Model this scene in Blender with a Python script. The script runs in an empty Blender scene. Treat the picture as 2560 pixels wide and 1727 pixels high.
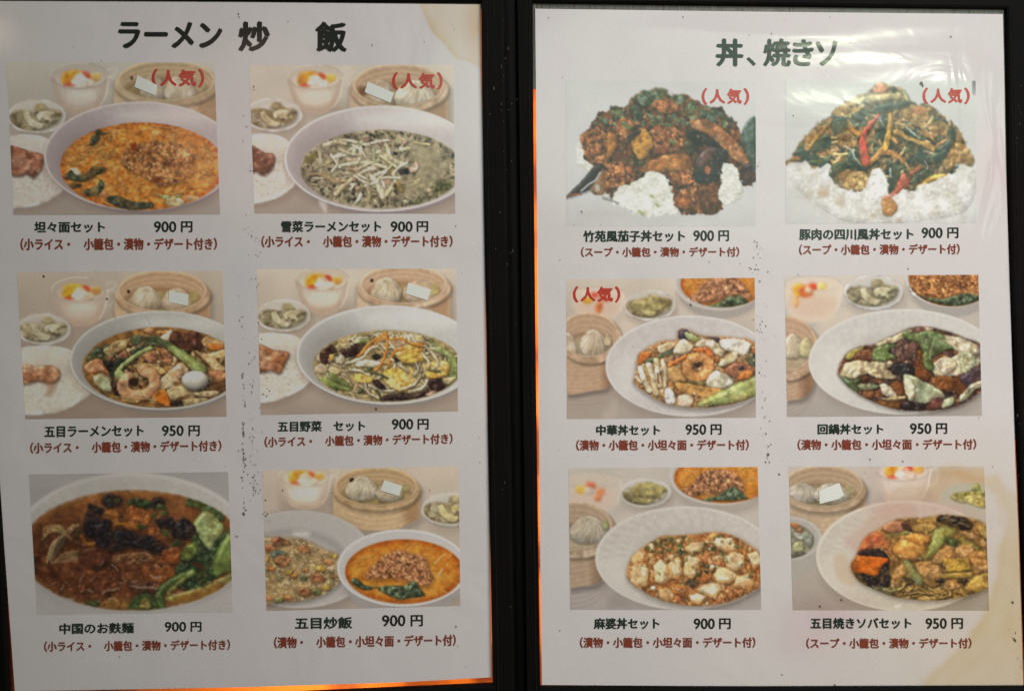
import bpy, math, random
import numpy as np
from mathutils import Vector, Matrix

# ---------------------------------------------------------------- camera, world, lights, exposure
scene = bpy.context.scene
D = 0.5                                # camera height over the open menu, metres
F_PX = 2560 * 40 / 36                  # focal length in pixels of the full photograph
cam_data = bpy.data.cameras.new('camera'); cam_data.lens = 40; cam_data.sensor_width = 36
cam_data.clip_start = .01; cam_data.clip_end = 50
cam = bpy.data.objects.new('camera', cam_data); scene.collection.objects.link(cam)
cam.location = (0, 0, D); scene.camera = cam

world = bpy.data.worlds.new('World'); scene.world = world; world.use_nodes = True
bg = world.node_tree.nodes['Background']; bg.inputs['Color'].default_value = (1, .93, .87, 1); bg.inputs['Strength'].default_value = .06

def area(name, loc, aim, size, power, color, shape='RECTANGLE', size_y=None, spread=None):
    d = bpy.data.lights.new(name, 'AREA'); d.shape = shape; d.size = size
    if size_y: d.size_y = size_y
    if spread: d.spread = math.radians(spread)
    d.energy = power; d.color = color
    o = bpy.data.objects.new(name, d); scene.collection.objects.link(o); o.location = loc
    o.rotation_euler = (Vector(aim) - Vector(loc)).to_track_quat('-Z', 'Y').to_euler(); return o
# the room's lamp over the far side, and an added fill lifting the lower right
area('hanging_lamp', (.38, .64, .55), (.13, .03, 0), .28, .92, (1, .95, .96), 'DISK', None, 75)
area('fill_lamp', (.75, -.45, .6), (.10, .02, 0), .25, .47, (1, .885, .80), 'DISK', None, 62)
# fluorescent fittings high above, seen as glints in the wavy plastic; they add little light of their own
def mirror(S_tilt, p, h):
    return (p[0] * (1 + h / D) + S_tilt[0] * 2 * h, p[1] * (1 + h / D) + S_tilt[1] * 2 * h, h)
TR_, TL_ = (.0103, .0306), (.0387, .0215)
for k, (x, y, w, e, col) in enumerate(((.170, .140, .13, .34, (.9, 1, .5)), (.180, .136, .10, .34, (.92, 1, .90)), (.136, .139, .10, .22, (.9, 1, .7)), (.158, .139, .06, .16, (.9, 1, .95)))):
    q = mirror(TR_, (x, y), 1.6); area('ceiling_tube', q, (q[0], q[1], 0), w, e, col, 'RECTANGLE', .016)
q = mirror(TR_, (.115, .104), 1.6); area('ceiling_panel', q, (q[0], q[1], 0), 1.15, 2.6, (.78, 1, .82), 'ELLIPSE', .50)
q = mirror(TL_, (-.115, .098), 1.6); area('pink_lantern', q, (q[0], q[1], 0), .34, .35, (1, .55, .5), 'DISK')
q = mirror(TL_, (-.2330, .1405), 1.6); area('ceiling_spot', q, (q[0], q[1], 0), .12, .09, (1, .82, .55), 'RECTANGLE', .014)

scene.view_settings.view_transform = 'Standard'; scene.view_settings.look = 'None'
scene.view_settings.exposure = 0; scene.view_settings.gamma = 1

PAPER_ALBEDO = .74
TONE = np.array([1., .984, .958])
SAT = 1.03                               # inks of a cheap print

# ---------------------------------------------------------------- where the two sheets lie
def rodrigues(r):
    r = Vector(r); return Matrix.Rotation(r.length, 4, r.normalized())
POSE = {'L': Matrix.Translation((-.21746, -.1484, .01016)) @ rodrigues((-.0215, .03873, .01809)),
        'R': Matrix.Translation((.0128, -.14909, .00321)) @ rodrigues((-.03062, .01028, .00685))}
INV = {k: m.inverted() for k, m in POSE.items()}
def on(S, px, py):
    """a point measured on the photograph -> metres on the plane of sheet L or R"""
    o = INV[S] @ Vector((0, 0, D)); p = INV[S] @ Vector(((px - 1280) / F_PX * D, (863.5 - py) / F_PX * D, 0)); d = p - o
    t = -o.z / d.z; q = o + d * t; return (q.x, q.y)

# ---------------------------------------------------------------- helpers
C = scene.collection
def link(name, me, parent=None, mat=None, M=None, smooth=False, **props):
    o = bpy.data.objects.new(name, me); C.objects.link(o)
    if mat is not None: me.materials.append(mat)
    if parent is not None: o.parent = parent
    if M is not None: o.matrix_local = M
    if smooth: me.polygons.foreach_set('use_smooth', [True] * len(me.polygons))
    for k, v in props.items(): o[k] = v
    return o
def mesh(verts, faces, name='mesh'):
    me = bpy.data.meshes.new(name); me.from_pydata([tuple(v) for v in verts], [], faces); me.update(); return me
def slab(pts, z0, z1, name='slab'):
    """a flat piece with real thickness; pts run counter-clockwise"""
    n = len(pts); v = [(x, y, z0) for x, y in pts] + [(x, y, z1) for x, y in pts]
    f = [tuple(range(n, 2 * n)), tuple(reversed(range(n)))] + [(i, (i + 1) % n, n + (i + 1) % n, n + i) for i in range(n)]
    return mesh(v, f, name)
def ccw(p):
    a = sum(p[i - 1][0] * p[i][1] - p[i][0] * p[i - 1][1] for i in range(len(p))); return p if a > 0 else p[::-1]
def nodes_of(m): return m.node_tree.nodes, m.node_tree.links
# ---------------------------------------------------------------- the print painter
# Each dish picture of the menu is a flat print. It is painted here, shape by shape, and ends
# up as ink colour on a fine grid of print dots (a colour attribute), cut along the outlines
# of what it pictures.
GW, GH = 312, 226                      # print dots per picture
SS = 2                                 # painting is done finer, then averaged

def hexc(c):
    if isinstance(c, str):
        return np.array([int(c[i:i+2], 16) / 255.0 for i in (0, 2, 4)], np.float32)
    return np.array(c, np.float32)

def value_noise(rng, h, w, cell):
    gh, gw = int(h / cell) + 3, int(w / cell) + 3
    g = rng.random((gh, gw), dtype=np.float32)
    y = np.arange(h) / cell; x = np.arange(w) / cell
    yi = y.astype(int); xi = x.astype(int)
    fy = (y - yi)[:, None]; fx = (x - xi)[None, :]
    fy = fy * fy * (3 - 2 * fy); fx = fx * fx * (3 - 2 * fx)
    a = g[yi][:, xi]; b = g[yi][:, xi + 1]; c = g[yi + 1][:, xi]; d = g[yi + 1][:, xi + 1]
    return ((a * (1 - fx) + b * fx) * (1 - fy) + (c * (1 - fx) + d * fx) * fy - 0.5).astype(np.float32)

def gauss(a, s):
    if s <= 0: return a
    r = int(3 * s + 1); k = np.exp(-0.5 * (np.arange(-r, r + 1) / s) ** 2); k = (k / k.sum()).astype(np.float32)
    p = np.pad(a, ((r, r), (r, r)) + ((0, 0),) * (a.ndim - 2), mode='edge')
    t = sum(k[i] * p[i:i + a.shape[0]] for i in range(2 * r + 1))
    return sum(k[i] * t[:, i:i + a.shape[1]] for i in range(2 * r + 1))

def smooth_closed(p, n=4):
    p = np.asarray(p, float); N = len(p); out = []
    for i in range(N):
        a, b, c, d = p[i - 1], p[i], p[(i + 1) % N], p[(i + 2) % N]
        for k in range(n):
            t = k / n
            out.append(0.5 * ((2 * b) + (c - a) * t + (2 * a - 5 * b + 4 * c - d) * t * t + (3 * b - a - 3 * c + d) * t ** 3))
    return np.array(out)

def smooth_open(p, n=5):
    p = np.asarray(p, float)
    if len(p) < 3: return p
    q = np.vstack([2 * p[0] - p[1], p, 2 * p[-1] - p[-2]]); out = []
    for i in range(1, len(q) - 2):
        a, b, c, d = q[i - 1], q[i], q[i + 1], q[i + 2]
        for k in range(n):
            t = k / n
            out.append(0.5 * ((2 * b) + (c - a) * t + (2 * a - 5 * b + 4 * c - d) * t * t + (3 * b - a - 3 * c + d) * t ** 3))
    out.append(p[-1]); return np.array(out)

def homography(src, dst):
    A = []; B = []
    for (x, y), (u, v) in zip(src, dst):
        A += [[x, y, 1, 0, 0, 0, -u * x, -u * y], [0, 0, 0, x, y, 1, -v * x, -v * y]]; B += [u, v]
    h = np.linalg.solve(np.array(A, float), np.array(B, float)); return np.append(h, 1).reshape(3, 3)

LIGHT = np.array([-0.35, -0.55, 0.76], np.float32); LIGHT /= np.linalg.norm(LIGHT)
HALF = LIGHT + np.array([0, 0, 1], np.float32); HALF /= np.linalg.norm(HALF)

class Painter:
    def __init__(s, quad, seed, bg):
        s.W, s.H = GW * SS, GH * SS
        s.quad = quad
        s.M = homography(quad, [(0, 0), (s.W, 0), (s.W, s.H), (0, s.H)]); Mi = np.linalg.inv(s.M)
        yy, xx = np.mgrid[0:s.H, 0:s.W]; xx = xx + 0.5; yy = yy + 0.5
        w = Mi[2, 0] * xx + Mi[2, 1] * yy + Mi[2, 2]
        s.X = ((Mi[0, 0] * xx + Mi[0, 1] * yy + Mi[0, 2]) / w).astype(np.float32)
        s.Y = ((Mi[1, 0] * xx + Mi[1, 1] * yy + Mi[1, 2]) / w).astype(np.float32)
        s.u = float(abs(s.X[0, 1] - s.X[0, 0]))            # drawing units per dot
        s.rng = np.random.default_rng(seed)
        s.buf = np.empty((s.H, s.W, 3), np.float32); s.buf[:] = hexc(bg)
        s.ids = np.zeros((s.H, s.W), np.int16); s.id = 0; s.names = ['']
        s.clip = None; s.T = (0., 0., 1.)
        s.nz = [value_noise(s.rng, s.H + 256, s.W + 256, c) for c in (2.2, 5, 11, 28, 70)]
    def part(s, name):
        if name is None: s.id = -1; return
        if name not in s.names: s.names.append(name)
        s.id = s.names.index(name)
    def P(s, pts):
        p = np.asarray(pts, float); return p * s.T[2] + np.array(s.T[:2])
    def box(s, p, pad):
        x0, y0 = p.min(0) - pad; x1, y1 = p.max(0) + pad
        q = np.array([(x0, y0, 1), (x1, y0, 1), (x1, y1, 1), (x0, y1, 1)]) @ s.M.T; q = q[:, :2] / q[:, 2:]
        a, b = np.floor(q.min(0)).astype(int), np.ceil(q.max(0)).astype(int)
        a = np.clip(a, 0, (s.W, s.H)); b = np.clip(b, 0, (s.W, s.H))
        if b[0] - a[0] < 2 or b[1] - a[1] < 2: return None
        return slice(a[1], b[1]), slice(a[0], b[0])
    def sd_poly(s, sl, p, closed=True):
        X = s.X[sl]; Y = s.Y[sl]; d = np.full(X.shape, 1e9, np.float32); ins = np.zeros(X.shape, bool)
        n = len(p)
        for i in range(n if closed else n - 1):
            ax, ay = p[i]; bx, by = p[(i + 1) % n]; ex, ey = bx - ax, by - ay; L = ex * ex + ey * ey
            if L < 1e-9: continue
            px = X - np.float32(ax); py = Y - np.float32(ay)
            t = np.clip((px * np.float32(ex) + py * np.float32(ey)) / np.float32(L), 0, 1)
            qx = px - t * np.float32(ex); qy = py - t * np.float32(ey)
            np.minimum(d, qx * qx + qy * qy, out=d)
            if closed and ay != by:
                ins ^= ((Y < ay) != (Y < by)) & (px < ex * py / ey)
        d = np.sqrt(d)
        return np.where(ins, -d, d) if closed else d
    def noise(s, k, sl):
        oy, ox = s.rng.integers(0, 256, 2); h = sl[0].stop - sl[0].start; w = sl[1].stop - sl[1].start
        return s.nz[k][sl[0].start + oy - 0: sl[0].start + oy + h, sl[1].start + ox: sl[1].start + ox + w]
    def put(s, sl, sd, col, soft=2.5, dome=8., bump=0., bk=1, gloss=0., gp=14, mott=None, mk=2, alpha=1., shadow=0., shw=9.,
            flat=False, rim=None, col2=None, ck=3, lit=.55, rag=None):
        u = s.u; sc = s.T[2]; soft = max(soft * sc * (1.5 if flat else 2.2), u); dome *= sc; shw *= sc
        if mott is None: mott = .008 if flat else .09
        lit *= .58; gloss *= 1.0; shadow *= .72
        if rag is None: rag = 0 if flat else min(3.2, dome * .16)
        if rag: sd = sd + rag * 2 * (s.noise(2, sl) + .8 * s.noise(1, sl)) if rag < 8 else sd + rag * 2 * (s.noise(3, sl) + .8 * s.noise(2, sl) + .5 * s.noise(1, sl))
        m = np.clip(0.5 - sd / soft, 0, 1) * alpha
        cl = s.clip[sl] if s.clip is not None else 1.0
        B = s.buf[sl]
        if shadow > 0:
            k = max(1, int(round(shw * .45 / u))); s2 = np.full_like(sd, 1e3); s2[k:, k // 2:] = sd[:-k, :sd.shape[1] - k // 2]
            sh = np.clip(1 - s2 / shw, 0, 1) ** 1.5 * shadow * cl * np.clip(sd / (2 * u) + 1, 0, 1)
            B *= (1 - sh)[..., None]
        m = m * cl
        c = np.broadcast_to(hexc(col), B.shape)
        if col2 is not None:
            k = np.clip(0.5 + s.noise(ck, sl) * 2.6, 0, 1)[..., None]; c = c * (1 - k) + hexc(col2) * k
        elif not flat and dome > 10:
            k = (s.noise(3, sl) + .5 * s.noise(2, sl))[..., None]; c = c * (1 + k * np.array([.20, .24, .32], np.float32))
        if mott: c = c * (1 + mott * 2 * s.noise(mk, sl) + mott * s.noise(0, sl))[..., None]
        if not flat:
            t = np.clip(-sd / max(dome, u), 0, 1); h = np.sqrt(np.clip(1 - (1 - t) ** 2, 0, 1)) * dome * 0.8
            if bump: h = h + .6 * bump * sc * (s.noise(bk, sl) + .45 * s.noise(max(bk - 1, 0), sl))
            if min(h.shape) > 4: h = (h + np.roll(h, 1, 0) + np.roll(h, -1, 0) + np.roll(h, 1, 1) + np.roll(h, -1, 1)) / 5
            gy, gx = np.gradient(h); gx = gx / u * .8; gy = gy / u * .8
            il = 1 / np.sqrt(gx * gx + gy * gy + 1)
            lam = np.clip((-gx * LIGHT[0] - gy * LIGHT[1] + LIGHT[2]) * il, 0, 1)
            c = c * ((1 - lit) + lit * lam / LIGHT[2])[..., None]
            if gloss:
                sp = np.clip((-gx * HALF[0] - gy * HALF[1] + HALF[2]) * il, 0, 1) ** gp
                sp = np.clip((sp - .75) * 4, 0, 1) if False else sp * np.clip(1 - t * .0, 0, 1)
                base = float(HALF[2]) ** gp
                c = c + (gloss * np.clip(sp - base * 1.02, 0, 1))[..., None] * np.array([1, .97, .9], np.float32)
        if rim is not None:
            k = np.clip(1 + sd / (rim[1] * sc), 0, 1)[..., None]; c = c * (1 - k * .9) + hexc(rim[0]) * k * .9
        B += (c - B) * m[..., None]
        if s.id >= 0: s.ids[sl][m > .45] = s.id
    def F(s, pts, col, smooth=True, **k):
        p = s.P(pts); p = smooth_closed(p, 3 if len(p) > 14 else 4) if smooth else p
        sl = s.box(p, k.get('shw', 9) * 1.6 * s.T[2] if k.get('shadow') else 4)
        if sl: s.put(sl, s.sd_poly(sl, p), col, **k)
    def S(s, pts, w, col, **k):
        p = smooth_open(s.P(pts), 4); w = w * s.T[2]
        sl = s.box(p, w / 2 + (k.get('shw', 9) * 1.6 * s.T[2] if k.get('shadow') else 4))
        k.setdefault('dome', w / 2 / s.T[2])
        if sl: s.put(sl, s.sd_poly(sl, p, False) - w / 2, col, **k)
    def E(s, cx, cy, rx, ry, col, rot=0., **k):
        (cx, cy), = s.P([(cx, cy)]); rx *= s.T[2]; ry *= s.T[2]; r = max(rx, ry)
        sl = s.box(np.array([(cx - r, cy - r), (cx + r, cy + r)]), k.get('shw', 9) * 1.6 * s.T[2] if k.get('shadow') else 3)
        if sl: s.put(sl, s.sd_ell(sl, cx, cy, rx, ry, rot), col, **k)
    def sd_ell(s, sl, cx, cy, rx, ry, rot=0.):
        a = math.radians(rot); X = s.X[sl] - cx; Y = s.Y[sl] - cy
        x = X * math.cos(a) + Y * math.sin(a); y = -X * math.sin(a) + Y * math.cos(a)
        q = np.sqrt((x / rx) ** 2 + (y / ry) ** 2); g = np.sqrt((x / rx ** 2) ** 2 + (y / ry ** 2) ** 2) + 1e-6
        return np.where(q < .3, (q - 1) * min(rx, ry), (q - 1) * q / g).astype(np.float32)
    def mask_ell(s, cx, cy, rx, ry, rot=0., soft=4):
        (cx, cy), = s.P([(cx, cy)]); sl = (slice(0, s.H), slice(0, s.W))
        return np.clip(.5 - s.sd_ell(sl, cx, cy, rx * s.T[2], ry * s.T[2], rot) / soft, 0, 1)
    def mask_poly(s, pts, soft=4, smooth=True):
        p = s.P(pts); p = smooth_closed(p, 3) if smooth else p
        return np.clip(.5 - s.sd_poly((slice(0, s.H), slice(0, s.W)), p) / soft, 0, 1)
    def pick(s, mask, n):
        ys, xs = np.nonzero(mask > .5)
        if len(ys) == 0: return np.zeros((0, 2))
        i = s.rng.integers(0, len(ys), n); i = i[np.argsort(ys[i], kind='stable')]
        return np.stack([s.X[ys[i], xs[i]], s.Y[ys[i], xs[i]]], 1)
    def scatter(s, mask, n, size, cols, asp=(.5, 1.), sort=True, rg=.3, **k):
        """many small lumps (mince, rice grains, chopped leaf) inside a mask"""
        T = s.T; s.T = (0., 0., 1.); r = s.rng; old = s.clip; s.clip = mask if old is None else mask * old
        pts = s.pick(mask, n)
        if not sort: r.shuffle(pts)
        for x, y in pts:
            a = r.uniform(*size) * r.choice((.6, 1., 1., 1.25)); b = a * r.uniform(*asp); k['rag'] = 0 if k.get('flat') else min(a * rg, 7); c = hexc(cols[r.integers(len(cols))]) * r.uniform(.88, 1.1)
            s.E(x, y, a, b, c, rot=r.uniform(-90, 90), **k)
        s.T = T; s.clip = old
    def strands(s, mask, n, length, w, cols, ang=(-180, 180), curl=40, **k):
        """noodles, bean sprouts, shreds"""
        T = s.T; s.T = (0., 0., 1.); r = s.rng; old = s.clip; s.clip = mask if old is None else mask * old
        for x, y in s.pick(mask, n)[r.permutation(n) if n else []]:
            L = r.uniform(*length); a = math.radians(r.uniform(*ang)); c = math.radians(r.uniform(-curl, curl)); pts = [(x, y)]
            for j in range(4):
                x += math.cos(a) * L / 4; y += math.sin(a) * L / 4 * .75; a += c / 2 + math.radians(r.uniform(-curl, curl)) * .3; pts.append((x, y))
            s.S(pts, r.uniform(*w), hexc(cols[r.integers(len(cols))]) * r.uniform(.9, 1.08), **k)
        s.T = T; s.clip = old
    def soften(s, mask, sig):
        """depth of field of the pictured things"""
        b = gauss(s.buf, sig / s.u); s.buf += (b - s.buf) * mask[..., None]
    def grit(s, mask, a=.25, glint=0, dark=0):
        """the fine broken-up detail of food that shapes alone do not give"""
        sl = (slice(0, s.H), slice(0, s.W)); n = s.noise(1, sl) + .7 * s.noise(2, sl) + .5 * s.noise(0, sl)
        s.buf *= 1 + (a * n * mask)[..., None] * np.array([.9, 1., 1.1], np.float32)
        if glint:
            g = np.clip((s.noise(1, sl) * s.noise(2, sl)) * 14 - 1.5, 0, 1); s.buf += (g * mask * glint)[..., None] * (hexc('dccfc0') - s.buf)
        if dark:
            g = np.clip((s.noise(2, sl) + s.noise(1, sl) * .5) * 4 - 1.1, 0, 1); s.buf *= 1 - (g * mask * dark)[..., None]
    def unify(s, mask, sauce, a=.45, warp=5., deep=.3, thr=.02):
        """sauce running over and between the pieces, edges that wander, hollows and heights"""
        sl = (slice(0, s.H), slice(0, s.W)); n2, n3 = s.noise(2, sl), s.noise(3, sl); m2, m3 = s.noise(2, sl), s.noise(1, sl)
        k = np.clip((n3 + .7 * n2 - thr) * 5, 0, 1) * a; s.buf += (hexc(sauce) * (1 + .8 * m2)[..., None] - s.buf) * (k * mask)[..., None]
        yy, xx = np.mgrid[0:s.H, 0:s.W]; am = warp / s.u * 2.2 * mask
        sx = np.clip(xx + am * (s.noise(2, sl) + .5 * s.noise(1, sl)), 0, s.W - 1).astype(int); sy = np.clip(yy + am * (s.noise(2, sl) + .5 * s.noise(1, sl)), 0, s.H - 1).astype(int)
        s.buf = s.buf[sy, sx]
        d = s.noise(3, sl) + .6 * s.noise(2, sl); s.buf *= 1 + (deep * np.where(d < 0, d * 1.5, d * .7) * mask)[..., None]
    def glaze(s, mask, n, col='e0d4c6', w=(2.5, 5), L=(6, 26), a=.6):
        """small wet glints"""
        T = s.T; s.T = (0., 0., 1.); r = s.rng; old = s.clip; s.clip = mask if old is None else mask * old
        for x, y in s.pick(mask, n):
            t = r.uniform(-.9, .9); l = r.uniform(*L); c = r.uniform(-.4, .4)
            s.S([(x, y), (x + math.cos(t) * l * .5, y + math.sin(t) * l * .5 + c * l * .3), (x + math.cos(t + c) * l, y + math.sin(t + c) * l)], r.uniform(*w), col, flat=True, alpha=a * r.uniform(.5, 1), soft=4)
        s.T = T; s.clip = old
    def tint(s, mask, col, a):
        s.buf += (hexc(col) - s.buf) * (mask * a)[..., None]
    def mul(s, mask, col, a=1.):
        s.buf *= 1 - (mask * a)[..., None] * (1 - hexc(col))
    def finish(s, paper, tone=1., fade=0., fadecol='c8c0bc', post=None):
        """average down to print dots; turn colours as seen into ink reflectance against the white of the paper"""
        b = s.buf
        if post is not None: post(s)
        b = np.clip(gauss(b, 1.), 0.02, 1); ex = np.clip(b[..., 1] - np.maximum(b[..., 0], b[..., 2]), 0, 1); b[..., 1] -= .5 * ex; b[..., 0] += .12 * ex; b = b * (1 - tone + tone * TONE) * (1 - .19 * tone * (1 - b)); b = b + .045 * max(tone, .35) * np.clip((b.min(2, keepdims=True) - .55) / .12, 0, 1); g = b.mean(2, keepdims=True); b = g + (b - g) * SAT
        if fade: b = b * (1 - fade) + hexc(fadecol) * fade
        b = b.reshape(GH, SS, GW, SS, 3).mean((1, 3))
        b = b + (s.rng.normal(0, .006, b.shape) + s.rng.normal(0, .007, b.shape[:2] + (1,)))
        b = np.clip(b, .02, 1)
        lin = lambda c: np.where(c <= .04045, c / 12.92, ((c + .055) / 1.055) ** 2.4)
        alb = lin(b) / lin(hexc(paper)) * PAPER_ALBEDO
        ids = s.ids[SS // 2::SS, SS // 2::SS][:GH, :GW]
        return np.clip(alb, .004, .9).astype(np.float32), ids
# ---------------------------------------------------------------- things pictured on the menu
def dumpling(P, cx, cy, rx, ry, base='cfc3b2', dark='94826c', lite='e6ddcf', n=9):
    T = P.T; x, y = P.P([(cx, cy)])[0]; P.T = (x, y, T[2])
    P.F([(-rx, .35 * ry), (-.9 * rx, -.2 * ry), (-.62 * rx, -.66 * ry), (-.3 * rx, -.93 * ry), (.1 * rx, -ry), (.42 * rx, -.86 * ry), (.72 * rx, -.5 * ry),
         (.97 * rx, .05 * ry), (rx, .55 * ry), (.6 * rx, .92 * ry), (0, ry), (-.65 * rx, .88 * ry)], base, dome=rx * .8, mott=.05, shadow=.3, shw=14, lit=.5, bump=10, bk=3, rag=3)
    for i in range(n):
        a = math.radians(-15 + 210 * i / (n - 1)); ex = math.cos(a) * rx * .82; ey = math.sin(a) * ry * .78 + ry * .1
        px, py = -.02 * rx, -.72 * ry
        ex += rx * .16 * math.sin(i * 2.3); px += rx * .1 * math.sin(i * 1.3); mx, my = (ex + px) / 2 + .16 * rx, (ey + py) / 2 - .12 * ry
        P.S([(px, py), (mx, my), (ex, ey)], rx * .05, dark, flat=True, alpha=.30, soft=rx * .10)
        P.S([(px + rx * .08, py), (mx + rx * .09, my), (ex + rx * .09, ey - 2)], rx * .05, lite, flat=True, alpha=.32, soft=rx * .10)
    P.S([(-rx * .2, -.62 * ry), (0, -.78 * ry), (rx * .2, -.66 * ry), (rx * .12, -.5 * ry)], rx * .07, dark, flat=True, alpha=.35, soft=rx * .1)
    P.T = T

def steamer(P, cx, cy, rx, ry, wall=300, wood='c8a684', light='dcc0a2', dark='9a7757', lid=1.13, second=True, floor='a98e6c', body=True):
    P.part('pictured_steamer')
    if body:
        P.F([(cx - rx * lid, cy + ry * .1), (cx - rx * lid, cy + ry * .5 + wall), (cx - rx * .5, cy + ry * 1.2 + wall), (cx + rx * .5, cy + ry * 1.2 + wall),
             (cx + rx * lid, cy + ry * .5 + wall), (cx + rx * lid, cy + ry * .1)], light, smooth=False, flat=True, mott=.04, shadow=.2, shw=50)
        for k in range(9):
            o = 30 + k * 34
            P.S([(cx - rx * lid, cy + o), (cx - rx * .8, cy + ry * .72 + o), (cx, cy + ry * 1.12 + o), (cx + rx * .8, cy + ry * .72 + o), (cx + rx * lid, cy + o)],
                5, dark, flat=True, alpha=.30, soft=9)
        m = P.mask_poly([(cx + rx * .55, cy), (cx + rx * lid, cy), (cx + rx * lid, cy + ry + wall), (cx + rx * .75, cy + ry + wall)], soft=60, smooth=False)
        P.mul(m * (P.ids == P.id), 'b09478', .5)
    P.E(cx + 6, cy + ry * .22, rx * lid, ry * 1.17, wood, dome=16, mott=.05, lit=.6, rag=0, shadow=.3, shw=22)
    P.E(cx, cy, rx * 1.06, ry * 1.10, light, dome=8, mott=.04, lit=.7, rag=0)
    P.E(cx, cy, rx, ry, wood, flat=True, mott=.06)
    old = P.clip; P.clip = P.mask_ell(cx, cy, rx, ry) * (1 if old is None else old)
    for k in range(5):
        P.E(cx, cy + 16 + k * ry * .13, rx * (1.0 - .004 * k), ry, [dark, light][k % 2], flat=True, alpha=.30, soft=7)
        P.E(cx, cy + 26 + k * ry * .13, rx * (1.0 - .006 * k), ry, wood, flat=True, alpha=.8, mott=.05)
    P.E(cx, cy + ry * .66, rx * .96, ry * .86, dark, flat=True, soft=22, alpha=.85)
    P.E(cx, cy + ry * .76, rx * .9, ry * .8, floor, flat=True, soft=16, mott=.12)
    P.clip = old

def cup(P, x, y, s=1., body='c8b4a6', hi='d8ccc2', rim='a99b90', f=('e09a3a', 'c9502e', 'e0b070', 'e6d2c2')):
    """glass cup of almond jelly with fruit; drawn round the rim centre"""
    T = P.T; P.T = (x, y, s); P.part('pictured_dessert_cup')
    P.E(20, 235, 220, 50, '8c7466', flat=True, alpha=.35, soft=70)
    P.F([(-204, 5), (-190, 75), (-168, 145), (-135, 212), (-85, 255), (10, 270), (95, 252), (150, 205), (182, 130), (200, 50), (204, 5), (100, 70), (-100, 70)],
        body, flat=True, mott=.02, soft=7, alpha=.92)
    P.F([(-190, 40), (-165, 120), (-120, 190), (-40, 225), (60, 222), (130, 180), (172, 110), (190, 40), (90, 95), (-90, 95)], hi, flat=True, alpha=.75, soft=44)
    P.F([(-150, 170), (-90, 235), (10, 255), (100, 235), (150, 175), (60, 215), (-60, 218)], 'b3937f', flat=True, alpha=.5, soft=34)
    P.F([(-196, 20), (-180, 95), (-145, 185), (-120, 180), (-150, 90), (-165, 20)], 'a58b7c', flat=True, alpha=.35, soft=24)
    P.F([(196, 20), (180, 95), (140, 195), (120, 190), (150, 90), (168, 20)], 'a58b7c', flat=True, alpha=.30, soft=24)
    P.E(10, 120, 95, 40, 'e0d6ce', flat=True, alpha=.35, soft=60)
    P.E(0, -2, 202, 88, body, flat=True, alpha=.35, soft=6)
    P.E(4, 24, 176, 64, hi, flat=True, alpha=.65, soft=14)
    P.F([(-120, 50), (-130, 20), (-110, -25), (-60, -42), (0, -42), (15, -10), (-30, 15), (-80, 55)], f[0], dome=16, gloss=.15, soft=14, mott=.15)
    P.F([(-110, 55), (-60, 40), (-30, 62), (-60, 72), (-100, 68)], f[1], flat=True, soft=12, alpha=.8)
    P.E(10, 15, 55, 38, f[3], dome=18, soft=16, gloss=.2)
    P.F([(20, -30), (50, -32), (85, 0), (60, 12), (35, -5)], f[1], dome=8, soft=12)
    P.F([(80, -10), (140, -20), (150, 15), (110, 38), (85, 20)], f[2], dome=12, soft=14, gloss=.2)
    P.E(60, 52, 42, 26, f[3], dome=14, soft=14)
    P.E(-20, 42, 38, 22, 'e8d9c8', dome=10, soft=14)
    a = [(math.cos(t) * 204, math.sin(t) * 90 - 2) for t in np.linspace(0, 2 * math.pi, 40)]
    P.S(a, 5, rim, flat=True, alpha=.8, soft=6)
    P.S(a[18:32], 4, 'f0ebe4', flat=True, alpha=.6, soft=6)
    P.S([(-204, 0), (-188, 80), (-165, 150), (-130, 215)], 5, 'a5958a', flat=True, alpha=.55, soft=8)
    P.S([(204, 0), (196, 70), (178, 150), (140, 215)], 6, 'eee6dd', flat=True, alpha=.5, soft=10)
    for q, al in (([(195, -40), (240, -58), (262, -35), (240, -8), (200, 10)], .5), ([(205, 5), (250, 10), (255, 60), (225, 110), (190, 120)], .35)):
        P.S(q, 16, 'e3d8cd', flat=True, alpha=al * .5, soft=12); P.S(q, 4, 'a89a8e', flat=True, alpha=al * .7, soft=7)
    P.T = T; P.soften((P.ids == P.id) * 1., 3)

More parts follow.
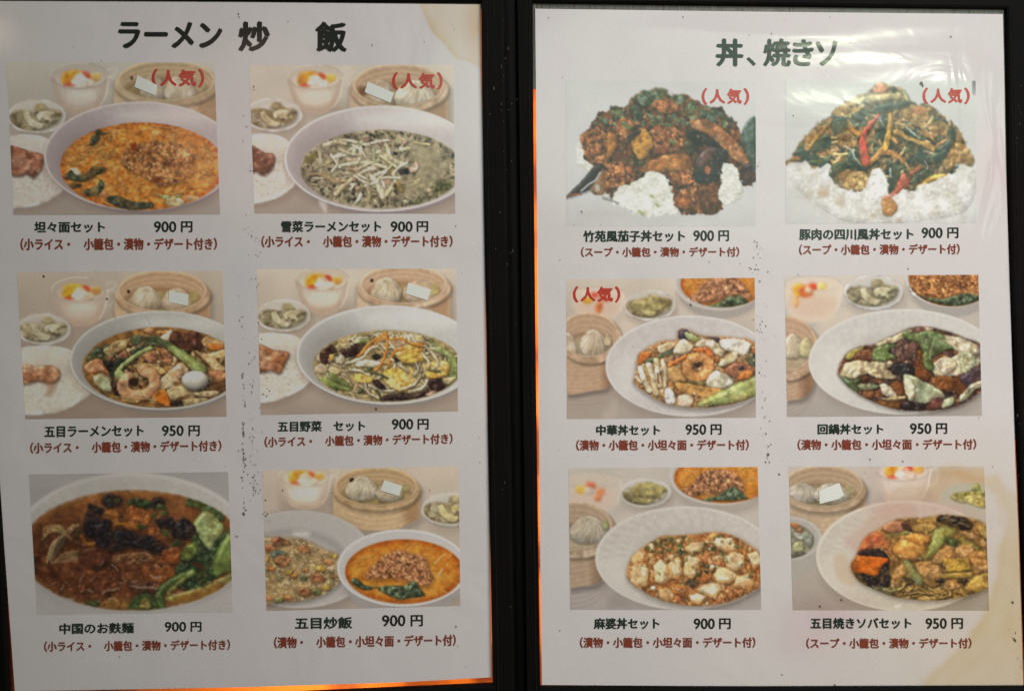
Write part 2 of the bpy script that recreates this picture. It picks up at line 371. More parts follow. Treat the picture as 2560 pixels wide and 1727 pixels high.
def pickles(P, x, y, s=1., dish='d8d0c8', fill='877a62', pale='cbbfa6', dk='5d4c35'):
    T = P.T; P.T = (x, y, s); P.part('pictured_pickle_dish')
    P.E(20, 40, 215, 118, '8a7466', flat=True, alpha=.35, soft=50)
    P.E(0, 0, 215, 128, dish, dome=14, mott=.03, lit=.5, soft=5, rag=0)
    P.E(-2, -6, 203, 112, 'bfb5aa', flat=True, soft=8)
    P.E(4, -30, 180, 70, dish, flat=True, soft=50, alpha=.8)
    old = P.clip; P.clip = P.mask_ell(-2, 0, 196, 100) * (1 if old is None else old)
    P.F([(-190, -28), (-120, -52), (-40, -42), (20, -48), (100, -55), (168, -40), (160, 20), (110, 60), (20, 92), (-90, 92), (-180, 60), (-200, 10)], fill, mott=.2, bump=14, bk=2, dome=14,
        soft=8, col2='a2937a', shadow=.25, shw=20)
    P.F([(-25, -60), (10, -118), (30, -128), (60, -85), (85, -55), (20, -45)], 'a59676', dome=14, soft=8, mott=.12)
    P.F([(-100, -20), (-60, -35), (-40, 0), (0, 35), (50, 50), (30, 85), (-30, 80), (-80, 40)], pale, dome=16, gloss=.2, soft=6, shadow=.4, bump=5)
    P.F([(0, -20), (50, -45), (100, -42), (128, -25), (100, 0), (110, 30), (70, 42), (40, 10), (20, 30), (0, 10)], pale, dome=14, gloss=.2, soft=6, shadow=.4, bump=5)
    P.F([(-150, -10), (-110, -30), (-95, 10), (-120, 30)], '978b70', dome=12, soft=8, bump=6)
    P.E(70, 30, 18, 9, dk, flat=True, soft=7); P.E(-120, 66, 40, 16, dk, flat=True, soft=18, alpha=.7); P.E(150, -20, 24, 12, dk, flat=True, soft=10, alpha=.7)
    P.S([(90, 22), (120, 12), (150, 14)], 5, pale, flat=True); P.S([(-60, 70), (-90, 55), (-110, 70)], 6, 'c3b699', soft=5)
    P.clip = old; P.T = T

def rice_bowl(P, poly, meat, dish='c6bab6', rice='c4b6ac', ric2='d8ccc2', glaze='8c4a30', gl2='6d3422', extra=None):
    """poly: rim outline, meat: outline of the braised pork"""
    P.part('pictured_rice_bowl')
    q = [(x + 18, y + 26) for x, y in poly]
    P.F(q, '8b7468', flat=True, alpha=.5, soft=46)
    P.F(poly, dish, dome=16, mott=.03, lit=.5, soft=4, rag=0)
    c = np.mean(np.array(poly), 0); q = [(c[0] + (x - c[0]) * .93, c[1] + (y - c[1]) * .90 - 6) for x, y in poly]
    P.F(q, rice, flat=True, soft=20, mott=.03)
    old = P.clip; m = P.mask_poly([(c[0] + (x - c[0]) * .86, c[1] + (y - c[1]) * .80 + 14) for x, y in poly], soft=20); P.clip = m * (1 if old is None else old)
    P.scatter(m * (P.Y > c[1] - 60), 420, (5, 10), [rice, ric2, 'cdbfb4'], asp=(.35, .6), dome=4, lit=.3, soft=5, shadow=.08, shw=5, mott=.02, alpha=.7)
    P.clip = old
    P.tint(m * P.mask_ell(c[0] + 40, c[1] - 70, 260, 60, soft=120), '8f7f76', .25)
    P.F(meat, glaze, dome=26, bump=22, bk=3, gloss=.55, gp=9, mott=.22, col2=gl2, soft=5, shadow=.45, shw=16)
    P.glaze(P.mask_poly(meat), 16, 'e2c8b4', (4, 8), (10, 34), .5)
    if extra: extra()

def noodle_bowl(P, cx, cy, rx, ry, wall='b4a9a6', rim='d2c8c4', shade='8d8280', tw=14):
    P.part('pictured_bowl')
    P.E(cx + 10, cy + 40, rx * 1.0, ry * 1.02, '7d6a60', flat=True, alpha=.45, soft=60)
    P.E(cx + 8, cy + 28, rx * .975, ry * .985, shade, flat=True, soft=10, mott=.03)
    P.E(cx, cy, rx, ry, rim, flat=True, soft=4, mott=.02)
    P.E(cx + 3, cy + 3, rx - tw, ry - tw * .8, wall, flat=True, soft=7, mott=.02)
    m = P.mask_ell(cx, cy, rx - tw, ry - tw)
    P.tint(m * P.mask_ell(cx - rx * .55, cy + ry * .1, rx * .4, ry * .7, soft=190), shade, .55)
    P.tint(m * P.mask_ell(cx + rx * .35, cy - ry * .75, rx * .6, ry * .18, soft=120), rim, .8)
    e = m * (1 - P.mask_ell(cx, cy + 22, rx - tw - 10, ry - tw - 6, soft=50)); P.tint(e * np.clip((P.Y - cy) / ry, 0, 1), rim, .8)

GREENS = ['3f4a2c', '4c5a35', '2f3822', '5d6a42']

def backdrop(P, a, b, ang=0.0):
    k = np.clip(P.Y / 1500 + ang * P.X / 1700, 0, 1)[..., None]
    a, b = [hexc(q) * .72 + hexc(q).mean() * np.array([1.02, 1., .96], np.float32) * .28 for q in (a, b)]
    P.buf[:] = a * (1 - k) + b * k
    P.buf *= (1 + .05 * P.noise(4, (slice(0, P.H), slice(0, P.W))))[..., None]

def minced(P, poly, n, sz, cols, base, under=None):
    """a mound of fried minced meat"""
    if under: P.F(poly, under, dome=40, bump=24, bk=2, soft=10, mott=.25, shadow=.3, shw=24, rag=12)
    m = P.mask_poly(poly, soft=6)
    P.scatter(m, n, sz, cols, asp=(.6, 1.), dome=9, gloss=.14, gp=10, bump=4, bk=1, lit=.7, soft=4, shadow=.26, shw=8, mott=.12, alpha=.85)
    P.grit(m, .5, .25, .35)

def dandan_soup(P, cx, cy, rx, ry, a='b5672a', b='c98643', edge='8e4517', strand=('c9935c', 'd2a06c', 'bf7f45')):
    P.E(cx, cy, rx, ry, a, flat=True, col2=b, ck=2, mott=.16, soft=6)
    m = P.mask_ell(cx, cy, rx, ry, soft=10)
    ring = m * (1 - P.mask_ell(cx, cy, rx * .93, ry * .92, soft=36)); P.mul(ring, 'c87838', .55)
    return m

# ---------------------------------------------------------------- the twelve pictures
def dish_dandan():
    P = Painter([(50, 78), (1585, 82), (1628, 1203), (100, 1208)], 11, 'b0a59c'); backdrop(P, 'b6ada4', '9c8880')
    P.part(''); P.id = 0
    cup(P, 590, 182, 1.05, body='ae9e94', hi='bcb0a8', f=('c98a34', 'b95034', 'c9a060', 'c8b4a6'), rim='93877e')
    steamer(P, 1232, 215, 345, 140, wall=330, wood='ad977c', light='bda78f', dark='80694f', floor='94815f')
    P.clip = P.mask_ell(1232, 215, 340, 136)
    dumpling(P, 1130, 265, 100, 95, 'ada08e', '80705a', 'bfb3a4'); dumpling(P, 1330, 280, 120, 105, 'b5a796', '85755f', 'c8bdae'); P.E(1480, 260, 50, 40, '9b8a6c', dome=10, bump=5)
    P.E(975, 195, 9, 14, '2d1f18', flat=True); P.clip = None
    P.soften((P.ids == P.id) * 1., 3)
    pickles(P, 275, 484, 1.03, dish='b6aca6', fill='7c6f5a', pale='b5a892')
    rice_bowl(P, [(60, 630), (180, 612), (310, 625), (430, 690), (520, 790), (540, 900), (480, 1020), (380, 1100), (240, 1150), (60, 1165), (-60, 1100), (-60, 700)],
              [(40, 705), (130, 708), (220, 735), (320, 765), (315, 850), (255, 928), (200, 905), (150, 920), (60, 890)], dish='c0b5b0', rice='c2b6ae', ric2='d0c6be', glaze='845440', gl2='9a6e5a')
    P.E(120, 815, 32, 40, 'c69a88', flat=True, alpha=.5, soft=24)
    noodle_bowl(P, 1040, 772, 714, 404, wall='ab9e9f', rim='bdb2b0', shade='87777a')
    P.E(1260, 430, 90, 22, 'b8acac', flat=True, alpha=.7, soft=40)
    P.clip = P.mask_ell(1040, 772, 694, 392)
    m = dandan_soup(P, 1052, 848, 608, 325, a='bd7632', b='cf9a55', edge='8e4517'); P.clip = m
    P.scatter(m * (P.Y < 700), 500, (3, 8), ['8f4514', 'c98438', 'b9661f', 'd09a55'], dome=3, soft=4, alpha=.5)
    P.strands(m, 170, (90, 220), (9, 16), ['c6884a', 'bd7a3a', 'd09a5c', 'b87030'], curl=60, shadow=.16, shw=9, gloss=.12, alpha=.6)
    P.strands(m * (P.X > 1250) * (P.Y < 950), 70, (70, 160), (9, 15), ['ca9e68', 'cc9658', 'c08a48'], curl=40, shadow=.2, shw=8, gloss=.12, alpha=.7)
    P.strands(m * (P.X < 850) * (P.Y < 850), 60, (80, 180), (9, 16), ['c8965c', 'be8446'], curl=50, shadow=.2, shw=8, gloss=.12, alpha=.7)
    P.scatter(m, 260, (3, 9), ['b0611f', 'c47a32', 'a8581e', 'd4a264'], dome=4, soft=4, gloss=.3, alpha=.5)
    P.E(1150, 600, 28, 20, 'cc9a62', dome=8, gloss=.3)
    m0 = m; minced(P, [(905, 790), (930, 700), (1000, 690), (1100, 665), (1230, 670), (1340, 690), (1430, 770), (1410, 870), (1330, 960), (1220, 985), (1120, 965), (1010, 900), (930, 860)], 420, (9, 21),
           ['b07a4e', 'a46e44', 'bd8a5c', 'c29466', '905c3a'], 'a', under='9c6a42')
    P.E(1255, 825, 22, 26, '4a2418', flat=True, soft=20, alpha=.7); P.E(1165, 945, 45, 22, '6a2f16', flat=True, soft=24, alpha=.8)
    P.F([(960, 680), (1000, 670), (1010, 720), (985, 735)], '8a3e1c', dome=8, gloss=.3)
    P.F([(500, 880), (560, 860), (600, 900), (570, 930), (510, 920)], 'c0b49c', dome=12, gloss=.2)
    g = dict(dome=14, bump=14, bk=2, gloss=.3, mott=.3, soft=4, shadow=.3, shw=12)
    P.F([(480, 930), (520, 870), (560, 910), (640, 900), (680, 850), (760, 850), (790, 870), (720, 910), (660, 950), (600, 960), (520, 950)], '3f4432', **g)
    P.F([(510, 980), (580, 970), (600, 990), (540, 1010)], '454a38', **g)
    P.F([(620, 1020), (680, 1010), (720, 980), (740, 940), (770, 980), (750, 1030), (700, 1070), (640, 1060)], '434938', **g)
    P.F([(705, 575), (725, 565), (750, 595), (810, 605), (740, 610), (735, 650), (690, 690), (665, 680), (680, 630), (700, 610)], '3d4230', **g)
    P.F([(780, 1090), (850, 1060), (940, 1090), (1000, 1110), (1110, 1110), (1130, 1150), (1000, 1170), (880, 1150)], '3c4234', **g)
    P.F([(1140, 1045), (1230, 1060), (1310, 1060), (1350, 1045), (1330, 1090), (1360, 1130), (1230, 1130), (1200, 1080)], '858b62', **g)
    P.F([(1230, 1085), (1320, 1080), (1360, 1120), (1300, 1145), (1240, 1130)], 'b3b096', dome=14, gloss=.3)
    P.F([(1370, 1070), (1440, 1060), (1480, 1090), (1420, 1120)], 'b79878', dome=14, gloss=.3, soft=8)
    P.E(760, 1060, 26, 20, 'b8794f', dome=8, gloss=.5); P.E(845, 870, 10, 20, 'c08a60', dome=5, gloss=.6)
    P.unify(m, 'c4823e', .30, 3, .15)
    P.glaze(m, 70)
    P.grit(m, .13, .3, .06)
    P.clip = None
    return P

def dish_snow():
    P = Painter([(68, 98), (1580, 98), (1592, 1197), (107, 1195)], 12, 'c4b6a8'); backdrop(P, 'cabcad', 'ab9488')
    P.id = 0
    cup(P, 556, 190, 1.0, body='c2ae9e', hi='d0c2b4', f=('d8952c', 'c4512c', 'd9a94e', 'd9c3b0'))
    steamer(P, 1175, 250, 322, 148, wall=330, wood='bca28a', light='c9b19a', dark='8f7253', floor='9c8460')
    P.clip = P.mask_ell(1175, 250, 316, 144)
    dumpling(P, 1040, 310, 115, 105, 'bba997', '85705a', 'cfc0ae'); dumpling(P, 1290, 320, 150, 110, 'c6b9a6', '8d7d66', 'ddd2c2', 12)
    P.E(905, 290, 40, 35, '6b4a35', flat=True, soft=24, alpha=.7); P.clip = None
    P.soften((P.ids == P.id) * 1., 2)
    pickles(P, 248, 472, 1.0, dish='cabfb8', fill='8d784f', pale='c6b294')
    rice_bowl(P, [(80, 620), (180, 606), (300, 625), (390, 690), (440, 800), (450, 900), (400, 1000), (300, 1075), (200, 1110), (80, 1125), (-60, 1080), (-60, 700)],
              [(60, 700), (120, 710), (180, 745), (252, 765), (245, 850), (180, 912), (120, 885), (60, 890)], dish='d2c7c0', rice='d2c6bc', ric2='e2d8ce', glaze='8e5c40', gl2='6f4530')
    noodle_bowl(P, 1040, 790, 712, 392, wall='bcb1af', rim='d0c7c4', shade='948789')
    P.F([(580, 1100), (640, 1120), (640, 1190), (610, 1170)], 'd6ccc6', flat=True, soft=14, alpha=.6)
    P.E(1240, 470, 70, 18, 'd3cac8', flat=True, alpha=.7, soft=34)
    P.clip = P.mask_ell(1040, 790, 690, 378)
    P.E(1045, 868, 600, 292, '9c8f76', flat=True, col2='b3a68c', ck=3, mott=.14, soft=7); m = P.mask_ell(1045, 868, 596, 288, soft=12); P.clip = m
    edge = m * (1 - P.mask_ell(1045, 868, 480, 220, soft=120))
    P.scatter(edge, 420, (5, 14), ['48443a', '565040', '6a6250', '3a3630'], asp=(.3, .8), dome=5, soft=3, bump=3)
    left = m * P.mask_poly([(440, 800), (560, 700), (760, 640), (1000, 600), (1250, 650), (1330, 800), (1300, 950), (1150, 1100), (900, 1140), (650, 1060), (480, 960)], soft=60)
    P.scatter(left, 420, (7, 20), ['4c473a', '6a604c', '3c382f', '968a70', 'bdb096', 'ac9f84', '5c5444'], asp=(.3, .8), dome=6, soft=3, bump=3, shadow=.2, shw=7)
    P.strands(left, 46, (80, 190), (12, 22), ['c2b69e', 'ccc0a8', 'b4a68c', 'a89a80', 'bca892'], curl=30, shadow=.25, shw=9, gloss=.2)
    P.F([(1280, 700), (1400, 690), (1480, 740), (1440, 860), (1300, 900), (1260, 800)], 'a0947a', flat=True, soft=40, alpha=.8)
    P.F([(1180, 930), (1350, 910), (1420, 980), (1330, 1060), (1190, 1060)], 'a1947a', flat=True, soft=40, alpha=.85)
    P.strands(m * P.mask_poly([(1250, 930), (1360, 930), (1340, 1040), (1250, 1050)]), 12, (60, 120), (8, 11), ['b5a57e', 'c2b490'], ang=(-60, -30), curl=15, shadow=.2, shw=7)
    sp = dict(shadow=.3, shw=11, gloss=.25, mott=.06)
    for q, w, c in [([(580, 690), (595, 790), (600, 890)], 24, 'c0b49c'), ([(625, 690), (700, 668), (780, 680)], 26, 'bcae92'), ([(700, 770), (790, 740), (880, 690), (950, 680)], 22, 'c4b89c'),
                    ([(720, 850), (800, 830), (880, 815)], 20, 'd2c6a8'), ([(900, 815), (980, 825), (1080, 855)], 22, 'd4c8ac'), ([(880, 680), (895, 740), (885, 800)], 20, 'cec2a6'),
                    ([(950, 640), (880, 680), (830, 760)], 18, 'c8bc9e'), ([(1060, 660), (1090, 710), (1110, 790)], 24, 'c6b89a'), ([(985, 730), (990, 810)], 20, 'a9ab88'),
                    ([(1020, 740), (1110, 785), (1230, 845)], 26, 'c6bda2'), ([(1040, 770), (1150, 845)], 18, 'd2c6a0'), ([(860, 920), (790, 970), (710, 1050)], 26, 'c6b294'),
                    ([(960, 900), (1010, 980), (1055, 1075)], 28, 'd4c6a6'), ([(960, 990), (950, 1100)], 24, 'b3a078'), ([(1110, 850), (1150, 940), (1190, 1020)], 30, '8e7a4c'),
                    ([(1120, 1000), (1080, 1060)], 20, 'b8a67e'), ([(1200, 870), (1225, 910)], 16, 'cec2a6'), ([(690, 790), (640, 830), (560, 860)], 16, 'a99c74'),
                    ([(500, 910), (580, 900), (650, 930)], 18, 'b5a078'), ([(620, 890), (700, 960), (780, 950)], 18, 'b29c74'), ([(1290, 670), (1350, 680), (1400, 685)], 16, 'c0ae8a'), ([(1190, 720), (1250, 715)], 20, 'c9bb96')]:
        P.S(q, w * 1.25, hexc(c) * 1.06, **sp)
    for q in [[(790, 870), (840, 855), (890, 860), (885, 900), (850, 960), (830, 930), (850, 890)], [(940, 850), (990, 840), (1000, 880), (950, 900)], [(1040, 930), (1110, 920), (1110, 970), (1060, 985)],
              [(1250, 880), (1300, 810), (1320, 850), (1290, 890)], [(900, 640), (960, 620), (940, 670)], [(1190, 640), (1240, 650), (1210, 690)], [(690, 930), (740, 930), (730, 970)], [(850, 1000), (890, 1000), (870, 1040)], [(1010, 655), (1060, 650), (1040, 690)]]:
        P.F(q, 'bd9f88', dome=12, bump=8, bk=2, gloss=.3, mott=.12, shadow=.4)
    P.F([(1170, 870), (1240, 860), (1250, 900), (1190, 910)], '2b2c33', dome=8, bump=6, gloss=.3, soft=6)
    P.F([(1410, 1000), (1480, 950), (1560, 940), (1570, 1000), (1500, 1040), (1440, 1040)], '5f6243', flat=True, mott=.5, mk=1, soft=20, alpha=.8)
    P.F([(1240, 1120), (1350, 1070), (1440, 1060), (1340, 1120)], '4f5338', flat=True, mott=.5, mk=1, soft=16, alpha=.8)
    P.F([(480, 790), (550, 740), (570, 780), (500, 830)], '7c7340', dome=14, bump=6, soft=8)
    P.E(1225, 1105, 22, 14, 'c8bda0', dome=8, gloss=.4); P.E(1400, 1025, 20, 14, 'c0a98a', dome=8, gloss=.3)
    P.unify(m, 'a8987e', .25, 2., .2, .08); P.strands(left * P.mask_ell(900, 820, 340, 210), 22, (90, 190), (14, 24), ['d0c4ac', 'd8ccb4', 'c6b89e'], curl=24, shadow=.35, shw=9, gloss=.25)
    P.glaze(m, 70)
    P.grit(m, .13, .3, .06)
    P.clip = None
    return P

def dish_gomoku():
    P = Painter([(130, 95), (1710, 85), (1742, 1203), (195, 1222)], 13, 'b09c8e'); backdrop(P, 'b5a294', '8d7468')
    P.id = 0
    cup(P, 615, 230, 1.05, body='ae998b', hi='bcab9f', f=('c98628', 'bb4a28', 'c9944c', 'c6a894'))
    steamer(P, 1248, 240, 325, 148, wall=120, wood='b09278', light='bea289', dark='876548', floor='98805c')
    P.clip = P.mask_ell(1248, 240, 320, 144)
    dumpling(P, 1120, 300, 122, 100, 'b5a28e', '7d6850', 'cabba8'); dumpling(P, 1360, 310, 120, 95, 'b59f8a', '7f6a54', 'c8b6a2'); P.E(1490, 280, 40, 45, '9b875e', dome=12, bump=6, soft=9)
    P.E(988, 243, 12, 14, '2d1f18', flat=True); P.clip = None
    P.soften((P.ids == P.id) * 1., 2)
    pickles(P, 340, 535, 1.0, dish='a89d98', fill='766a56', pale='ada088')
    rice_bowl(P, [(150, 680), (260, 660), (430, 662), (560, 700), (680, 800), (740, 920), (690, 1040), (590, 1110), (470, 1170), (300, 1192), (150, 1185), (40, 1100), (40, 720)],
              [(150, 820), (235, 808), (250, 822), (330, 808), (420, 820), (462, 870), (440, 930), (390, 945), (300, 930), (250, 940), (160, 945)], dish='b9afa9', rice='bdb2a8', ric2='cdc3b9', glaze='8c5c42', gl2='a87c60')
    P.F([(330, 930), (420, 925), (430, 970), (390, 1040), (350, 1040), (370, 990)], '8d6448', flat=True, alpha=.55, soft=30)
    noodle_bowl(P, 1232, 770, 694, 380, wall='a39d9a', rim='b4aeaa', shade='7e7674')
    P.clip = P.mask_ell(1232, 770, 672, 366)
    P.E(1240, 825, 606, 310, '7a5a36', flat=True, col2='8f6c42', ck=2, mott=.2, soft=7); m = P.mask_ell(1240, 825, 602, 306, soft=10); P.clip = m
    P.mul(m * (1 - P.mask_ell(1270, 800, 520, 250, soft=90)), 'd8a060', .35)
    P.scatter(m * P.mask_ell(1270, 820, 520, 260, soft=50), 420, (12, 34), ['94663f', '6b4328', '2e1c15', 'a87a52', 'b39268', '4a3020', '8a7a48', 'b99c78'], asp=(.3, .8), dome=12, gloss=.3, bump=6, soft=4, shadow=.35, shw=10)
    G = dict(dome=18, bump=10, bk=2, gloss=.35, mott=.16, soft=4, shadow=.5, shw=14)
    P.F([(665, 780), (690, 710), (740, 670), (860, 650), (820, 700), (780, 760), (700, 775)], '33402a', **G)
    P.F([(790, 700), (850, 650), (930, 615), (945, 640), (900, 700), (860, 740)], 'b39c74', **G)
    P.F([(860, 640), (930, 612), (1000, 610), (950, 680), (880, 720), (840, 700)], 'a98a62', **G)
    P.F([(1010, 600), (1040, 580), (1090, 585), (1090, 620), (1050, 655), (1015, 645)], '4e5a3a', **G)
    P.F([(1100, 540), (1150, 520), (1180, 545), (1130, 560)], 'b8896a', **G); P.F([(1200, 545), (1300, 535), (1280, 560), (1200, 565)], 'c98c50', **G)
    P.F([(1230, 590), (1310, 535), (1325, 570), (1300, 620), (1250, 610)], 'bfa893', **G)
    P.F([(1310, 560), (1360, 545), (1420, 560), (1490, 545), (1550, 580), (1562, 640), (1540, 690), (1470, 690), (1450, 720), (1400, 680), (1350, 650), (1305, 620)], '4b2b20',
        dome=22, bump=46, bk=3, gloss=.35, gp=8, mott=.35, soft=4, shadow=.5, shw=16)
    for q in ([(1350, 560), (1400, 610), (1390, 670)], [(1440, 570), (1430, 630), (1480, 680)], [(1500, 560), (1510, 620), (1540, 660)], [(1320, 600), (1380, 640), (1440, 700)]):
        P.S(q, 9, '7c5240', alpha=.6, soft=7); P.S([(x + 12, y + 6) for x, y in q], 9, '24110d', alpha=.7, soft=7)
    P.F([(1560, 600), (1700, 560), (1740, 680), (1700, 700), (1600, 680), (1560, 650)], 'b39066', **G); P.F([(1600, 640), (1700, 650), (1710, 680), (1620, 690)], 'b4692e', **G)
    P.F([(1500, 700), (1600, 720), (1720, 685), (1735, 740), (1660, 760), (1700, 800), (1740, 850), (1640, 840), (1580, 780)], 'bd9c74', **G)
    for k in range(6): P.S([(1520 + k * 30, 705 + k * 6), (1590 + k * 22, 745 + k * 12)], 5, '7e5c3c', alpha=.6, soft=5)
    P.F([(1600, 860), (1680, 850), (1740, 870), (1735, 920), (1650, 915)], 'a46f4c', **G); P.F([(1600, 930), (1740, 920), (1740, 1000), (1620, 1010)], '5c3d24', **G)
    for q in ([(900, 740), (960, 690), (980, 740), (930, 770)], [(1100, 720), (1180, 690), (1190, 730), (1150, 780), (1090, 740)], [(1230, 700), (1290, 690), (1320, 740), (1270, 770)], [(1230, 770), (1320, 760), (1300, 800)], [(1140, 740), (1200, 750), (1180, 790), (1140, 780)]):
        P.F(q, 'a06c4c', **G)
    P.F([(1000, 730), (1010, 690), (1100, 660), (1150, 660), (1060, 720), (1000, 760), (960, 790)], '2f3a2b', **G)
    P.F([(840, 900), (850, 820), (900, 760), (980, 750), (950, 800), (880, 850), (870, 920)], '2c3527', **G)
    P.F([(790, 790), (860, 775), (850, 850), (800, 830)], '1f1714', **G)
    P.S([(905, 900), (910, 850), (970, 790), (1060, 720), (1160, 672)], 34, '8c9a5c', dome=15, gloss=.4, shadow=.5, mott=.1)
    P.E(915, 880, 36, 42, '97a56c', rot=-50, dome=20, gloss=.4)
    P.F([(650, 810), (720, 760), (770, 762), (800, 810), (835, 870), (820, 890), (770, 850), (720, 870), (660, 850)], 'a65a38', dome=18, bump=14, bk=2, gloss=.5, col2='bd8a6a', shadow=.4)
    P.S([(760, 775), (800, 830), (825, 880)], 7, '8e3520', gloss=.4)
    P.F([(715, 905), (760, 875), (810, 890), (850, 950), (850, 1010), (790, 1000), (735, 960)], 'a3a283', **G)
    P.F([(865, 950), (920, 930), (960, 1000), (990, 1060), (920, 1055), (870, 1020)], '2a1917', **G)
    P.F([(955, 905), (990, 880), (1010, 900), (985, 950), (955, 940)], 'b56a2a', **G)
    P.F([(1050, 800), (1120, 785), (1200, 810), (1280, 850), (1240, 880), (1150, 850), (1060, 840)], 'ab8a58', **G)
    P.F([(1110, 630), (1160, 590), (1230, 600), (1310, 640), (1420, 700), (1500, 760), (1570, 800), (1580, 860), (1530, 880), (1460, 830), (1400, 780), (1330, 720), (1250, 660), (1180, 650)], '7f8c50',
        dome=30, gloss=.45, gp=10, mott=.14, col2='93a068', soft=4, shadow=.6, shw=18)
    P.F([(1110, 625), (1160, 588), (1230, 600), (1310, 640), (1290, 670), (1200, 640)], '3b4a2c', dome=10, bump=10, bk=2, gloss=.3, soft=12)
    P.S([(1200, 610), (1350, 690), (1480, 790)], 7, 'a9b37e', alpha=.6, soft=8)
    # squid, shrimp, quail egg
    P.F([(1195, 990), (1215, 930), (1270, 880), (1360, 800), (1400, 790), (1450, 840), (1440, 870), (1400, 880), (1420, 905), (1370, 910), (1390, 945), (1330, 940), (1350, 975), (1280, 985), (1250, 1008)], 'b89c7e',
        dome=22, gloss=.3, bump=8, bk=2, soft=4, shadow=.6, shw=18)
    for k in range(5): P.S([(1260 + k * 34, 890 - k * 18), (1300 + k * 30, 925 - k * 12)], 5, '8a6c50', alpha=.7, soft=5)
    P.S([(1100, 845), (1170, 880), (1185, 960), (1130, 1020), (1040, 1040), (960, 1010), (940, 950), (985, 900)], 88, 'be8f6e', dome=40, gloss=.35, gp=10, bump=9, bk=2, mott=.12, shadow=.6, shw=18, soft=4)
    for q in ([(1110, 820), (1060, 865)], [(1175, 860), (1120, 900)], [(1205, 930), (1145, 940)], [(1180, 1010), (1130, 975)], [(1100, 1060), (1080, 1000)], [(1000, 1050), (1010, 990)], [(935, 1010), (975, 970)]):
        P.S(q, 6, '96664a', alpha=.55, soft=7)
    P.E(1025, 935, 42, 34, '2e1c14', dome=6, soft=6)
    P.F([(1170, 1040), (1210, 1000), (1280, 1010), (1310, 1120), (1230, 1100), (1165, 1080)], 'a85f1e', **G)
    P.F([(1290, 990), (1370, 965), (1500, 990), (1520, 1020), (1400, 1050), (1330, 1080), (1290, 1030)], 'ab9470', **G); P.F([(1500, 1020), (1600, 1000), (1690, 1015), (1620, 1050), (1520, 1045)], 'a89070', **G)
    P.F([(1390, 1080), (1520, 1055), (1600, 1070), (1500, 1110), (1400, 1115)], 'a08c66', **G); P.F([(1310, 1090), (1390, 1080), (1400, 1120), (1320, 1120)], '241814', **G)
    P.S([(660, 830), (740, 920), (800, 1010), (900, 1060)], 5, 'c8b08c', alpha=.6); P.E(860, 1050, 16, 10, 'a38b4c', dome=6)
    P.strands(m * (P.Y > 1040) * (P.X < 1200), 10, (80, 150), (10, 14), ['96784a', 'a88a5c'], ang=(-10, 20))
    P.S([(1100, 1020), (1130, 1060), (1200, 1075)], 7, 'c9b090', alpha=.7)
    P.unify(m, '8a6038', .3, 2.6, .24, .12)
    P.glaze(m, 70)
    P.grit(m, .13, .3, .06)
    P.E(1500, 924, 104, 75, 'b9afa5', dome=80, gloss=.25, gp=8, lit=.9, mott=.02, rag=0, col2='c2b8ae', shadow=.6, shw=22, soft=4)
    P.clip = None
    for q in ([(840, 380), (890, 430), (880, 500)], [(1110, 420), (1160, 500)], [(1250, 350), (1300, 400)]): P.S(q, 2.5, '6b5f58', flat=True, alpha=.5)
    return P

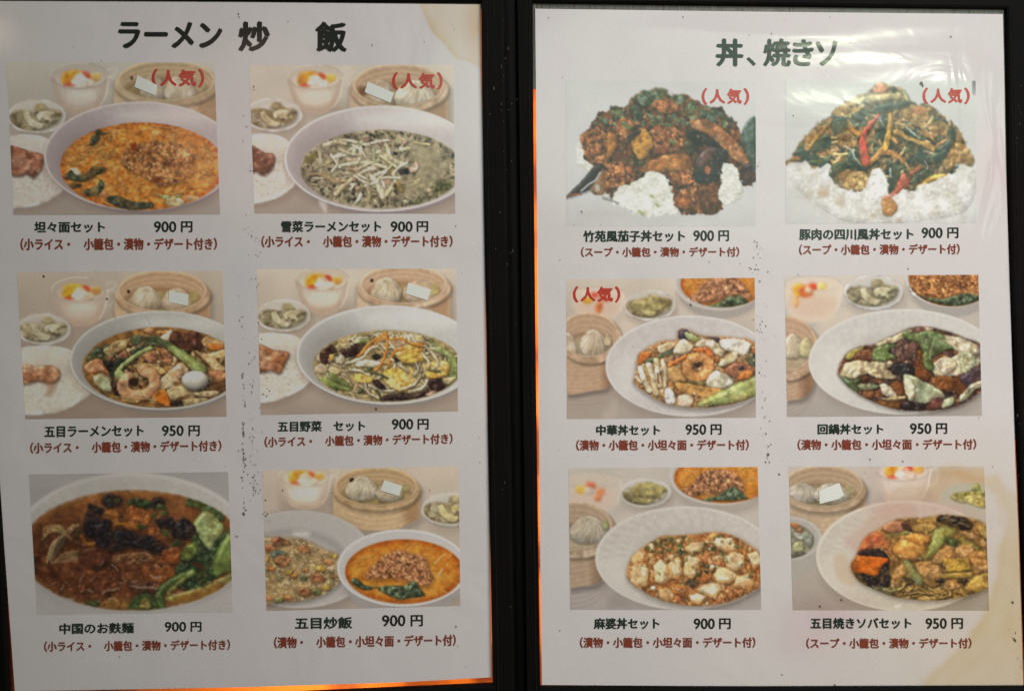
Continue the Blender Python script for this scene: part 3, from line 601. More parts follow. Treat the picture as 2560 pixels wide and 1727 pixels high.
def dish_vegetable():
    P = Painter([(128, 70), (1662, 67), (1675, 1162), (160, 1190)], 14, 'c4b1a3'); backdrop(P, 'cbb9ab', 'a08a7e')
    P.id = 0
    cup(P, 632, 150, 1.0, body='c0ab9b', hi='d0c2b6', f=('d8922a', 'c44a2a', 'dba04c', 'd9bba6'))
    steamer(P, 1258, 190, 318, 138, wall=330, wood='c2a68e', light='d0b6a0', dark='9a7858', floor='a38a66')
    P.clip = P.mask_ell(1258, 190, 312, 134)
    dumpling(P, 1125, 235, 120, 102, 'c4b29d', '8a745c', 'ddcfbc', 11); dumpling(P, 1380, 240, 130, 92, 'c2ab95', '8c7660', 'd8c6b2'); P.E(1500, 225, 38, 45, 'a8966a', dome=12, bump=6, soft=9)
    P.E(1014, 158, 13, 14, '2d1f18', flat=True); P.clip = None
    P.soften((P.ids == P.id) * 1., 1.6)
    pickles(P, 338, 432, 1.0, dish='c2b8b1', fill='82755c', pale='c2b498')
    rice_bowl(P, [(110, 580), (230, 560), (330, 565), (450, 590), (540, 680), (590, 800), (560, 920), (500, 980), (380, 1050), (260, 1090), (120, 1098), (0, 1040), (0, 640)],
              [(130, 655), (190, 660), (260, 692), (375, 712), (355, 780), (310, 870), (240, 848), (200, 858), (140, 850)], dish='cbc1bb', rice='ccc1b7', ric2='dcd3c9', glaze='93603f', gl2='ac7e60')
    P.E(180, 740, 22, 50, 'c8a08a', flat=True, alpha=.45, soft=20)
    noodle_bowl(P, 1140, 728, 705, 380, wall='b7b3b1', rim='cac4c1', shade='8e8684')
    P.E(1300, 415, 80, 22, 'cdc7c4', flat=True, alpha=.7, soft=36)
    P.clip = P.mask_ell(1140, 728, 684, 366)
    P.E(1135, 815, 575, 276, '9a8459', flat=True, col2='b09a70', ck=2, mott=.2, soft=10); m = P.mask_ell(1135, 815, 566, 268, soft=10); P.clip = m
    P.scatter(m, 260, (10, 30), ['a88f66', '8a7348', 'c2ad86', 'd0c0a0', '6e5b38', 'b59a78'], asp=(.3, .8), dome=10, gloss=.3, bump=5, soft=4, shadow=.3, shw=9)
    P.strands(m, 170, (90, 230), (10, 17), ['c8b696', 'd2c4a8', 'b8a27c', 'c0aa88', 'ae9a72'], curl=70, shadow=.4, shw=10, gloss=.3)
    G = dict(dome=18, bump=10, bk=2, gloss=.4, mott=.16, soft=4, shadow=.5, shw=14)
    P.F([(1380, 590), (1430, 590), (1520, 650), (1630, 720), (1600, 745), (1500, 700), (1410, 640)], '8b9460', **G)
    P.F([(1595, 750), (1640, 730), (1680, 800), (1680, 890), (1610, 890)], '7c8a50', **G)
    P.F([(1230, 580), (1400, 560), (1440, 590), (1380, 640), (1260, 620)], 'bfae8a', **G)
    P.strands(m * P.mask_poly([(1000, 560), (1400, 560), (1500, 680), (1000, 680)]), 26, (80, 180), (12, 17), ['cfc2aa', 'd8ccb4', 'bda98a'], curl=40, shadow=.45, shw=10, gloss=.35)
    # mushroom, wood ear
    P.F([(610, 740), (620, 690), (660, 650), (700, 645), (745, 690), (740, 730), (700, 740), (670, 790), (625, 790)], '3f2620', dome=28, gloss=.5, gp=10, bump=8, shadow=.5, soft=4, mott=.2)
    P.F([(670, 770), (700, 730), (740, 715), (740, 760), (700, 790)], '9c7c62', **G)
    P.F([(760, 690), (820, 680), (880, 640), (960, 635), (980, 660), (930, 710), (880, 740), (810, 745), (780, 720)], '33201d', dome=20, gloss=.5, bump=18, bk=3, shadow=.5, soft=4)
    P.S([(800, 700), (860, 690), (905, 655)], 8, '6e4c40', alpha=.8, soft=7)
    P.F([(880, 640), (900, 610), (950, 600), (1000, 610), (990, 640), (940, 640)], '7d8a50', **G); P.S([(885, 632), (910, 600), (970, 596)], 14, 'cfc8b4', gloss=.3)
    P.F([(710, 740), (770, 720), (800, 750), (790, 790), (740, 790)], 'd2c8b6', **G)
    P.F([(685, 730), (720, 720), (730, 755), (700, 770)], 'c9a25a', **G); P.F([(720, 730), (760, 718), (750, 738)], '3e4a30', **G)
    P.F([(680, 830), (740, 820), (770, 860), (720, 890), (690, 870)], 'bba47e', **G)
    P.F([(770, 640), (830, 635), (850, 670), (790, 680)], 'b8a27e', **G)
    P.F([(900, 780), (960, 765), (1060, 780), (1060, 810), (980, 820), (890, 815)], 'd5cbb0', **G)
    P.F([(880, 880), (940, 870), (1020, 900), (1000, 945), (930, 945), (880, 920)], 'c8a65e', dome=20, bump=16, bk=2, gloss=.3, mott=.15, shadow=.4)
    for q in [[(1180, 700), (1250, 660), (1330, 650), (1400, 700), (1430, 760), (1360, 790), (1290, 800), (1230, 770)], [(1100, 850), (1200, 830), (1300, 850), (1370, 900), (1360, 940), (1290, 1000), (1200, 1000), (1120, 940)],
              [(1400, 820), (1440, 790), (1580, 770), (1610, 850), (1560, 900), (1440, 900)]]:
        P.F(q, 'c39d4e', dome=28, bump=30, bk=2, gloss=.3, mott=.2, col2='d2b67a', shadow=.5, shw=16, soft=5)
    P.F([(1290, 820), (1360, 870), (1375, 920), (1300, 950), (1250, 900)], 'd4b678', dome=14, bump=8, gloss=.2, soft=6)
    P.F([(1150, 610), (1220, 600), (1280, 620), (1260, 660), (1180, 660)], 'b8967a', dome=18, bump=14, bk=2, gloss=.3)
    for q, w, c in [([(1000, 660), (960, 690), (910, 735)], 24, 'c87a2c'), ([(1110, 560), (1060, 600), (980, 650), (930, 720)], 20, 'cf8434'), ([(1130, 590), (1060, 620), (1020, 680)], 16, 'c6752a'),
                    ([(1150, 605), (1240, 600), (1310, 640), (1400, 640)], 16, 'cf8434'), ([(1115, 560), (1130, 640), (1110, 740), (1060, 830), (990, 870)], 20, 'cc7e30'), ([(1250, 680), (1190, 700), (1140, 800)], 22, 'c6782e'),
                    ([(1410, 640), (1400, 680), (1370, 700)], 14, 'cc8238'), ([(1290, 630), (1350, 650), (1400, 660)], 12, 'd29048')]:
        P.S(q, w, c, shadow=.4, shw=9, gloss=.35)
    for q, w in [([(960, 720), (1000, 680), (1060, 660)], 18), ([(810, 790), (900, 770), (960, 735)], 20), ([(1160, 760), (1220, 800), (1290, 850)], 20), ([(1420, 660), (1480, 720), (1520, 790), (1480, 840)], 24),
                 ([(1380, 900), (1330, 960), (1240, 990)], 18), ([(990, 960), (1080, 1000), (1180, 1000)], 18), ([(1440, 920), (1400, 980), (1300, 1010)], 18), ([(840, 840), (920, 850), (990, 880)], 20),
                 ([(1400, 720), (1450, 780), (1440, 830)], 20), ([(650, 830), (670, 880), (700, 920)], 18), ([(960, 940), (980, 1010), (1060, 1060)], 16), ([(1350, 790), (1370, 840), (1340, 880)], 20)]:
        P.S(q, w, 'cbbda2', shadow=.5, shw=10, gloss=.4)
    P.F([(1010, 740), (1050, 715), (1080, 740), (1050, 765)], '26221e', **G); P.F([(980, 830), (1010, 820), (1020, 845), (990, 850)], '2e3a2c', **G)
    P.S([(960, 850), (1050, 870), (1130, 905)], 16, '4c5a36', shadow=.4); P.S([(1455, 850), (1530, 852)], 14, '48543a', shadow=.4); P.S([(1050, 1000), (1080, 1050)], 22, '4f5a3c', shadow=.4)
    P.F([(1020, 930), (1060, 920), (1120, 980), (1070, 990)], '2a1c1a', **G); P.F([(1180, 740), (1220, 770), (1190, 780)], '2c221e', **G)
    for q, c in (([(590, 910), (620, 895), (700, 920), (800, 960), (850, 980), (830, 1005), (740, 985), (620, 945)], '8b9a58'), ([(680, 870), (710, 870), (790, 920), (840, 970), (800, 960), (700, 920)], '74844a'), ([(650, 970), (740, 990), (730, 1010), (670, 990)], '5d6c40')):
        P.F(q, c, dome=16, gloss=.4, mott=.12, shadow=.5, shw=12)
    P.F([(565, 850), (600, 800), (640, 800), (680, 840), (620, 870)], 'b09a80', dome=18, bump=12, bk=2, gloss=.3, shadow=.3)
    P.F([(905, 1000), (940, 990), (950, 1010), (910, 1020)], '3c4a32', **G)
    P.F([(1075, 1070), (1110, 1040), (1220, 1020), (1340, 1020), (1440, 990), (1450, 1030), (1360, 1070), (1200, 1090), (1090, 1090)], '2d1b1a', dome=20, bump=14, bk=2, gloss=.5, shadow=.5, soft=4)
    P.F([(1440, 950), (1470, 910), (1540, 905), (1570, 950), (1610, 960), (1590, 1000), (1500, 1010), (1460, 990)], '2f1d1c', dome=22, bump=26, bk=3, gloss=.5, shadow=.5, soft=4)
    P.F([(1420, 1030), (1480, 1005), (1510, 1010), (1470, 1045)], 'bd9080', **G); P.F([(1560, 910), (1640, 895), (1660, 910), (1610, 950), (1570, 940)], 'c9b48c', **G)
    P.unify(m, 'a8946c', .2, 2.2, .22, .12)
    P.glaze(m, 70)
    P.grit(m, .13, .3, .06)
    P.clip = None
    P.E(1045, 1145, 7, 10, '2a2320', flat=True)
    return P

def dish_beef():
    P = Painter([(197, 97), (1550, 80), (1582, 1030), (252, 1050)], 15, '7d7472'); backdrop(P, '8c8382', '938a89')
    P.id = 0; P.part('pictured_bowl')
    P.E(905, 560, 800, 474, '9d9590', flat=True, soft=14, mott=.03)
    P.tint(P.mask_ell(900, 560, 800, 474) * (1 - P.mask_ell(900, 580, 780, 470, soft=14)), 'aaa29e', .7)
    P.tint(P.mask_ell(620, 160, 500, 60, soft=120), '948c88', .4)
    P.F([(190, 820), (330, 900), (560, 990), (820, 1030), (1100, 1030), (1400, 960), (1600, 860), (1600, 1060), (190, 1060)], '99918e', soft=16, flat=True)
    P.clip = P.mask_ell(905, 610, 765, 408, soft=12)
    P.E(905, 610, 765, 408, '764a28', flat=True, col2='5e361c', ck=4, mott=.14, soft=26); m = P.clip
    P.mul(m * P.mask_ell(500, 720, 420, 260, soft=260), '9c6c58', .6)
    P.tint(m * (1 - P.mask_ell(905, 620, 735, 380, soft=50)), '84592e', .6)
    P.scatter(m * P.mask_ell(800, 700, 620, 280, soft=100), 300, (12, 40), ['5a2f18', '6e3f20', '4a2312', '7c4d2a', '683a22'], asp=(.3, .8), dome=12, gloss=.35, gp=10, bump=8, bk=2, soft=10, shadow=.2, shw=14, alpha=.8)
    for k in range(26):
        f = k / 25; x0 = 540 - 120 * f + P.rng.uniform(-14, 14); y0 = 430 + 90 * f; P.S([(x0 - 10, y0), (x0 - 60, y0 + 60 + P.rng.uniform(-14, 14)), (x0 - 150 + 60 * f, y0 + 150 + P.rng.uniform(-20, 30))], P.rng.uniform(12, 20), ['8f7350', 'a38863', '7c6040', 'b39a74'][k % 4], shadow=.25, shw=10, gloss=.25, alpha=.9)
    for k in range(9): P.S([(290 + k * 6, 540 - k * 8), (330 + k * 9, 452 + k * 5), (420 + k * 8, 440 + k * 12)], 13, ['94774f', 'a88c64', '7d6242'][k % 3], shadow=.2, shw=8, gloss=.2, alpha=.85)
    for k in range(7): P.S([(350 + k * 10, 700 - k * 8), (430, 690 - k * 9), (530, 650 - k * 6)], 12, ['8a6c48', '9c805a', '785c3c'][k % 3], shadow=.2, shw=8, gloss=.2, alpha=.8)
    P.S([(290, 530), (300, 460), (370, 445), (430, 470)], 14, '8d6f48'); P.S([(350, 690), (440, 690), (540, 650)], 16, '84684a')
    P.S([(330, 380), (430, 370), (560, 380)], 12, '6d4630', alpha=.7); P.S([(300, 420), (400, 395), (520, 400)], 10, '80553a', alpha=.6)
    G = dict(dome=22, bump=16, bk=2, gloss=.4, gp=9, mott=.22, soft=5, shadow=.5, shw=16)
    P.F([(1260, 300), (1300, 235), (1380, 245), (1400, 300), (1340, 320)], '2f5026', **G)
    P.F([(1350, 330), (1420, 310), (1500, 350), (1520, 400), (1460, 400), (1380, 360)], '2e4a24', **G)
    P.F([(830, 380), (800, 440), (900, 480), (1010, 430), (1030, 360), (960, 320), (890, 305)], '774420', dome=26, bump=20, bk=2, gloss=.35, mott=.25, col2='8d5628', shadow=.5)
    P.F([(1010, 460), (1080, 450), (1150, 530), (1170, 590), (1080, 590), (1010, 540)], '6e3d1e', **G)
    P.F([(680, 370), (750, 330), (800, 340), (830, 420), (770, 470), (700, 460)], '7a4a22', **G)
    P.S([(555, 520), (590, 570), (640, 560), (680, 510), (690, 440)], 26, '85531f', gloss=.4, shadow=.5)
    P.S([(760, 430), (850, 430), (940, 460)], 14, '96601f', gloss=.3)
    D = dict(dome=18, bump=16, bk=2, gloss=.45, gp=10, mott=.3, soft=6, shadow=.5, shw=16)
    for q in [[(570, 440), (600, 300), (640, 310), (700, 330), (680, 400), (660, 480), (620, 530), (580, 490)], [(695, 260), (740, 228), (830, 260), (820, 300), (760, 320), (700, 300)],
              [(690, 400), (760, 420), (760, 480), (850, 470), (930, 500), (1010, 510), (1080, 540), (1150, 590), (1060, 630), (960, 600), (860, 600), (740, 620), (660, 580), (640, 500)],
              [(1165, 510), (1190, 420), (1240, 395), (1310, 430), (1345, 480), (1310, 530), (1220, 530)], [(1060, 400), (1160, 380), (1180, 450), (1100, 470)], [(1040, 260), (1090, 250), (1120, 290), (1060, 300)]]:
        P.F(q, '1b1416', **D)
    P.F([(880, 280), (930, 260), (1020, 280), (1060, 320), (960, 320)], '202a1c', **D)
    for x, y in ((930, 275), (960, 300), (1075, 320), (1110, 320), (1050, 370), (1120, 360), (965, 450), (1120, 480), (1130, 510), (535, 490), (740, 275), (790, 270), (880, 290), (1000, 290), (1180, 570), (1210, 560)):
        P.E(x, y, 24, 14, '2f4a1e', rot=P.rng.uniform(-60, 60), dome=8, gloss=.4, shadow=.4, mott=.2)
    P.F([(740, 655), (850, 630), (960, 625), (1030, 640), (1010, 670), (930, 690), (850, 680), (760, 700)], '6e4628', dome=14, bump=10, gloss=.5)
    P.S([(860, 640), (960, 628), (1020, 645), (1000, 670), (930, 685)], 6, 'a88c70', alpha=.8)
    P.F([(530, 640), (620, 590), (720, 600), (760, 660), (700, 720), (580, 720)], '4f2818', **G)
    P.F([(530, 840), (560, 760), (640, 750), (640, 850), (600, 900), (540, 890)], '5d3219', **G); P.F([(640, 780), (720, 740), (800, 790), (800, 860), (740, 900), (650, 890)], '5c3019', **G)
    P.F([(960, 730), (1080, 700), (1180, 720), (1190, 780), (1110, 840), (1000, 820)], '6b3a1a', **G); P.F([(1110, 610), (1200, 590), (1240, 640), (1180, 700), (1080, 700)], '6f3c1c', **G)
    P.F([(900, 800), (1080, 830), (1060, 890), (900, 900)], '55301c', **G)
    for q in [[(890, 850), (930, 860), (1000, 860), (1070, 870)], [(690, 905), (720, 885), (800, 870)], [(590, 880), (630, 890)], [(1260, 790), (1310, 800), (1360, 770)], [(1400, 800), (1430, 810)],
              [(620, 960), (660, 960), (680, 940)], [(770, 1000), (820, 990)], [(1250, 670), (1300, 660)], [(1020, 780), (1060, 800), (1090, 790)], [(890, 830), (920, 820)], [(440, 940), (500, 945)]]:
        P.S(q, 9, 'bcaea0', flat=True, alpha=.75, soft=6)
    P.strands(m * P.mask_ell(1000, 780, 240, 110), 18, (30, 80), (4, 7), ['a07c60', 'b39478', '8e6246'], curl=60, alpha=.6)
    # pak choi
    P.F([(1300, 540), (1345, 500), (1420, 590), (1500, 500), (1560, 480), (1560, 620), (1480, 760), (1440, 800), (1360, 700), (1250, 690), (1230, 650), (1310, 640)], '27431e', **D)
    P.F([(1320, 440), (1360, 355), (1420, 350), (1500, 420), (1520, 470), (1460, 560), (1420, 600), (1370, 540)], '7b884f', dome=34, gloss=.4, bump=12, bk=3, mott=.12, col2='8f9c66', soft=5, shadow=.5, shw=14)
    P.S([(1370, 390), (1400, 450), (1420, 530)], 9, 'a9b183', alpha=.7, soft=9)
    P.F([(1440, 720), (1480, 600), (1540, 500), (1590, 470), (1590, 740), (1520, 760), (1470, 790)], '5a7435', dome=40, gloss=.3, mott=.1, soft=6, shadow=.5, shw=16)
    P.F([(1200, 720), (1260, 690), (1330, 720), (1440, 790), (1400, 860), (1280, 880), (1180, 830)], '213a1b', **D)
    P.F([(1230, 620), (1300, 560), (1350, 570), (1310, 660), (1240, 680)], '5d7434', **D)
    P.F([(1140, 930), (1250, 890), (1400, 850), (1560, 770), (1600, 800), (1520, 860), (1390, 900), (1200, 960)], '8c7f4a', dome=18, gloss=.3, soft=8)
    P.F([(1160, 950), (1300, 900), (1560, 830), (1560, 880), (1400, 940), (1240, 960)], '7c5a26', flat=True, soft=14)
    P.S([(1100, 990), (1080, 930), (1110, 870), (1200, 810), (1310, 760)], 56, '3f5c28', dome=26, gloss=.4, shadow=.5, mott=.15, soft=5)
    P.S([(1140, 940), (1150, 890), (1220, 830), (1310, 755)], 22, '7b8a46', dome=12, gloss=.4, soft=8)
    P.F([(880, 1000), (920, 920), (1010, 900), (1060, 960), (1050, 1010)], '33521f', **D); P.F([(950, 1000), (960, 940), (1010, 940), (1020, 1000)], '7c6a3a', **D)
    P.F([(690, 960), (760, 930), (860, 960), (860, 1010), (700, 1010)], '7b5526', **G); P.F([(580, 960), (660, 960), (640, 1000)], '35481f', **D)
    P.S([(870, 1000), (900, 960), (970, 930)], 14, '2f521f')
    P.unify(m, '5a3018', .35, 4.5, .25, .04)
    P.glaze(m, 40, 'c8bcae')
    P.grit(m, .12, .25, .06)
    P.clip = None
    P.soften(np.ones((P.H, P.W), np.float32), 3.4)
    P.glaze(m * P.mask_ell(800, 820, 500, 160, soft=100), 26, 'c4b6a8', (4, 8), (16, 60), .6)
    P.buf *= 1 - .08 * (P.mask_ell(700, 650, 560, 380, soft=260))[..., None]
    return P

def small_dandan(P, cx, cy, rx, ry, sx, sy, srx, sry, bowl=('b0a6a2', 'c8bfba', '8a7f7a'), soup=('b8742c', 'c88c44'), meat=None, leaf=None, n=160, mc=('a87048', 'b27c50', 'bd8a5c', '945e3c'), name='pictured_noodle_bowl'):
    P.part(name)
    P.E(cx + 14, cy + 50, rx, ry, '7d6a60', flat=True, alpha=.4, soft=60)
    P.E(cx + 6, cy + ry * .28, rx * .93, ry * 1.02, bowl[2], flat=True, soft=10)
    P.E(cx, cy, rx, ry, bowl[1], flat=True, soft=4)
    P.E(cx + 2, cy + 2, rx - 14, ry - 11, bowl[0], flat=True, soft=8)
    old = P.clip; P.clip = P.mask_ell(cx, cy, rx - 14, ry - 10) * (1 if old is None else old)
    P.E(sx, sy, srx, sry, soup[0], flat=True, col2=soup[1], ck=3, mott=.12, soft=7); m = P.mask_ell(sx, sy, srx, sry, soft=10); P.clip = P.clip * m
    P.mul(m * (1 - P.mask_ell(sx, sy, srx * .92, sry * .9, soft=40)), 'c07030', .6)
    P.strands(m, 60, (60, 150), (8, 14), [soup[1], 'cf9a58', 'c08038'], curl=60, shadow=.12, shw=7, gloss=.1, alpha=.5)
    P.scatter(m, 100, (4, 9), ['b0662a', 'd09850', 'a85c22'], dome=4, soft=4, gloss=.3, alpha=.5)
    if meat: minced(P, meat, n, (6, 15), list(mc), 'a', under=mc[0])
    if leaf:
        for q in leaf: P.F(q, '38482f', dome=16, bump=16, bk=2, gloss=.35, mott=.4, soft=5, shadow=.4, col2='566848', ck=2)
    P.clip = old

def dish_friedrice():
    P = Painter([(100, 70), (1432, 40), (1442, 988), (125, 1022)], 16, 'baa694'); backdrop(P, 'bda997', '96837a')
    P.id = 0
    P.E(420, 250, 220, 100, '8f7d72', flat=True, alpha=.3, soft=90)
    cup(P, 388, 105, .86, body='b8a797', hi='c8baac', f=('d08a34', 'cc6030', 'd59a50', 'cfb49e'))
    P.E(560, 250, 90, 60, 'a08c80', flat=True, alpha=.3, soft=60)
    steamer(P, 872, 180, 268, 122, wall=150, wood='ab8f6f', light='b99e7f', dark='836a4c', lid=1.1, floor='8f7a55')
    P.clip = P.mask_ell(872, 180, 262, 118)
    dumpling(P, 770, 190, 108, 84, 'b3a490', '7c6b54', 'c9bca9', 11); dumpling(P, 960, 215, 90, 70, 'ac9c86', '7c6b54', 'c0b29c'); P.E(1075, 185, 30, 34, '988660', dome=10, bump=5, soft=8)
    P.F([(692, 125), (720, 120), (715, 140), (692, 150)], '2c1f18', flat=True); P.clip = None
    pickles(P, 1385, 335, .98, dish='aca29a', fill='86745a', pale='b5a276', dk='4e3c28')
    # wide plate
    P.part('pictured_rice_plate')
    P.E(360, 690, 520, 350, '7f6d64', flat=True, alpha=.5, soft=50)
    P.E(350, 672, 505, 332, 'b0a7a3', flat=True, soft=5, mott=.02); P.E(350, 668, 492, 318, 'a9a19d', flat=True, soft=10)
    P.E(300, 700, 380, 235, '8f8784', flat=True, soft=30, alpha=.7); P.E(290, 720, 360, 215, 'a59c97', flat=True, soft=30)
    P.E(365, 500, 60, 18, 'c2bbb6', flat=True, soft=30, alpha=.8)
    q = [(60, 560), (180, 530), (300, 525), (420, 555), (520, 610), (620, 650), (640, 760), (590, 860), (460, 930), (330, 955), (200, 962), (60, 950)]
    P.F(q, '9c845f', dome=50, bump=14, bk=2, mott=.15, soft=14, shadow=.3, shw=30); m = P.mask_poly(q, soft=16)
    P.scatter(m, 1300, (6, 12), ['b49a72', 'a98c64', 'bea680', '967550', 'c4ae8c', 'a5805a'], asp=(.35, .6), dome=4, lit=.6, soft=3, shadow=.22, shw=6, gloss=.12)
    G = dict(dome=16, bump=12, bk=2, gloss=.35, mott=.25, soft=5, shadow=.45, shw=12)
    for x, y, r in ((150, 600, 45), (210, 550, 50), (230, 680, 60), (380, 605, 45), (470, 800, 55), (380, 890, 50), (260, 560, 25)):
        P.F([(x - r, y), (x - r * .4, y - r * .6), (x + r * .5, y - r * .5), (x + r, y + r * .1), (x + r * .4, y + r * .6), (x - r * .5, y + r * .5)], ['7c4b32', '6b3a28', '8a5c3a'][int(x) % 3], **G)
    for x, y, r, c in ((155, 735, 34, 'bd7034'), (545, 690, 30, 'c87e48'), (310, 780, 26, 'c88438'), (260, 930, 34, 'c06c38'), (140, 935, 26, 'b0582c'), (395, 740, 18, 'b87838'), (585, 650, 18, 'c49a3c'), (490, 735, 34, 'b88a34'),
                       (280, 755, 24, 'c8a040'), (520, 865, 28, 'cba24a'), (560, 740, 26, 'b5a48c'), (210, 800, 24, '6e7448'), (380, 800, 28, '4f5c38'), (465, 890, 30, '56663a'), (205, 940, 30, '6c6c42'), (590, 790, 20, 'bc7a40'), (130, 670, 22, 'bfa050')):
        r *= .85; P.F([(x - r, y - r * P.rng.uniform(.1, .5)), (x, y - r * P.rng.uniform(.5, .9)), (x + r, y - r * P.rng.uniform(.1, .6)), (x + r * .8, y + r * .6), (x - r * .3, y + r * P.rng.uniform(.5, .9)), (x - r * .9, y + r * .4)], c, **dict(G, rag=7, alpha=.85))
    P.F([(150, 640), (190, 610), (250, 620), (260, 640), (210, 640), (180, 660)], '47594e', **G)
    P.unify(m, 'a88a5e', .3, 4, .25); P.glaze(m, 40)
    small_dandan(P, 1050, 730, 446, 262, 1060, 755, 400, 218, bowl=('b0a8a6', 'bfb8b5', '968d8a'), soup=('b06e26', 'bd8336'),
                 meat=[(880, 690), (930, 640), (1020, 620), (1120, 640), (1200, 660), (1230, 740), (1260, 800), (1200, 850), (1100, 820), (980, 800), (900, 800), (780, 800), (820, 750)], n=300,
                 mc=('a87250', 'b27e56', 'bd8a60', '93603f', 'bb8456'),
                 leaf=[[(695, 820), (730, 800), (800, 850), (880, 860), (800, 880), (740, 860)], [(880, 870), (960, 850), (1060, 850), (1130, 820), (1170, 870), (1200, 920), (1110, 930), (1040, 945), (960, 920)]])
    P.S([(1270, 700), (1310, 660), (1340, 640)], 12, 'bfa06a'); P.S([(1290, 790), (1320, 740)], 12, 'c4a878')
    return P

def ground_plate(P, cx, cy, rx, ry, c='b2a9a6', rim='c2bab7', sh='8a7c74', grooves=0):
    P.part('pictured_plate')
    P.E(cx + 20, cy + 55, rx, ry, sh, flat=True, alpha=.55, soft=70)
    P.E(cx, cy, rx, ry, rim, flat=True, soft=5); P.E(cx + 4, cy + 2, rx - 14, ry - 11, c, flat=True, soft=10, mott=.02)
    m = P.mask_ell(cx, cy, rx - 14, ry - 12)
    P.tint(m * P.mask_ell(cx - rx * .7, cy + ry * .2, rx * .25, ry * .5, soft=160), rim, .6)
    P.tint(m * P.mask_ell(cx + rx * .1, cy + ry * .12, rx * .72, ry * .68, soft=120), 'a3988f', .45)
    for k in range(grooves):
        a = math.radians(150 + k * 150 / max(grooves - 1, 1))
        x0, y0 = cx + math.cos(a) * rx * .93, cy - abs(math.sin(a)) * ry * .93; x1, y1 = cx + math.cos(a + .12) * rx * .68, cy - abs(math.sin(a + .12)) * ry * .66
        P.S([(x0, y0), ((x0 + x1) / 2 + 8, (y0 + y1) / 2), (x1, y1)], 10, sh, flat=True, alpha=.13, soft=18)

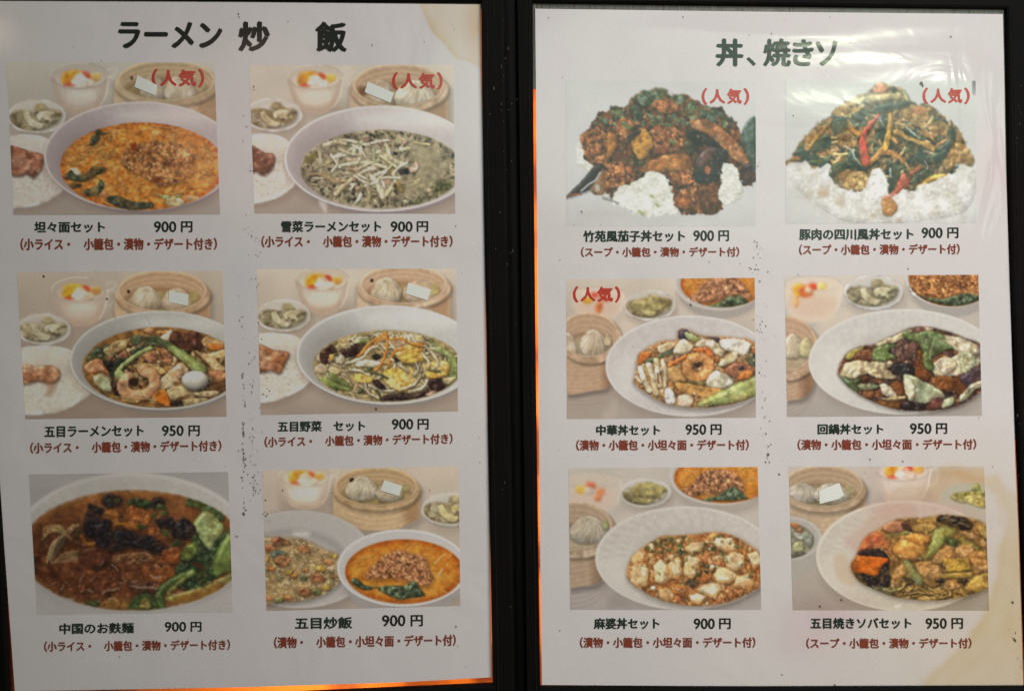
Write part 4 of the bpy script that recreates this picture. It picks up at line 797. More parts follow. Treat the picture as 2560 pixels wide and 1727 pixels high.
def dish_eggplant():
    P = Painter([(108, 70), (1595, 80), (1600, 1210), (112, 1210)], 21, 'b7aeab'); backdrop(P, 'b3aca9', 'b3aaa8')
    P.id = 0
    P.F([(120, 260), (500, 120), (1100, 100), (1580, 300), (1600, 900), (1450, 1130), (900, 1200), (300, 1120), (100, 900)], 'b8b0ae', flat=True, alpha=.5, soft=120)
    P.E(750, 1110, 560, 60, '9f9492', flat=True, alpha=.35, soft=90)
    P.part('pictured_rice')
    R = dict(asp=(.4, .65), dome=5, lit=.35, soft=5, shadow=.07, shw=7, mott=.02, alpha=.55)
    for q in ([(190, 600), (230, 560), (310, 560), (330, 760), (260, 760), (200, 690)], [(330, 880), (500, 930), (600, 830), (780, 780), (880, 800), (940, 900), (1000, 1060), (960, 1120), (820, 1140), (680, 1130), (560, 1080), (480, 1010), (400, 960)],
              [(1290, 900), (1330, 740), (1400, 700), (1490, 740), (1480, 850), (1500, 900), (1460, 990), (1380, 1040), (1320, 1020)]):
        P.F(q, 'c6c0b6', dome=24, bump=14, bk=2, soft=8, mott=.05, lit=.4, rag=16); m = P.mask_poly(q, soft=14)
        P.scatter(m, 330, (8, 15), ['cfc9bf', 'd4cec4', 'c6beb3', 'cac4ba'], **R)
    P.part('pictured_aubergine_topping')
    q = [(225, 500), (310, 450), (340, 380), (430, 300), (560, 270), (660, 190), (760, 150), (880, 135), (930, 180), (1040, 190), (1130, 230), (1230, 300), (1330, 290), (1420, 370), (1470, 480), (1560, 640), (1600, 780), (1590, 850), (1500, 880), (1460, 760),
         (1350, 720), (1320, 850), (1290, 930), (1330, 1030), (1280, 1100), (1150, 1115), (1010, 1105), (960, 1000), (930, 880), (860, 790), (740, 790), (620, 880), (520, 900), (470, 990), (400, 940), (330, 950), (350, 800), (260, 660)]
    b0 = P.buf.copy(); P.F(q, '4d2c18', dome=40, bump=20, bk=2, mott=.3, col2='301a10', soft=5, gloss=.3, rag=16); m = np.clip(np.abs(P.buf - b0).max(2) * 14, 0, 1); P.clip = m
    P.scatter(m, 620, (14, 38), ['6b3c20', '7b4a28', '4f2a17', '2c1a12', '8c5a34', '5c3520', '3b2315'], asp=(.5, .95), dome=14, gloss=.45, gp=9, bump=8, bk=2, lit=.8, soft=4, shadow=.4, shw=13, mott=.2)
    P.scatter(m * (P.Y < 420), 200, (12, 30), ['3f5a38', '2c4028', '55704a', '6b4a2c', '7b5530', '466640'], asp=(.4, .9), dome=10, gloss=.35, bump=7, bk=2, lit=.7, soft=4, shadow=.35, shw=11, mott=.25)
    P.scatter(m * P.mask_poly([(650, 190), (760, 140), (930, 150), (1060, 220), (900, 280), (720, 270)]), 70, (12, 28), ['5c7d5a', '3f5f3a', '708e6a', '2d4028'], asp=(.4, .9), dome=10, gloss=.4, bump=6, lit=.7, shadow=.4, shw=10)
    P.scatter(m * P.mask_poly([(1080, 240), (1240, 300), (1360, 330), (1440, 440), (1300, 420), (1120, 320)]), 60, (14, 32), ['3a5538', '2a3c28', '4f6a4a', '6c4a30'], asp=(.4, .9), dome=10, gloss=.3, bump=6, lit=.7, shadow=.4, shw=10)
    mc = ['8a5230', '9c643c', '6f3d22', 'a5683c', '7b4628']
    for q in ([(220, 500), (330, 460), (420, 480), (420, 640), (400, 720), (320, 740), (260, 660)], [(760, 470), (850, 410), (960, 430), (1040, 520), (1000, 620), (860, 640), (770, 580)], [(390, 740), (560, 700), (650, 760), (620, 860), (500, 900), (400, 920), (370, 850)],
              [(960, 1000), (1030, 920), (1130, 900), (1180, 960), (1120, 1010), (1060, 1070), (980, 1060)], [(920, 780), (1040, 740), (1100, 800), (1080, 880), (940, 880)], [(520, 380), (600, 350), (640, 420), (560, 500), (500, 460)], [(780, 250), (900, 200), (1000, 280), (900, 330)]):
        P.scatter(P.mask_poly(q), 85, (12, 25), mc, asp=(.7, 1.), dome=12, gloss=.4, gp=9, lit=.9, soft=3, shadow=.4, shw=10, bump=4)
    G = dict(dome=34, bump=10, bk=2, gloss=.45, gp=8, mott=.14, soft=5, shadow=.6, shw=20)
    P.F([(600, 500), (640, 470), (720, 440), (780, 520), (780, 600), (700, 690), (660, 660), (610, 550)], 'a5732e', col2='b88a44', **G)
    P.F([(580, 500), (640, 460), (700, 460), (640, 530), (590, 540)], '22191a', dome=12, gloss=.4, soft=6)
    P.F([(430, 490), (470, 470), (520, 560), (470, 640), (430, 680)], '9a6128', **G)
    P.F([(660, 740), (800, 680), (960, 635), (1060, 640), (1095, 700), (1060, 760), (900, 780), (760, 790), (680, 780)], '8b5526', col2='a36c36', **G)
    P.F([(1050, 440), (1120, 400), (1280, 480), (1400, 560), (1300, 590), (1150, 560), (1060, 520)], '1b1714', **G)
    P.F([(1080, 380), (1200, 370), (1330, 440), (1460, 560), (1530, 680), (1545, 740), (1430, 690), (1330, 590), (1200, 480), (1100, 440)], '8a5630', col2='a06e48', **G)
    P.F([(1105, 740), (1150, 640), (1230, 590), (1300, 590), (1370, 620), (1360, 720), (1300, 830), (1220, 880), (1120, 850)], '17191b', dome=40, gloss=.35, gp=12, bump=8, shadow=.6, shw=20, soft=5)
    P.F([(1115, 720), (1160, 640), (1230, 595), (1290, 600), (1230, 680), (1160, 750)], '5c4040', dome=24, gloss=.3, soft=7, mott=.12)
    P.E(1220, 770, 22, 30, 'a05c3a', dome=10, gloss=.5, shadow=.4)
    P.F([(1490, 740), (1600, 720), (1600, 850), (1500, 880)], '33222a', **G)
    P.F([(1130, 620), (1060, 640), (1020, 560), (1080, 530)], '3d3520', **G)
    P.F([(560, 660), (660, 700), (760, 680), (700, 740), (600, 720)], '45391f', **G)
    P.F([(1150, 900), (1270, 900), (1320, 1000), (1290, 1090), (1190, 1090), (1130, 1010)], '512c16', **G)
    P.S([(1130, 960), (1150, 1040), (1150, 1105)], 22, '8e5a26', gloss=.4, shadow=.4)
    P.F([(1000, 990), (1080, 1000), (1060, 1050), (990, 1060)], '8f4f26', **G)
    P.scatter(m, 110, (4, 10), ['b79a84', 'c8b4a0', 'a88468'], asp=(.3, .7), flat=True, soft=4, alpha=.75)
    for x, y in ((570, 410), (910, 415), (945, 548), (600, 430)): P.E(x, y, 24, 16, '4f8040', dome=8, gloss=.3, shadow=.3, rot=30)
    P.unify(m, '5a2e18', .4, 4, .35, .05)
    P.glaze(m, 90, 'd8c4b0')
    P.grit(m, .2, .5, .15)
    P.clip = None
    P.F([(1500, 450), (1540, 380), (1600, 380), (1600, 760), (1550, 700), (1480, 540)], '2f4030', dome=20, bump=30, bk=3, mott=.3, col2='47604a', gloss=.2, soft=10)
    P.F([(112, 980), (230, 860), (330, 740), (400, 720), (380, 800), (340, 870), (300, 920), (200, 960)], '1e1618', dome=26, gloss=.3, gp=16, soft=5, shadow=.35, shw=18)
    P.F([(300, 920), (350, 850), (400, 760), (420, 900), (400, 960), (340, 960)], '6f4b2e', dome=20, gloss=.3, bump=8, soft=8)
    P.S([(228, 935), (290, 880), (340, 850), (378, 790)], 12, 'c4bcb8', flat=True, alpha=.9); P.S([(112, 978), (170, 960), (230, 962)], 12, '8a4a34')
    P.S([(400, 990), (470, 1010), (520, 1030)], 16, '54504a', flat=True, alpha=.7, soft=10); P.E(435, 970, 20, 10, 'c8beb8', dome=6)
    P.E(355, 910, 20, 30, 'b0a8a2', flat=True, soft=12, alpha=.8)
    for x, y in ((825, 1045), (690, 1095), (710, 1108), (780, 975)): P.E(x, y, 20, 11, '8d9a60', rot=40, dome=5)
    P.E(232, 1098, 6, 6, '3a3230', flat=True)
    P.soften(P.mask_ell(850, 150, 700, 110, soft=200), 5)
    P.soften(np.ones((P.H, P.W), np.float32), 1.6)
    return P

def dish_pork():
    P = Painter([(137, 75), (1627, 70), (1635, 1185), (137, 1190)], 22, 'b6b1aa'); backdrop(P, 'b3aea9', 'b1a9a6')
    P.id = 0; P.part('pictured_rice')
    q = [(150, 780), (300, 730), (480, 740), (640, 850), (850, 740), (960, 900), (1150, 880), (1300, 850), (1480, 740), (1600, 730), (1640, 900), (1560, 1080), (1400, 1140), (1000, 1190), (640, 1180), (430, 1080), (250, 940)]
    P.F(q, 'c0b8b1', dome=60, bump=9, bk=2, mott=.03, soft=70, lit=.35); m = P.mask_poly(q, soft=50)
    P.scatter(m, 700, (10, 19), ['c9c2bb', 'd0c9c2', 'bdb4ac', 'c4bbb4'], asp=(.4, .65), dome=6, lit=.35, soft=6, shadow=.05, shw=9, mott=.02, alpha=.45)
    for x, y, r, c in ((430, 950, 50, 'a08468'), (560, 1020, 45, 'a8937c'), (830, 1130, 20, '9c8468'), (1290, 1110, 30, 'a8988a'), (1030, 1165, 16, '8c6c58'), (320, 960, 26, 'a5917e')): P.E(x, y, r, r * .6, c, flat=True, soft=30, alpha=.7)
    P.part('pictured_pork_topping')
    q = [(140, 720), (190, 660), (240, 610), (290, 500), (400, 410), (500, 330), (560, 260), (700, 200), (800, 130), (870, 90), (960, 120), (1060, 150), (1110, 220), (1260, 260), (1350, 320), (1440, 410), (1510, 500), (1570, 590), (1610, 680), (1600, 735), (1490, 720), (1440, 780),
         (1380, 800), (1240, 860), (1150, 930), (1060, 920), (960, 960), (900, 820), (790, 830), (770, 900), (680, 930), (560, 900), (500, 830), (490, 730), (380, 740), (300, 690), (220, 700)]
    b0 = P.buf.copy(); P.F(q, '4a4430', dome=50, bump=20, bk=2, mott=.3, col2='6e5638', soft=8, gloss=.25, rag=16); m = np.clip(np.abs(P.buf - b0).max(2) * 14, 0, 1); P.clip = m
    P.scatter(m, 340, (18, 44), ['7c6040', '8f6e48', '2f4032', '3c5040', '1f2a24', 'a08058', '5c4a30', '46583c'], asp=(.3, .8), dome=16, gloss=.45, gp=9, bump=7, bk=2, lit=.75, soft=5, shadow=.4, shw=14, mott=.18)
    P.strands(m, 90, (90, 200), (18, 30), ['2f4a34', '9a7c4e', 'b0925e', '23332a', '47603c', '86633c'], curl=40, shadow=.45, shw=13, gloss=.4)
    G = dict(dome=20, bump=8, bk=2, gloss=.45, gp=9, mott=.14, soft=5, shadow=.55, shw=16)
    mc = ['9a7446', 'a8834f', '876038', 'b0905c', '7a5432']
    for q in ([(500, 320), (580, 240), (680, 240), (680, 320), (600, 360)], [(290, 520), (380, 440), (470, 400), (500, 480), (440, 540), (300, 620)], [(1040, 300), (1120, 260), (1240, 290), (1250, 380), (1190, 430), (1110, 390)], [(1260, 420), (1340, 390), (1410, 420), (1390, 490), (1280, 470)],
              [(1430, 560), (1550, 580), (1610, 690), (1590, 730), (1470, 720), (1420, 770), (1360, 700)], [(540, 780), (620, 760), (760, 790), (780, 880), (700, 930), (600, 910)], [(540, 500), (640, 480), (700, 540), (660, 600), (570, 580)], [(380, 630), (450, 600), (490, 650), (440, 700)]):
        P.F(q, '94703f', dome=30, bump=26, bk=2, gloss=.35, gp=8, mott=.2, col2='b08e5a', soft=8, shadow=.4); P.scatter(P.mask_poly(q), 26, (14, 30), mc, asp=(.5, .95), dome=12, gloss=.4, gp=9, lit=.8, soft=5, shadow=.3, shw=10, bump=5)
    P.E(1190, 300, 50, 34, 'b86844', flat=True, alpha=.6, soft=26)
    P.F([(820, 130), (870, 80), (930, 130), (900, 165), (840, 165)], 'b87454', **G)
    for q, w, c in [([(690, 230), (850, 200), (1020, 185)], 46, 'b09a68'), ([(500, 370), (420, 470), (330, 580)], 22, 'ab7c3e'), ([(750, 260), (700, 300), (640, 350)], 26, 'b08e50'), ([(1060, 160), (1100, 240)], 20, 'b3a276'),
                    ([(620, 420), (680, 470), (740, 500)], 34, 'a07038'), ([(780, 720), (850, 660), (910, 590)], 46, '9a6a34'), ([(1000, 470), (1120, 520), (1290, 600)], 44, 'a98248'), ([(960, 510), (1010, 550)], 28, 'a47a40'),
                    ([(880, 640), (960, 630), (1050, 690)], 44, '9a6838'), ([(1320, 590), (1360, 560), (1430, 530)], 34, '8e5a38'), ([(1240, 490), (1290, 520)], 36, '946638'), ([(1130, 790), (1190, 745)], 40, '8e5030'),
                    ([(1180, 910), (1270, 840), (1380, 810)], 44, 'b08434'), ([(520, 720), (570, 670)], 34, 'a07c50'), ([(220, 820), (160, 760), (190, 680), (280, 670)], 34, '9c7044')]:
        P.S(q, w, c, gloss=.45, shadow=.5, shw=14, mott=.12, bump=4, soft=5)
    for q in [[(790, 310), (850, 260), (980, 240), (1100, 230), (1080, 280), (950, 300), (850, 330)], [(340, 610), (400, 510), (480, 500), (490, 570), (420, 620)], [(500, 380), (560, 350), (620, 370), (600, 450), (520, 470)], [(650, 340), (720, 310), (760, 350), (700, 380)],
              [(1420, 430), (1465, 470), (1450, 560), (1380, 630), (1310, 600), (1400, 540)], [(1150, 610), (1260, 650), (1400, 600), (1380, 680), (1280, 720), (1160, 680)], [(1060, 440), (1180, 480), (1220, 530), (1100, 500)],
              [(490, 830), (510, 730), (600, 690), (690, 700), (600, 760), (540, 790)], [(640, 620), (700, 640), (730, 740), (800, 760), (660, 760), (600, 700)], [(930, 690), (1030, 760), (1020, 860), (960, 960), (920, 950), (950, 820)], [(1110, 860), (1180, 790), (1260, 760), (1240, 810), (1160, 870)],
              [(200, 640), (260, 600), (360, 660), (480, 690), (440, 740), (330, 720), (260, 670)], [(870, 340), (930, 350), (920, 520), (880, 500)]]:
        P.F(q, '355239', dome=22, gloss=.45, gp=10, mott=.14, col2='263a2a', soft=5, shadow=.55, shw=16)
    P.S([(950, 340), (955, 440), (915, 600)], 42, 'ab7f38', gloss=.45, shadow=.5, shw=14)
    P.S([(480, 660), (420, 700), (330, 700)], 22, '5f7848', alpha=.8)
    for q in ([(1080, 430), (1120, 470), (1190, 520)], [(1240, 620), (1300, 640)], [(600, 580), (650, 610), (680, 670), (730, 730)], [(870, 350), (900, 420)], [(1230, 700), (1250, 760)], [(960, 760), (960, 820)]):
        P.S(q, 12, 'd0d2c4', flat=True, alpha=.75, soft=7)
    P.F([(860, 330), (870, 350), (800, 430), (770, 500), (775, 600), (795, 690), (770, 735), (735, 720), (710, 600), (715, 510), (760, 430)], 'a84434', dome=20, gloss=.5, gp=10, mott=.1, shadow=.6, shw=18, soft=5)
    P.F([(930, 990), (990, 920), (1040, 810), (1090, 800), (1105, 855), (1060, 930), (980, 985)], '9c4234', dome=20, gloss=.4, mott=.15, shadow=.4, soft=6)
    P.unify(m, '6a4c2a', .35, 5, .3, .05)
    P.glaze(m, 80, 'd4ccbc')
    P.grit(m, .16, .35, .10)
    P.clip = None
    P.F([(890, 1040), (900, 980), (950, 980), (1010, 1040), (1000, 1100), (950, 1135), (900, 1110)], '9c6c3c', dome=26, gloss=.4, bump=12, bk=2, shadow=.3, soft=6)
    P.S([(925, 995), (985, 955), (1045, 900)], 26, '9a4a34', gloss=.3, soft=10, alpha=.8)
    P.F([(790, 860), (830, 780), (880, 760), (930, 850), (930, 950), (850, 1000), (800, 930)], 'cfc8c1', dome=20, bump=16, bk=2, lit=.5, soft=8, rag=10)
    P.scatter(P.mask_poly([(790, 860), (830, 780), (880, 760), (930, 850), (930, 950), (850, 1000), (800, 930)]), 40, (10, 18), ['d4cdc6', 'dcd6cf'], asp=(.4, .6), dome=6, soft=5, shadow=.15)
    P.part(None); P.E(760, 228, 16, 14, '3a302c', flat=True, soft=8); P.E(650, 272, 9, 9, '2a2623', flat=True); P.E(815, 262, 8, 8, '2a2623', flat=True)
    P.soften(P.mask_ell(850, 160, 700, 130, soft=240), 5)
    P.soften(np.clip(P.mask_ell(180, 650, 200, 400, soft=200) + P.mask_ell(1560, 600, 120, 300, soft=160), 0, 1), 5)
    P.soften(np.ones((P.H, P.W), np.float32), 1.5)
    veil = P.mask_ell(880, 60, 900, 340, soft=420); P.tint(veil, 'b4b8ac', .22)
    e = np.clip(1 - (P.X - 150) / 120, 0, 1) * 0
    P.tint(P.mask_poly([(1600, 72), (1640, 72), (1640, 190), (1600, 180)], smooth=False) * np.clip((250 - P.Y) / 160, 0, 1), '6a6468', .9)
    return P

def side_steamer(P, cx, cy, rx, ry, h, c=('b79a82', 'c6ab92', '8b6f58'), dump=((), )):
    P.part('pictured_steamer')
    P.F([(cx - rx * 1.1, cy), (cx + rx * 1.04, cy + 10), (cx + rx * .98, cy + h * .6), (cx + rx * .7, cy + h * .92), (cx + rx * .2, cy + h), (cx - rx * 1.1, cy + h)], c[0], flat=True, soft=6, mott=.04, shadow=.35, shw=40)
    for k in range(11):
        o = 60 + k * 34
        P.S([(cx - rx, cy + ry + o), (cx, cy + ry * 1.0 + o), (cx + rx * .6, cy + ry * .75 + o * .97), (cx + rx * 1.0, cy + ry * .2 + o * .9)], 6, c[2], flat=True, alpha=.28, soft=8)
    P.mul(P.mask_poly([(cx + rx * .45, cy), (cx + rx * 1.05, cy), (cx + rx * 1.0, cy + h), (cx + rx * .55, cy + h)], soft=80, smooth=False) * (P.ids == P.id), 'a88a72', .6)
    P.E(cx + 14, cy + ry * .22, rx * 1.08, ry * 1.2, c[0], dome=14, lit=.6, rag=0, shadow=.35, shw=20)
    P.E(cx, cy, rx * 1.03, ry * 1.08, c[1], dome=8, lit=.7, rag=0)
    P.E(cx, cy, rx * .97, ry, c[0], flat=True, mott=.05)
    P.clip = P.mask_ell(cx, cy, rx * .97, ry)
    for k in range(6):
        P.E(cx, cy + 14 + k * ry * .13, rx * .97, ry, c[2] if k % 2 == 0 else c[1], flat=True, alpha=.32, soft=7); P.E(cx, cy + 22 + k * ry * .13, rx * .965, ry, c[0], flat=True, alpha=.8, mott=.05)
    P.E(cx, cy + ry * .75, rx * .93, ry * .9, c[2], flat=True, soft=26, alpha=.8); P.E(cx, cy + ry * .85, rx * .88, ry * .82, 'a8957c', flat=True, soft=20, mott=.06)
    for d in dump:
        if d: dumpling(P, *d)
    P.clip = None

def blurred_cup(P, x, y, w, h, c=('d0bdae', 'c6b2a2'), fruit=()):
    P.part('pictured_dessert_cup')
    P.F([(x - w, y), (x - w * .95, y + h * .6), (x - w * .6, y + h), (x + w * .5, y + h), (x + w * .9, y + h * .6), (x + w, y), (x, y - h * .2)], c[0], flat=True, soft=26, alpha=.8)
    P.F([(x - w * .8, y + h * .3), (x - w * .6, y + h * .85), (x + w * .4, y + h * .9), (x + w * .8, y + h * .4)], c[1], flat=True, soft=50, alpha=.6)
    for fx, fy, rx, ry, col, rot in fruit: P.E(fx, fy, rx, ry, col, rot=rot, dome=12, soft=14, gloss=.2)
    a = [(x + math.cos(t) * w, y + math.sin(t) * h * .22) for t in np.linspace(0, 2 * math.pi, 30)]; P.S(a, 5, '9c9486', flat=True, alpha=.35, soft=9)
    P.S([(x + w * .98, y), (x + w * .95, y + h * .4), (x + w * .85, y + h * .7)], 6, 'd8cec2', flat=True, alpha=.5, soft=10)
    P.soften((P.ids == P.id) * 1., 5)

def dish_chuka():
    P = Painter([(117, 95), (1655, 80), (1665, 1220), (122, 1232)], 23, 'c0ad9e'); backdrop(P, 'c6b5a6', 'a5958d')
    P.id = 0
    P.F([(560, 430), (700, 420), (650, 520), (520, 620), (560, 500)], 'd0bcac', flat=True, alpha=.5, soft=60)
    P.F([(120, 1010), (450, 940), (560, 1100), (520, 1230), (120, 1230)], 'a39389', flat=True, alpha=.6, soft=90)
    P.F([(520, 1070), (540, 1100), (520, 1230), (400, 1230)], 'bcaca2', flat=True, alpha=.5, soft=50)
    blurred_cup(P, 380, 200, 205, 220, c=('cdb9aa', 'c8ab9a'), fruit=((290, 265, 40, 26, 'd8a23c', 0), (385, 320, 26, 50, 'cf7848', 10), (410, 240, 60, 30, 'd8b4a0', 0), (350, 220, 30, 20, 'c84a34', 0), (430, 250, 40, 20, 'c8604a', 20)))
    pickles(P, 800, 310, 1.0, dish='b8ada5', fill='80704f', pale='ad9f70', dk='5a4a34')
    P.clip = P.mask_poly([(640, 200), (960, 200), (980, 330), (640, 330)], soft=20)
    P.F([(640, 300), (720, 250), (830, 235), (960, 250), (975, 290), (900, 340), (800, 385), (760, 370), (700, 350)], '8b7a55', dome=24, bump=20, bk=2, mott=.2, col2='a8986c', soft=8); P.clip = None
    small_dandan(P, 1370, 120, 370, 225, 1400, 130, 350, 190, bowl=('b0a7a2', 'bdb5b0', 'a19790'), soup=('b87a36', 'c48c4c'),
                 meat=[(1110, 260), (1200, 180), (1260, 100), (1420, 80), (1520, 90), (1600, 180), (1620, 240), (1450, 260), (1250, 290)], n=170, mc=('a8785a', 'b28462', 'bb906c', '90644c'),
                 leaf=[[(1250, 310), (1350, 290), (1430, 240), (1500, 225), (1560, 240), (1610, 290), (1550, 320), (1400, 325)]])
    side_steamer(P, 300, 545, 238, 170, 455, dump=((130, 640, 75, 110, 'bfac98', '8d7762', 'd0bfac'), (335, 610, 110, 110, 'c4b29e', '8d7762', 'd6c8b6', 11), (455, 590, 30, 50, 'b8a586', '8d7762', 'c8b898', 4)))
    ground_plate(P, 1130, 800, 694, 412, c='b8b0ad', rim='c4bdba')
    q = [(700, 720), (740, 680), (880, 600), (1010, 590), (1030, 510), (1110, 500), (1200, 550), (1350, 560), (1500, 570), (1640, 600), (1760, 760), (1760, 950), (1660, 1040), (1500, 1100), (1300, 1135), (1100, 1130), (920, 1100), (760, 1010), (670, 930), (680, 860)]
    P.F(q, 'a97c52', dome=40, bump=16, bk=2, mott=.2, col2='c09a70', soft=14, gloss=.2, shadow=.3, shw=40); m = P.mask_poly(q, soft=10); P.clip = m
    P.part('pictured_seafood_topping'); P.F(q, 'a97c52', dome=40, bump=16, bk=2, mott=.2, col2='c09a70', soft=14)
    P.scatter(m, 240, (16, 38), ['b8946c', 'c8ac88', '9a6a40', 'bd8048', 'a07450', 'd0bca0', '7c5a48'], asp=(.4, .8), dome=16, gloss=.35, bump=6, soft=5, shadow=.35, shw=13)
    G = dict(dome=24, bump=8, bk=2, gloss=.4, gp=9, mott=.1, soft=5, shadow=.5, shw=16)
    P.F([(700, 720), (720, 685), (800, 690), (790, 720), (740, 770), (710, 780)], 'c2733a', **G); P.F([(760, 760), (830, 730), (980, 670), (990, 690), (860, 740), (800, 775)], '56684c', **G)
    P.F([(1030, 560), (1040, 500), (1100, 495), (1120, 540), (1070, 590)], '3a3444', **G); P.F([(1080, 540), (1110, 520), (1230, 580), (1180, 600), (1110, 580)], '98a070', **G)
    P.F([(860, 640), (960, 600), (1010, 620), (960, 670), (880, 690)], 'c8b494', **G); P.F([(990, 680), (1040, 590), (1100, 590), (1155, 640), (1110, 690), (1020, 700)], 'ccbba0', **G)
    P.F([(1170, 620), (1220, 580), (1320, 590), (1390, 650), (1400, 720), (1330, 700), (1260, 640), (1180, 650)], 'cab89e', **G)
    P.F([(1290, 560), (1360, 565), (1350, 600)], '3f3640', **G)
    P.F([(1370, 590), (1480, 570), (1600, 600), (1620, 640), (1560, 710), (1440, 680), (1380, 640)], 'd2c9c0', **G)
    P.F([(1360, 780), (1440, 700), (1520, 690), (1490, 760), (1390, 800)], 'cdbb9a', **G); P.F([(1590, 700), (1660, 690), (1660, 800), (1600, 780)], '5c5a44', **G)
    P.F([(1400, 830), (1500, 770), (1600, 790), (1660, 850), (1560, 900), (1450, 880)], '96644a', **G); P.E(1545, 818, 20, 20, '33303c', flat=True)
    P.F([(1510, 910), (1560, 840), (1640, 850), (1600, 900)], 'c8783a', **G); P.F([(1640, 690), (1660, 640), (1700, 700)], 'b5703c', **G)
    # ribbed squid left
    for q, w in (([(720, 820), (750, 910), (800, 1000)], 44), ([(790, 790), (820, 900), (850, 1020)], 48), ([(850, 750), (860, 860), (880, 960)], 40), ([(900, 760), (925, 850), (920, 950)], 36), ([(690, 890), (730, 930)], 28)):
        P.S(q, w, 'cfc2a8', gloss=.35, shadow=.5, shw=12, mott=.05)
    P.S([(860, 860), (870, 940)], 14, '7c4c30'); P.F([(950, 920), (990, 930), (1000, 1050), (960, 1060)], 'b08258', **G)
    P.F([(940, 820), (1000, 800), (1080, 850), (1110, 910), (1000, 920), (950, 890)], 'bd9664', **G)
    P.S([(960, 790), (1040, 750), (1090, 720)], 34, 'c8783c', gloss=.4, shadow=.4)
    P.F([(1140, 660), (1260, 650), (1320, 700), (1320, 760), (1260, 770), (1200, 700)], 'c87440', **G)
    P.S([(1105, 780), (1110, 850), (1190, 890), (1270, 850), (1280, 780), (1220, 730), (1140, 740)], 84, 'cc9460', dome=38, gloss=.35, gp=9, bump=6, shadow=.55, shw=18)
    for q in ([(1075, 800), (1125, 805)], [(1090, 870), (1140, 840)], [(1160, 920), (1175, 870)], [(1260, 900), (1240, 850)], [(1310, 830), (1265, 815)]): P.S(q, 6, 'a8683c', alpha=.5, soft=7)
    P.E(1187, 792, 22, 24, '3a2c28', flat=True, soft=6)
    P.S([(1340, 830), (1420, 880), (1480, 920)], 22, 'b09468', gloss=.3, shadow=.4)
    P.F([(1250, 950), (1290, 870), (1350, 835), (1440, 880), (1480, 930), (1430, 970), (1330, 980)], 'cfc6b4', **G)
    P.F([(1100, 920), (1250, 930), (1240, 950), (1140, 940)], '6c6a44', **G)
    P.F([(1020, 930), (1160, 950), (1350, 980), (1400, 1000), (1300, 1060), (1140, 1030), (1030, 990)], 'bd8f56', **G)
    P.F([(920, 990), (970, 980), (1010, 1060), (1000, 1110), (930, 1100)], 'd0c8bc', **G); P.F([(1020, 1060), (1080, 1030), (1150, 1060), (1130, 1130), (1040, 1120)], 'c8b8ac', **G)
    P.F([(1190, 1130), (1220, 1080), (1400, 990), (1560, 920), (1700, 880), (1700, 1010), (1500, 1090), (1300, 1120)], '949d62', dome=50, gloss=.3, mott=.1, col2='a8b07e', soft=5, shadow=.6, shw=18)
    for k in range(3): P.S([(1260, 1100 - k * 22), (1450, 1030 - k * 30), (1640, 950 - k * 28)], 6, '7c8a4c', alpha=.5, soft=9)
    P.scatter(m, 60, (4, 9), ['d8cdbc', 'e0d6c8'], flat=True, soft=4, alpha=.7)
    P.unify(m, 'b88a58', .3, 3, .22, .10)
    P.glaze(m, 70)
    P.grit(m, .13, .3, .06)
    P.clip = None
    P.soften(np.ones((P.H, P.W), np.float32), 1.5)
    P.soften(np.clip(P.mask_poly([(100, 60), (1700, 60), (1700, 330), (600, 430), (100, 380)], soft=60), 0, 1), 3)
    return P

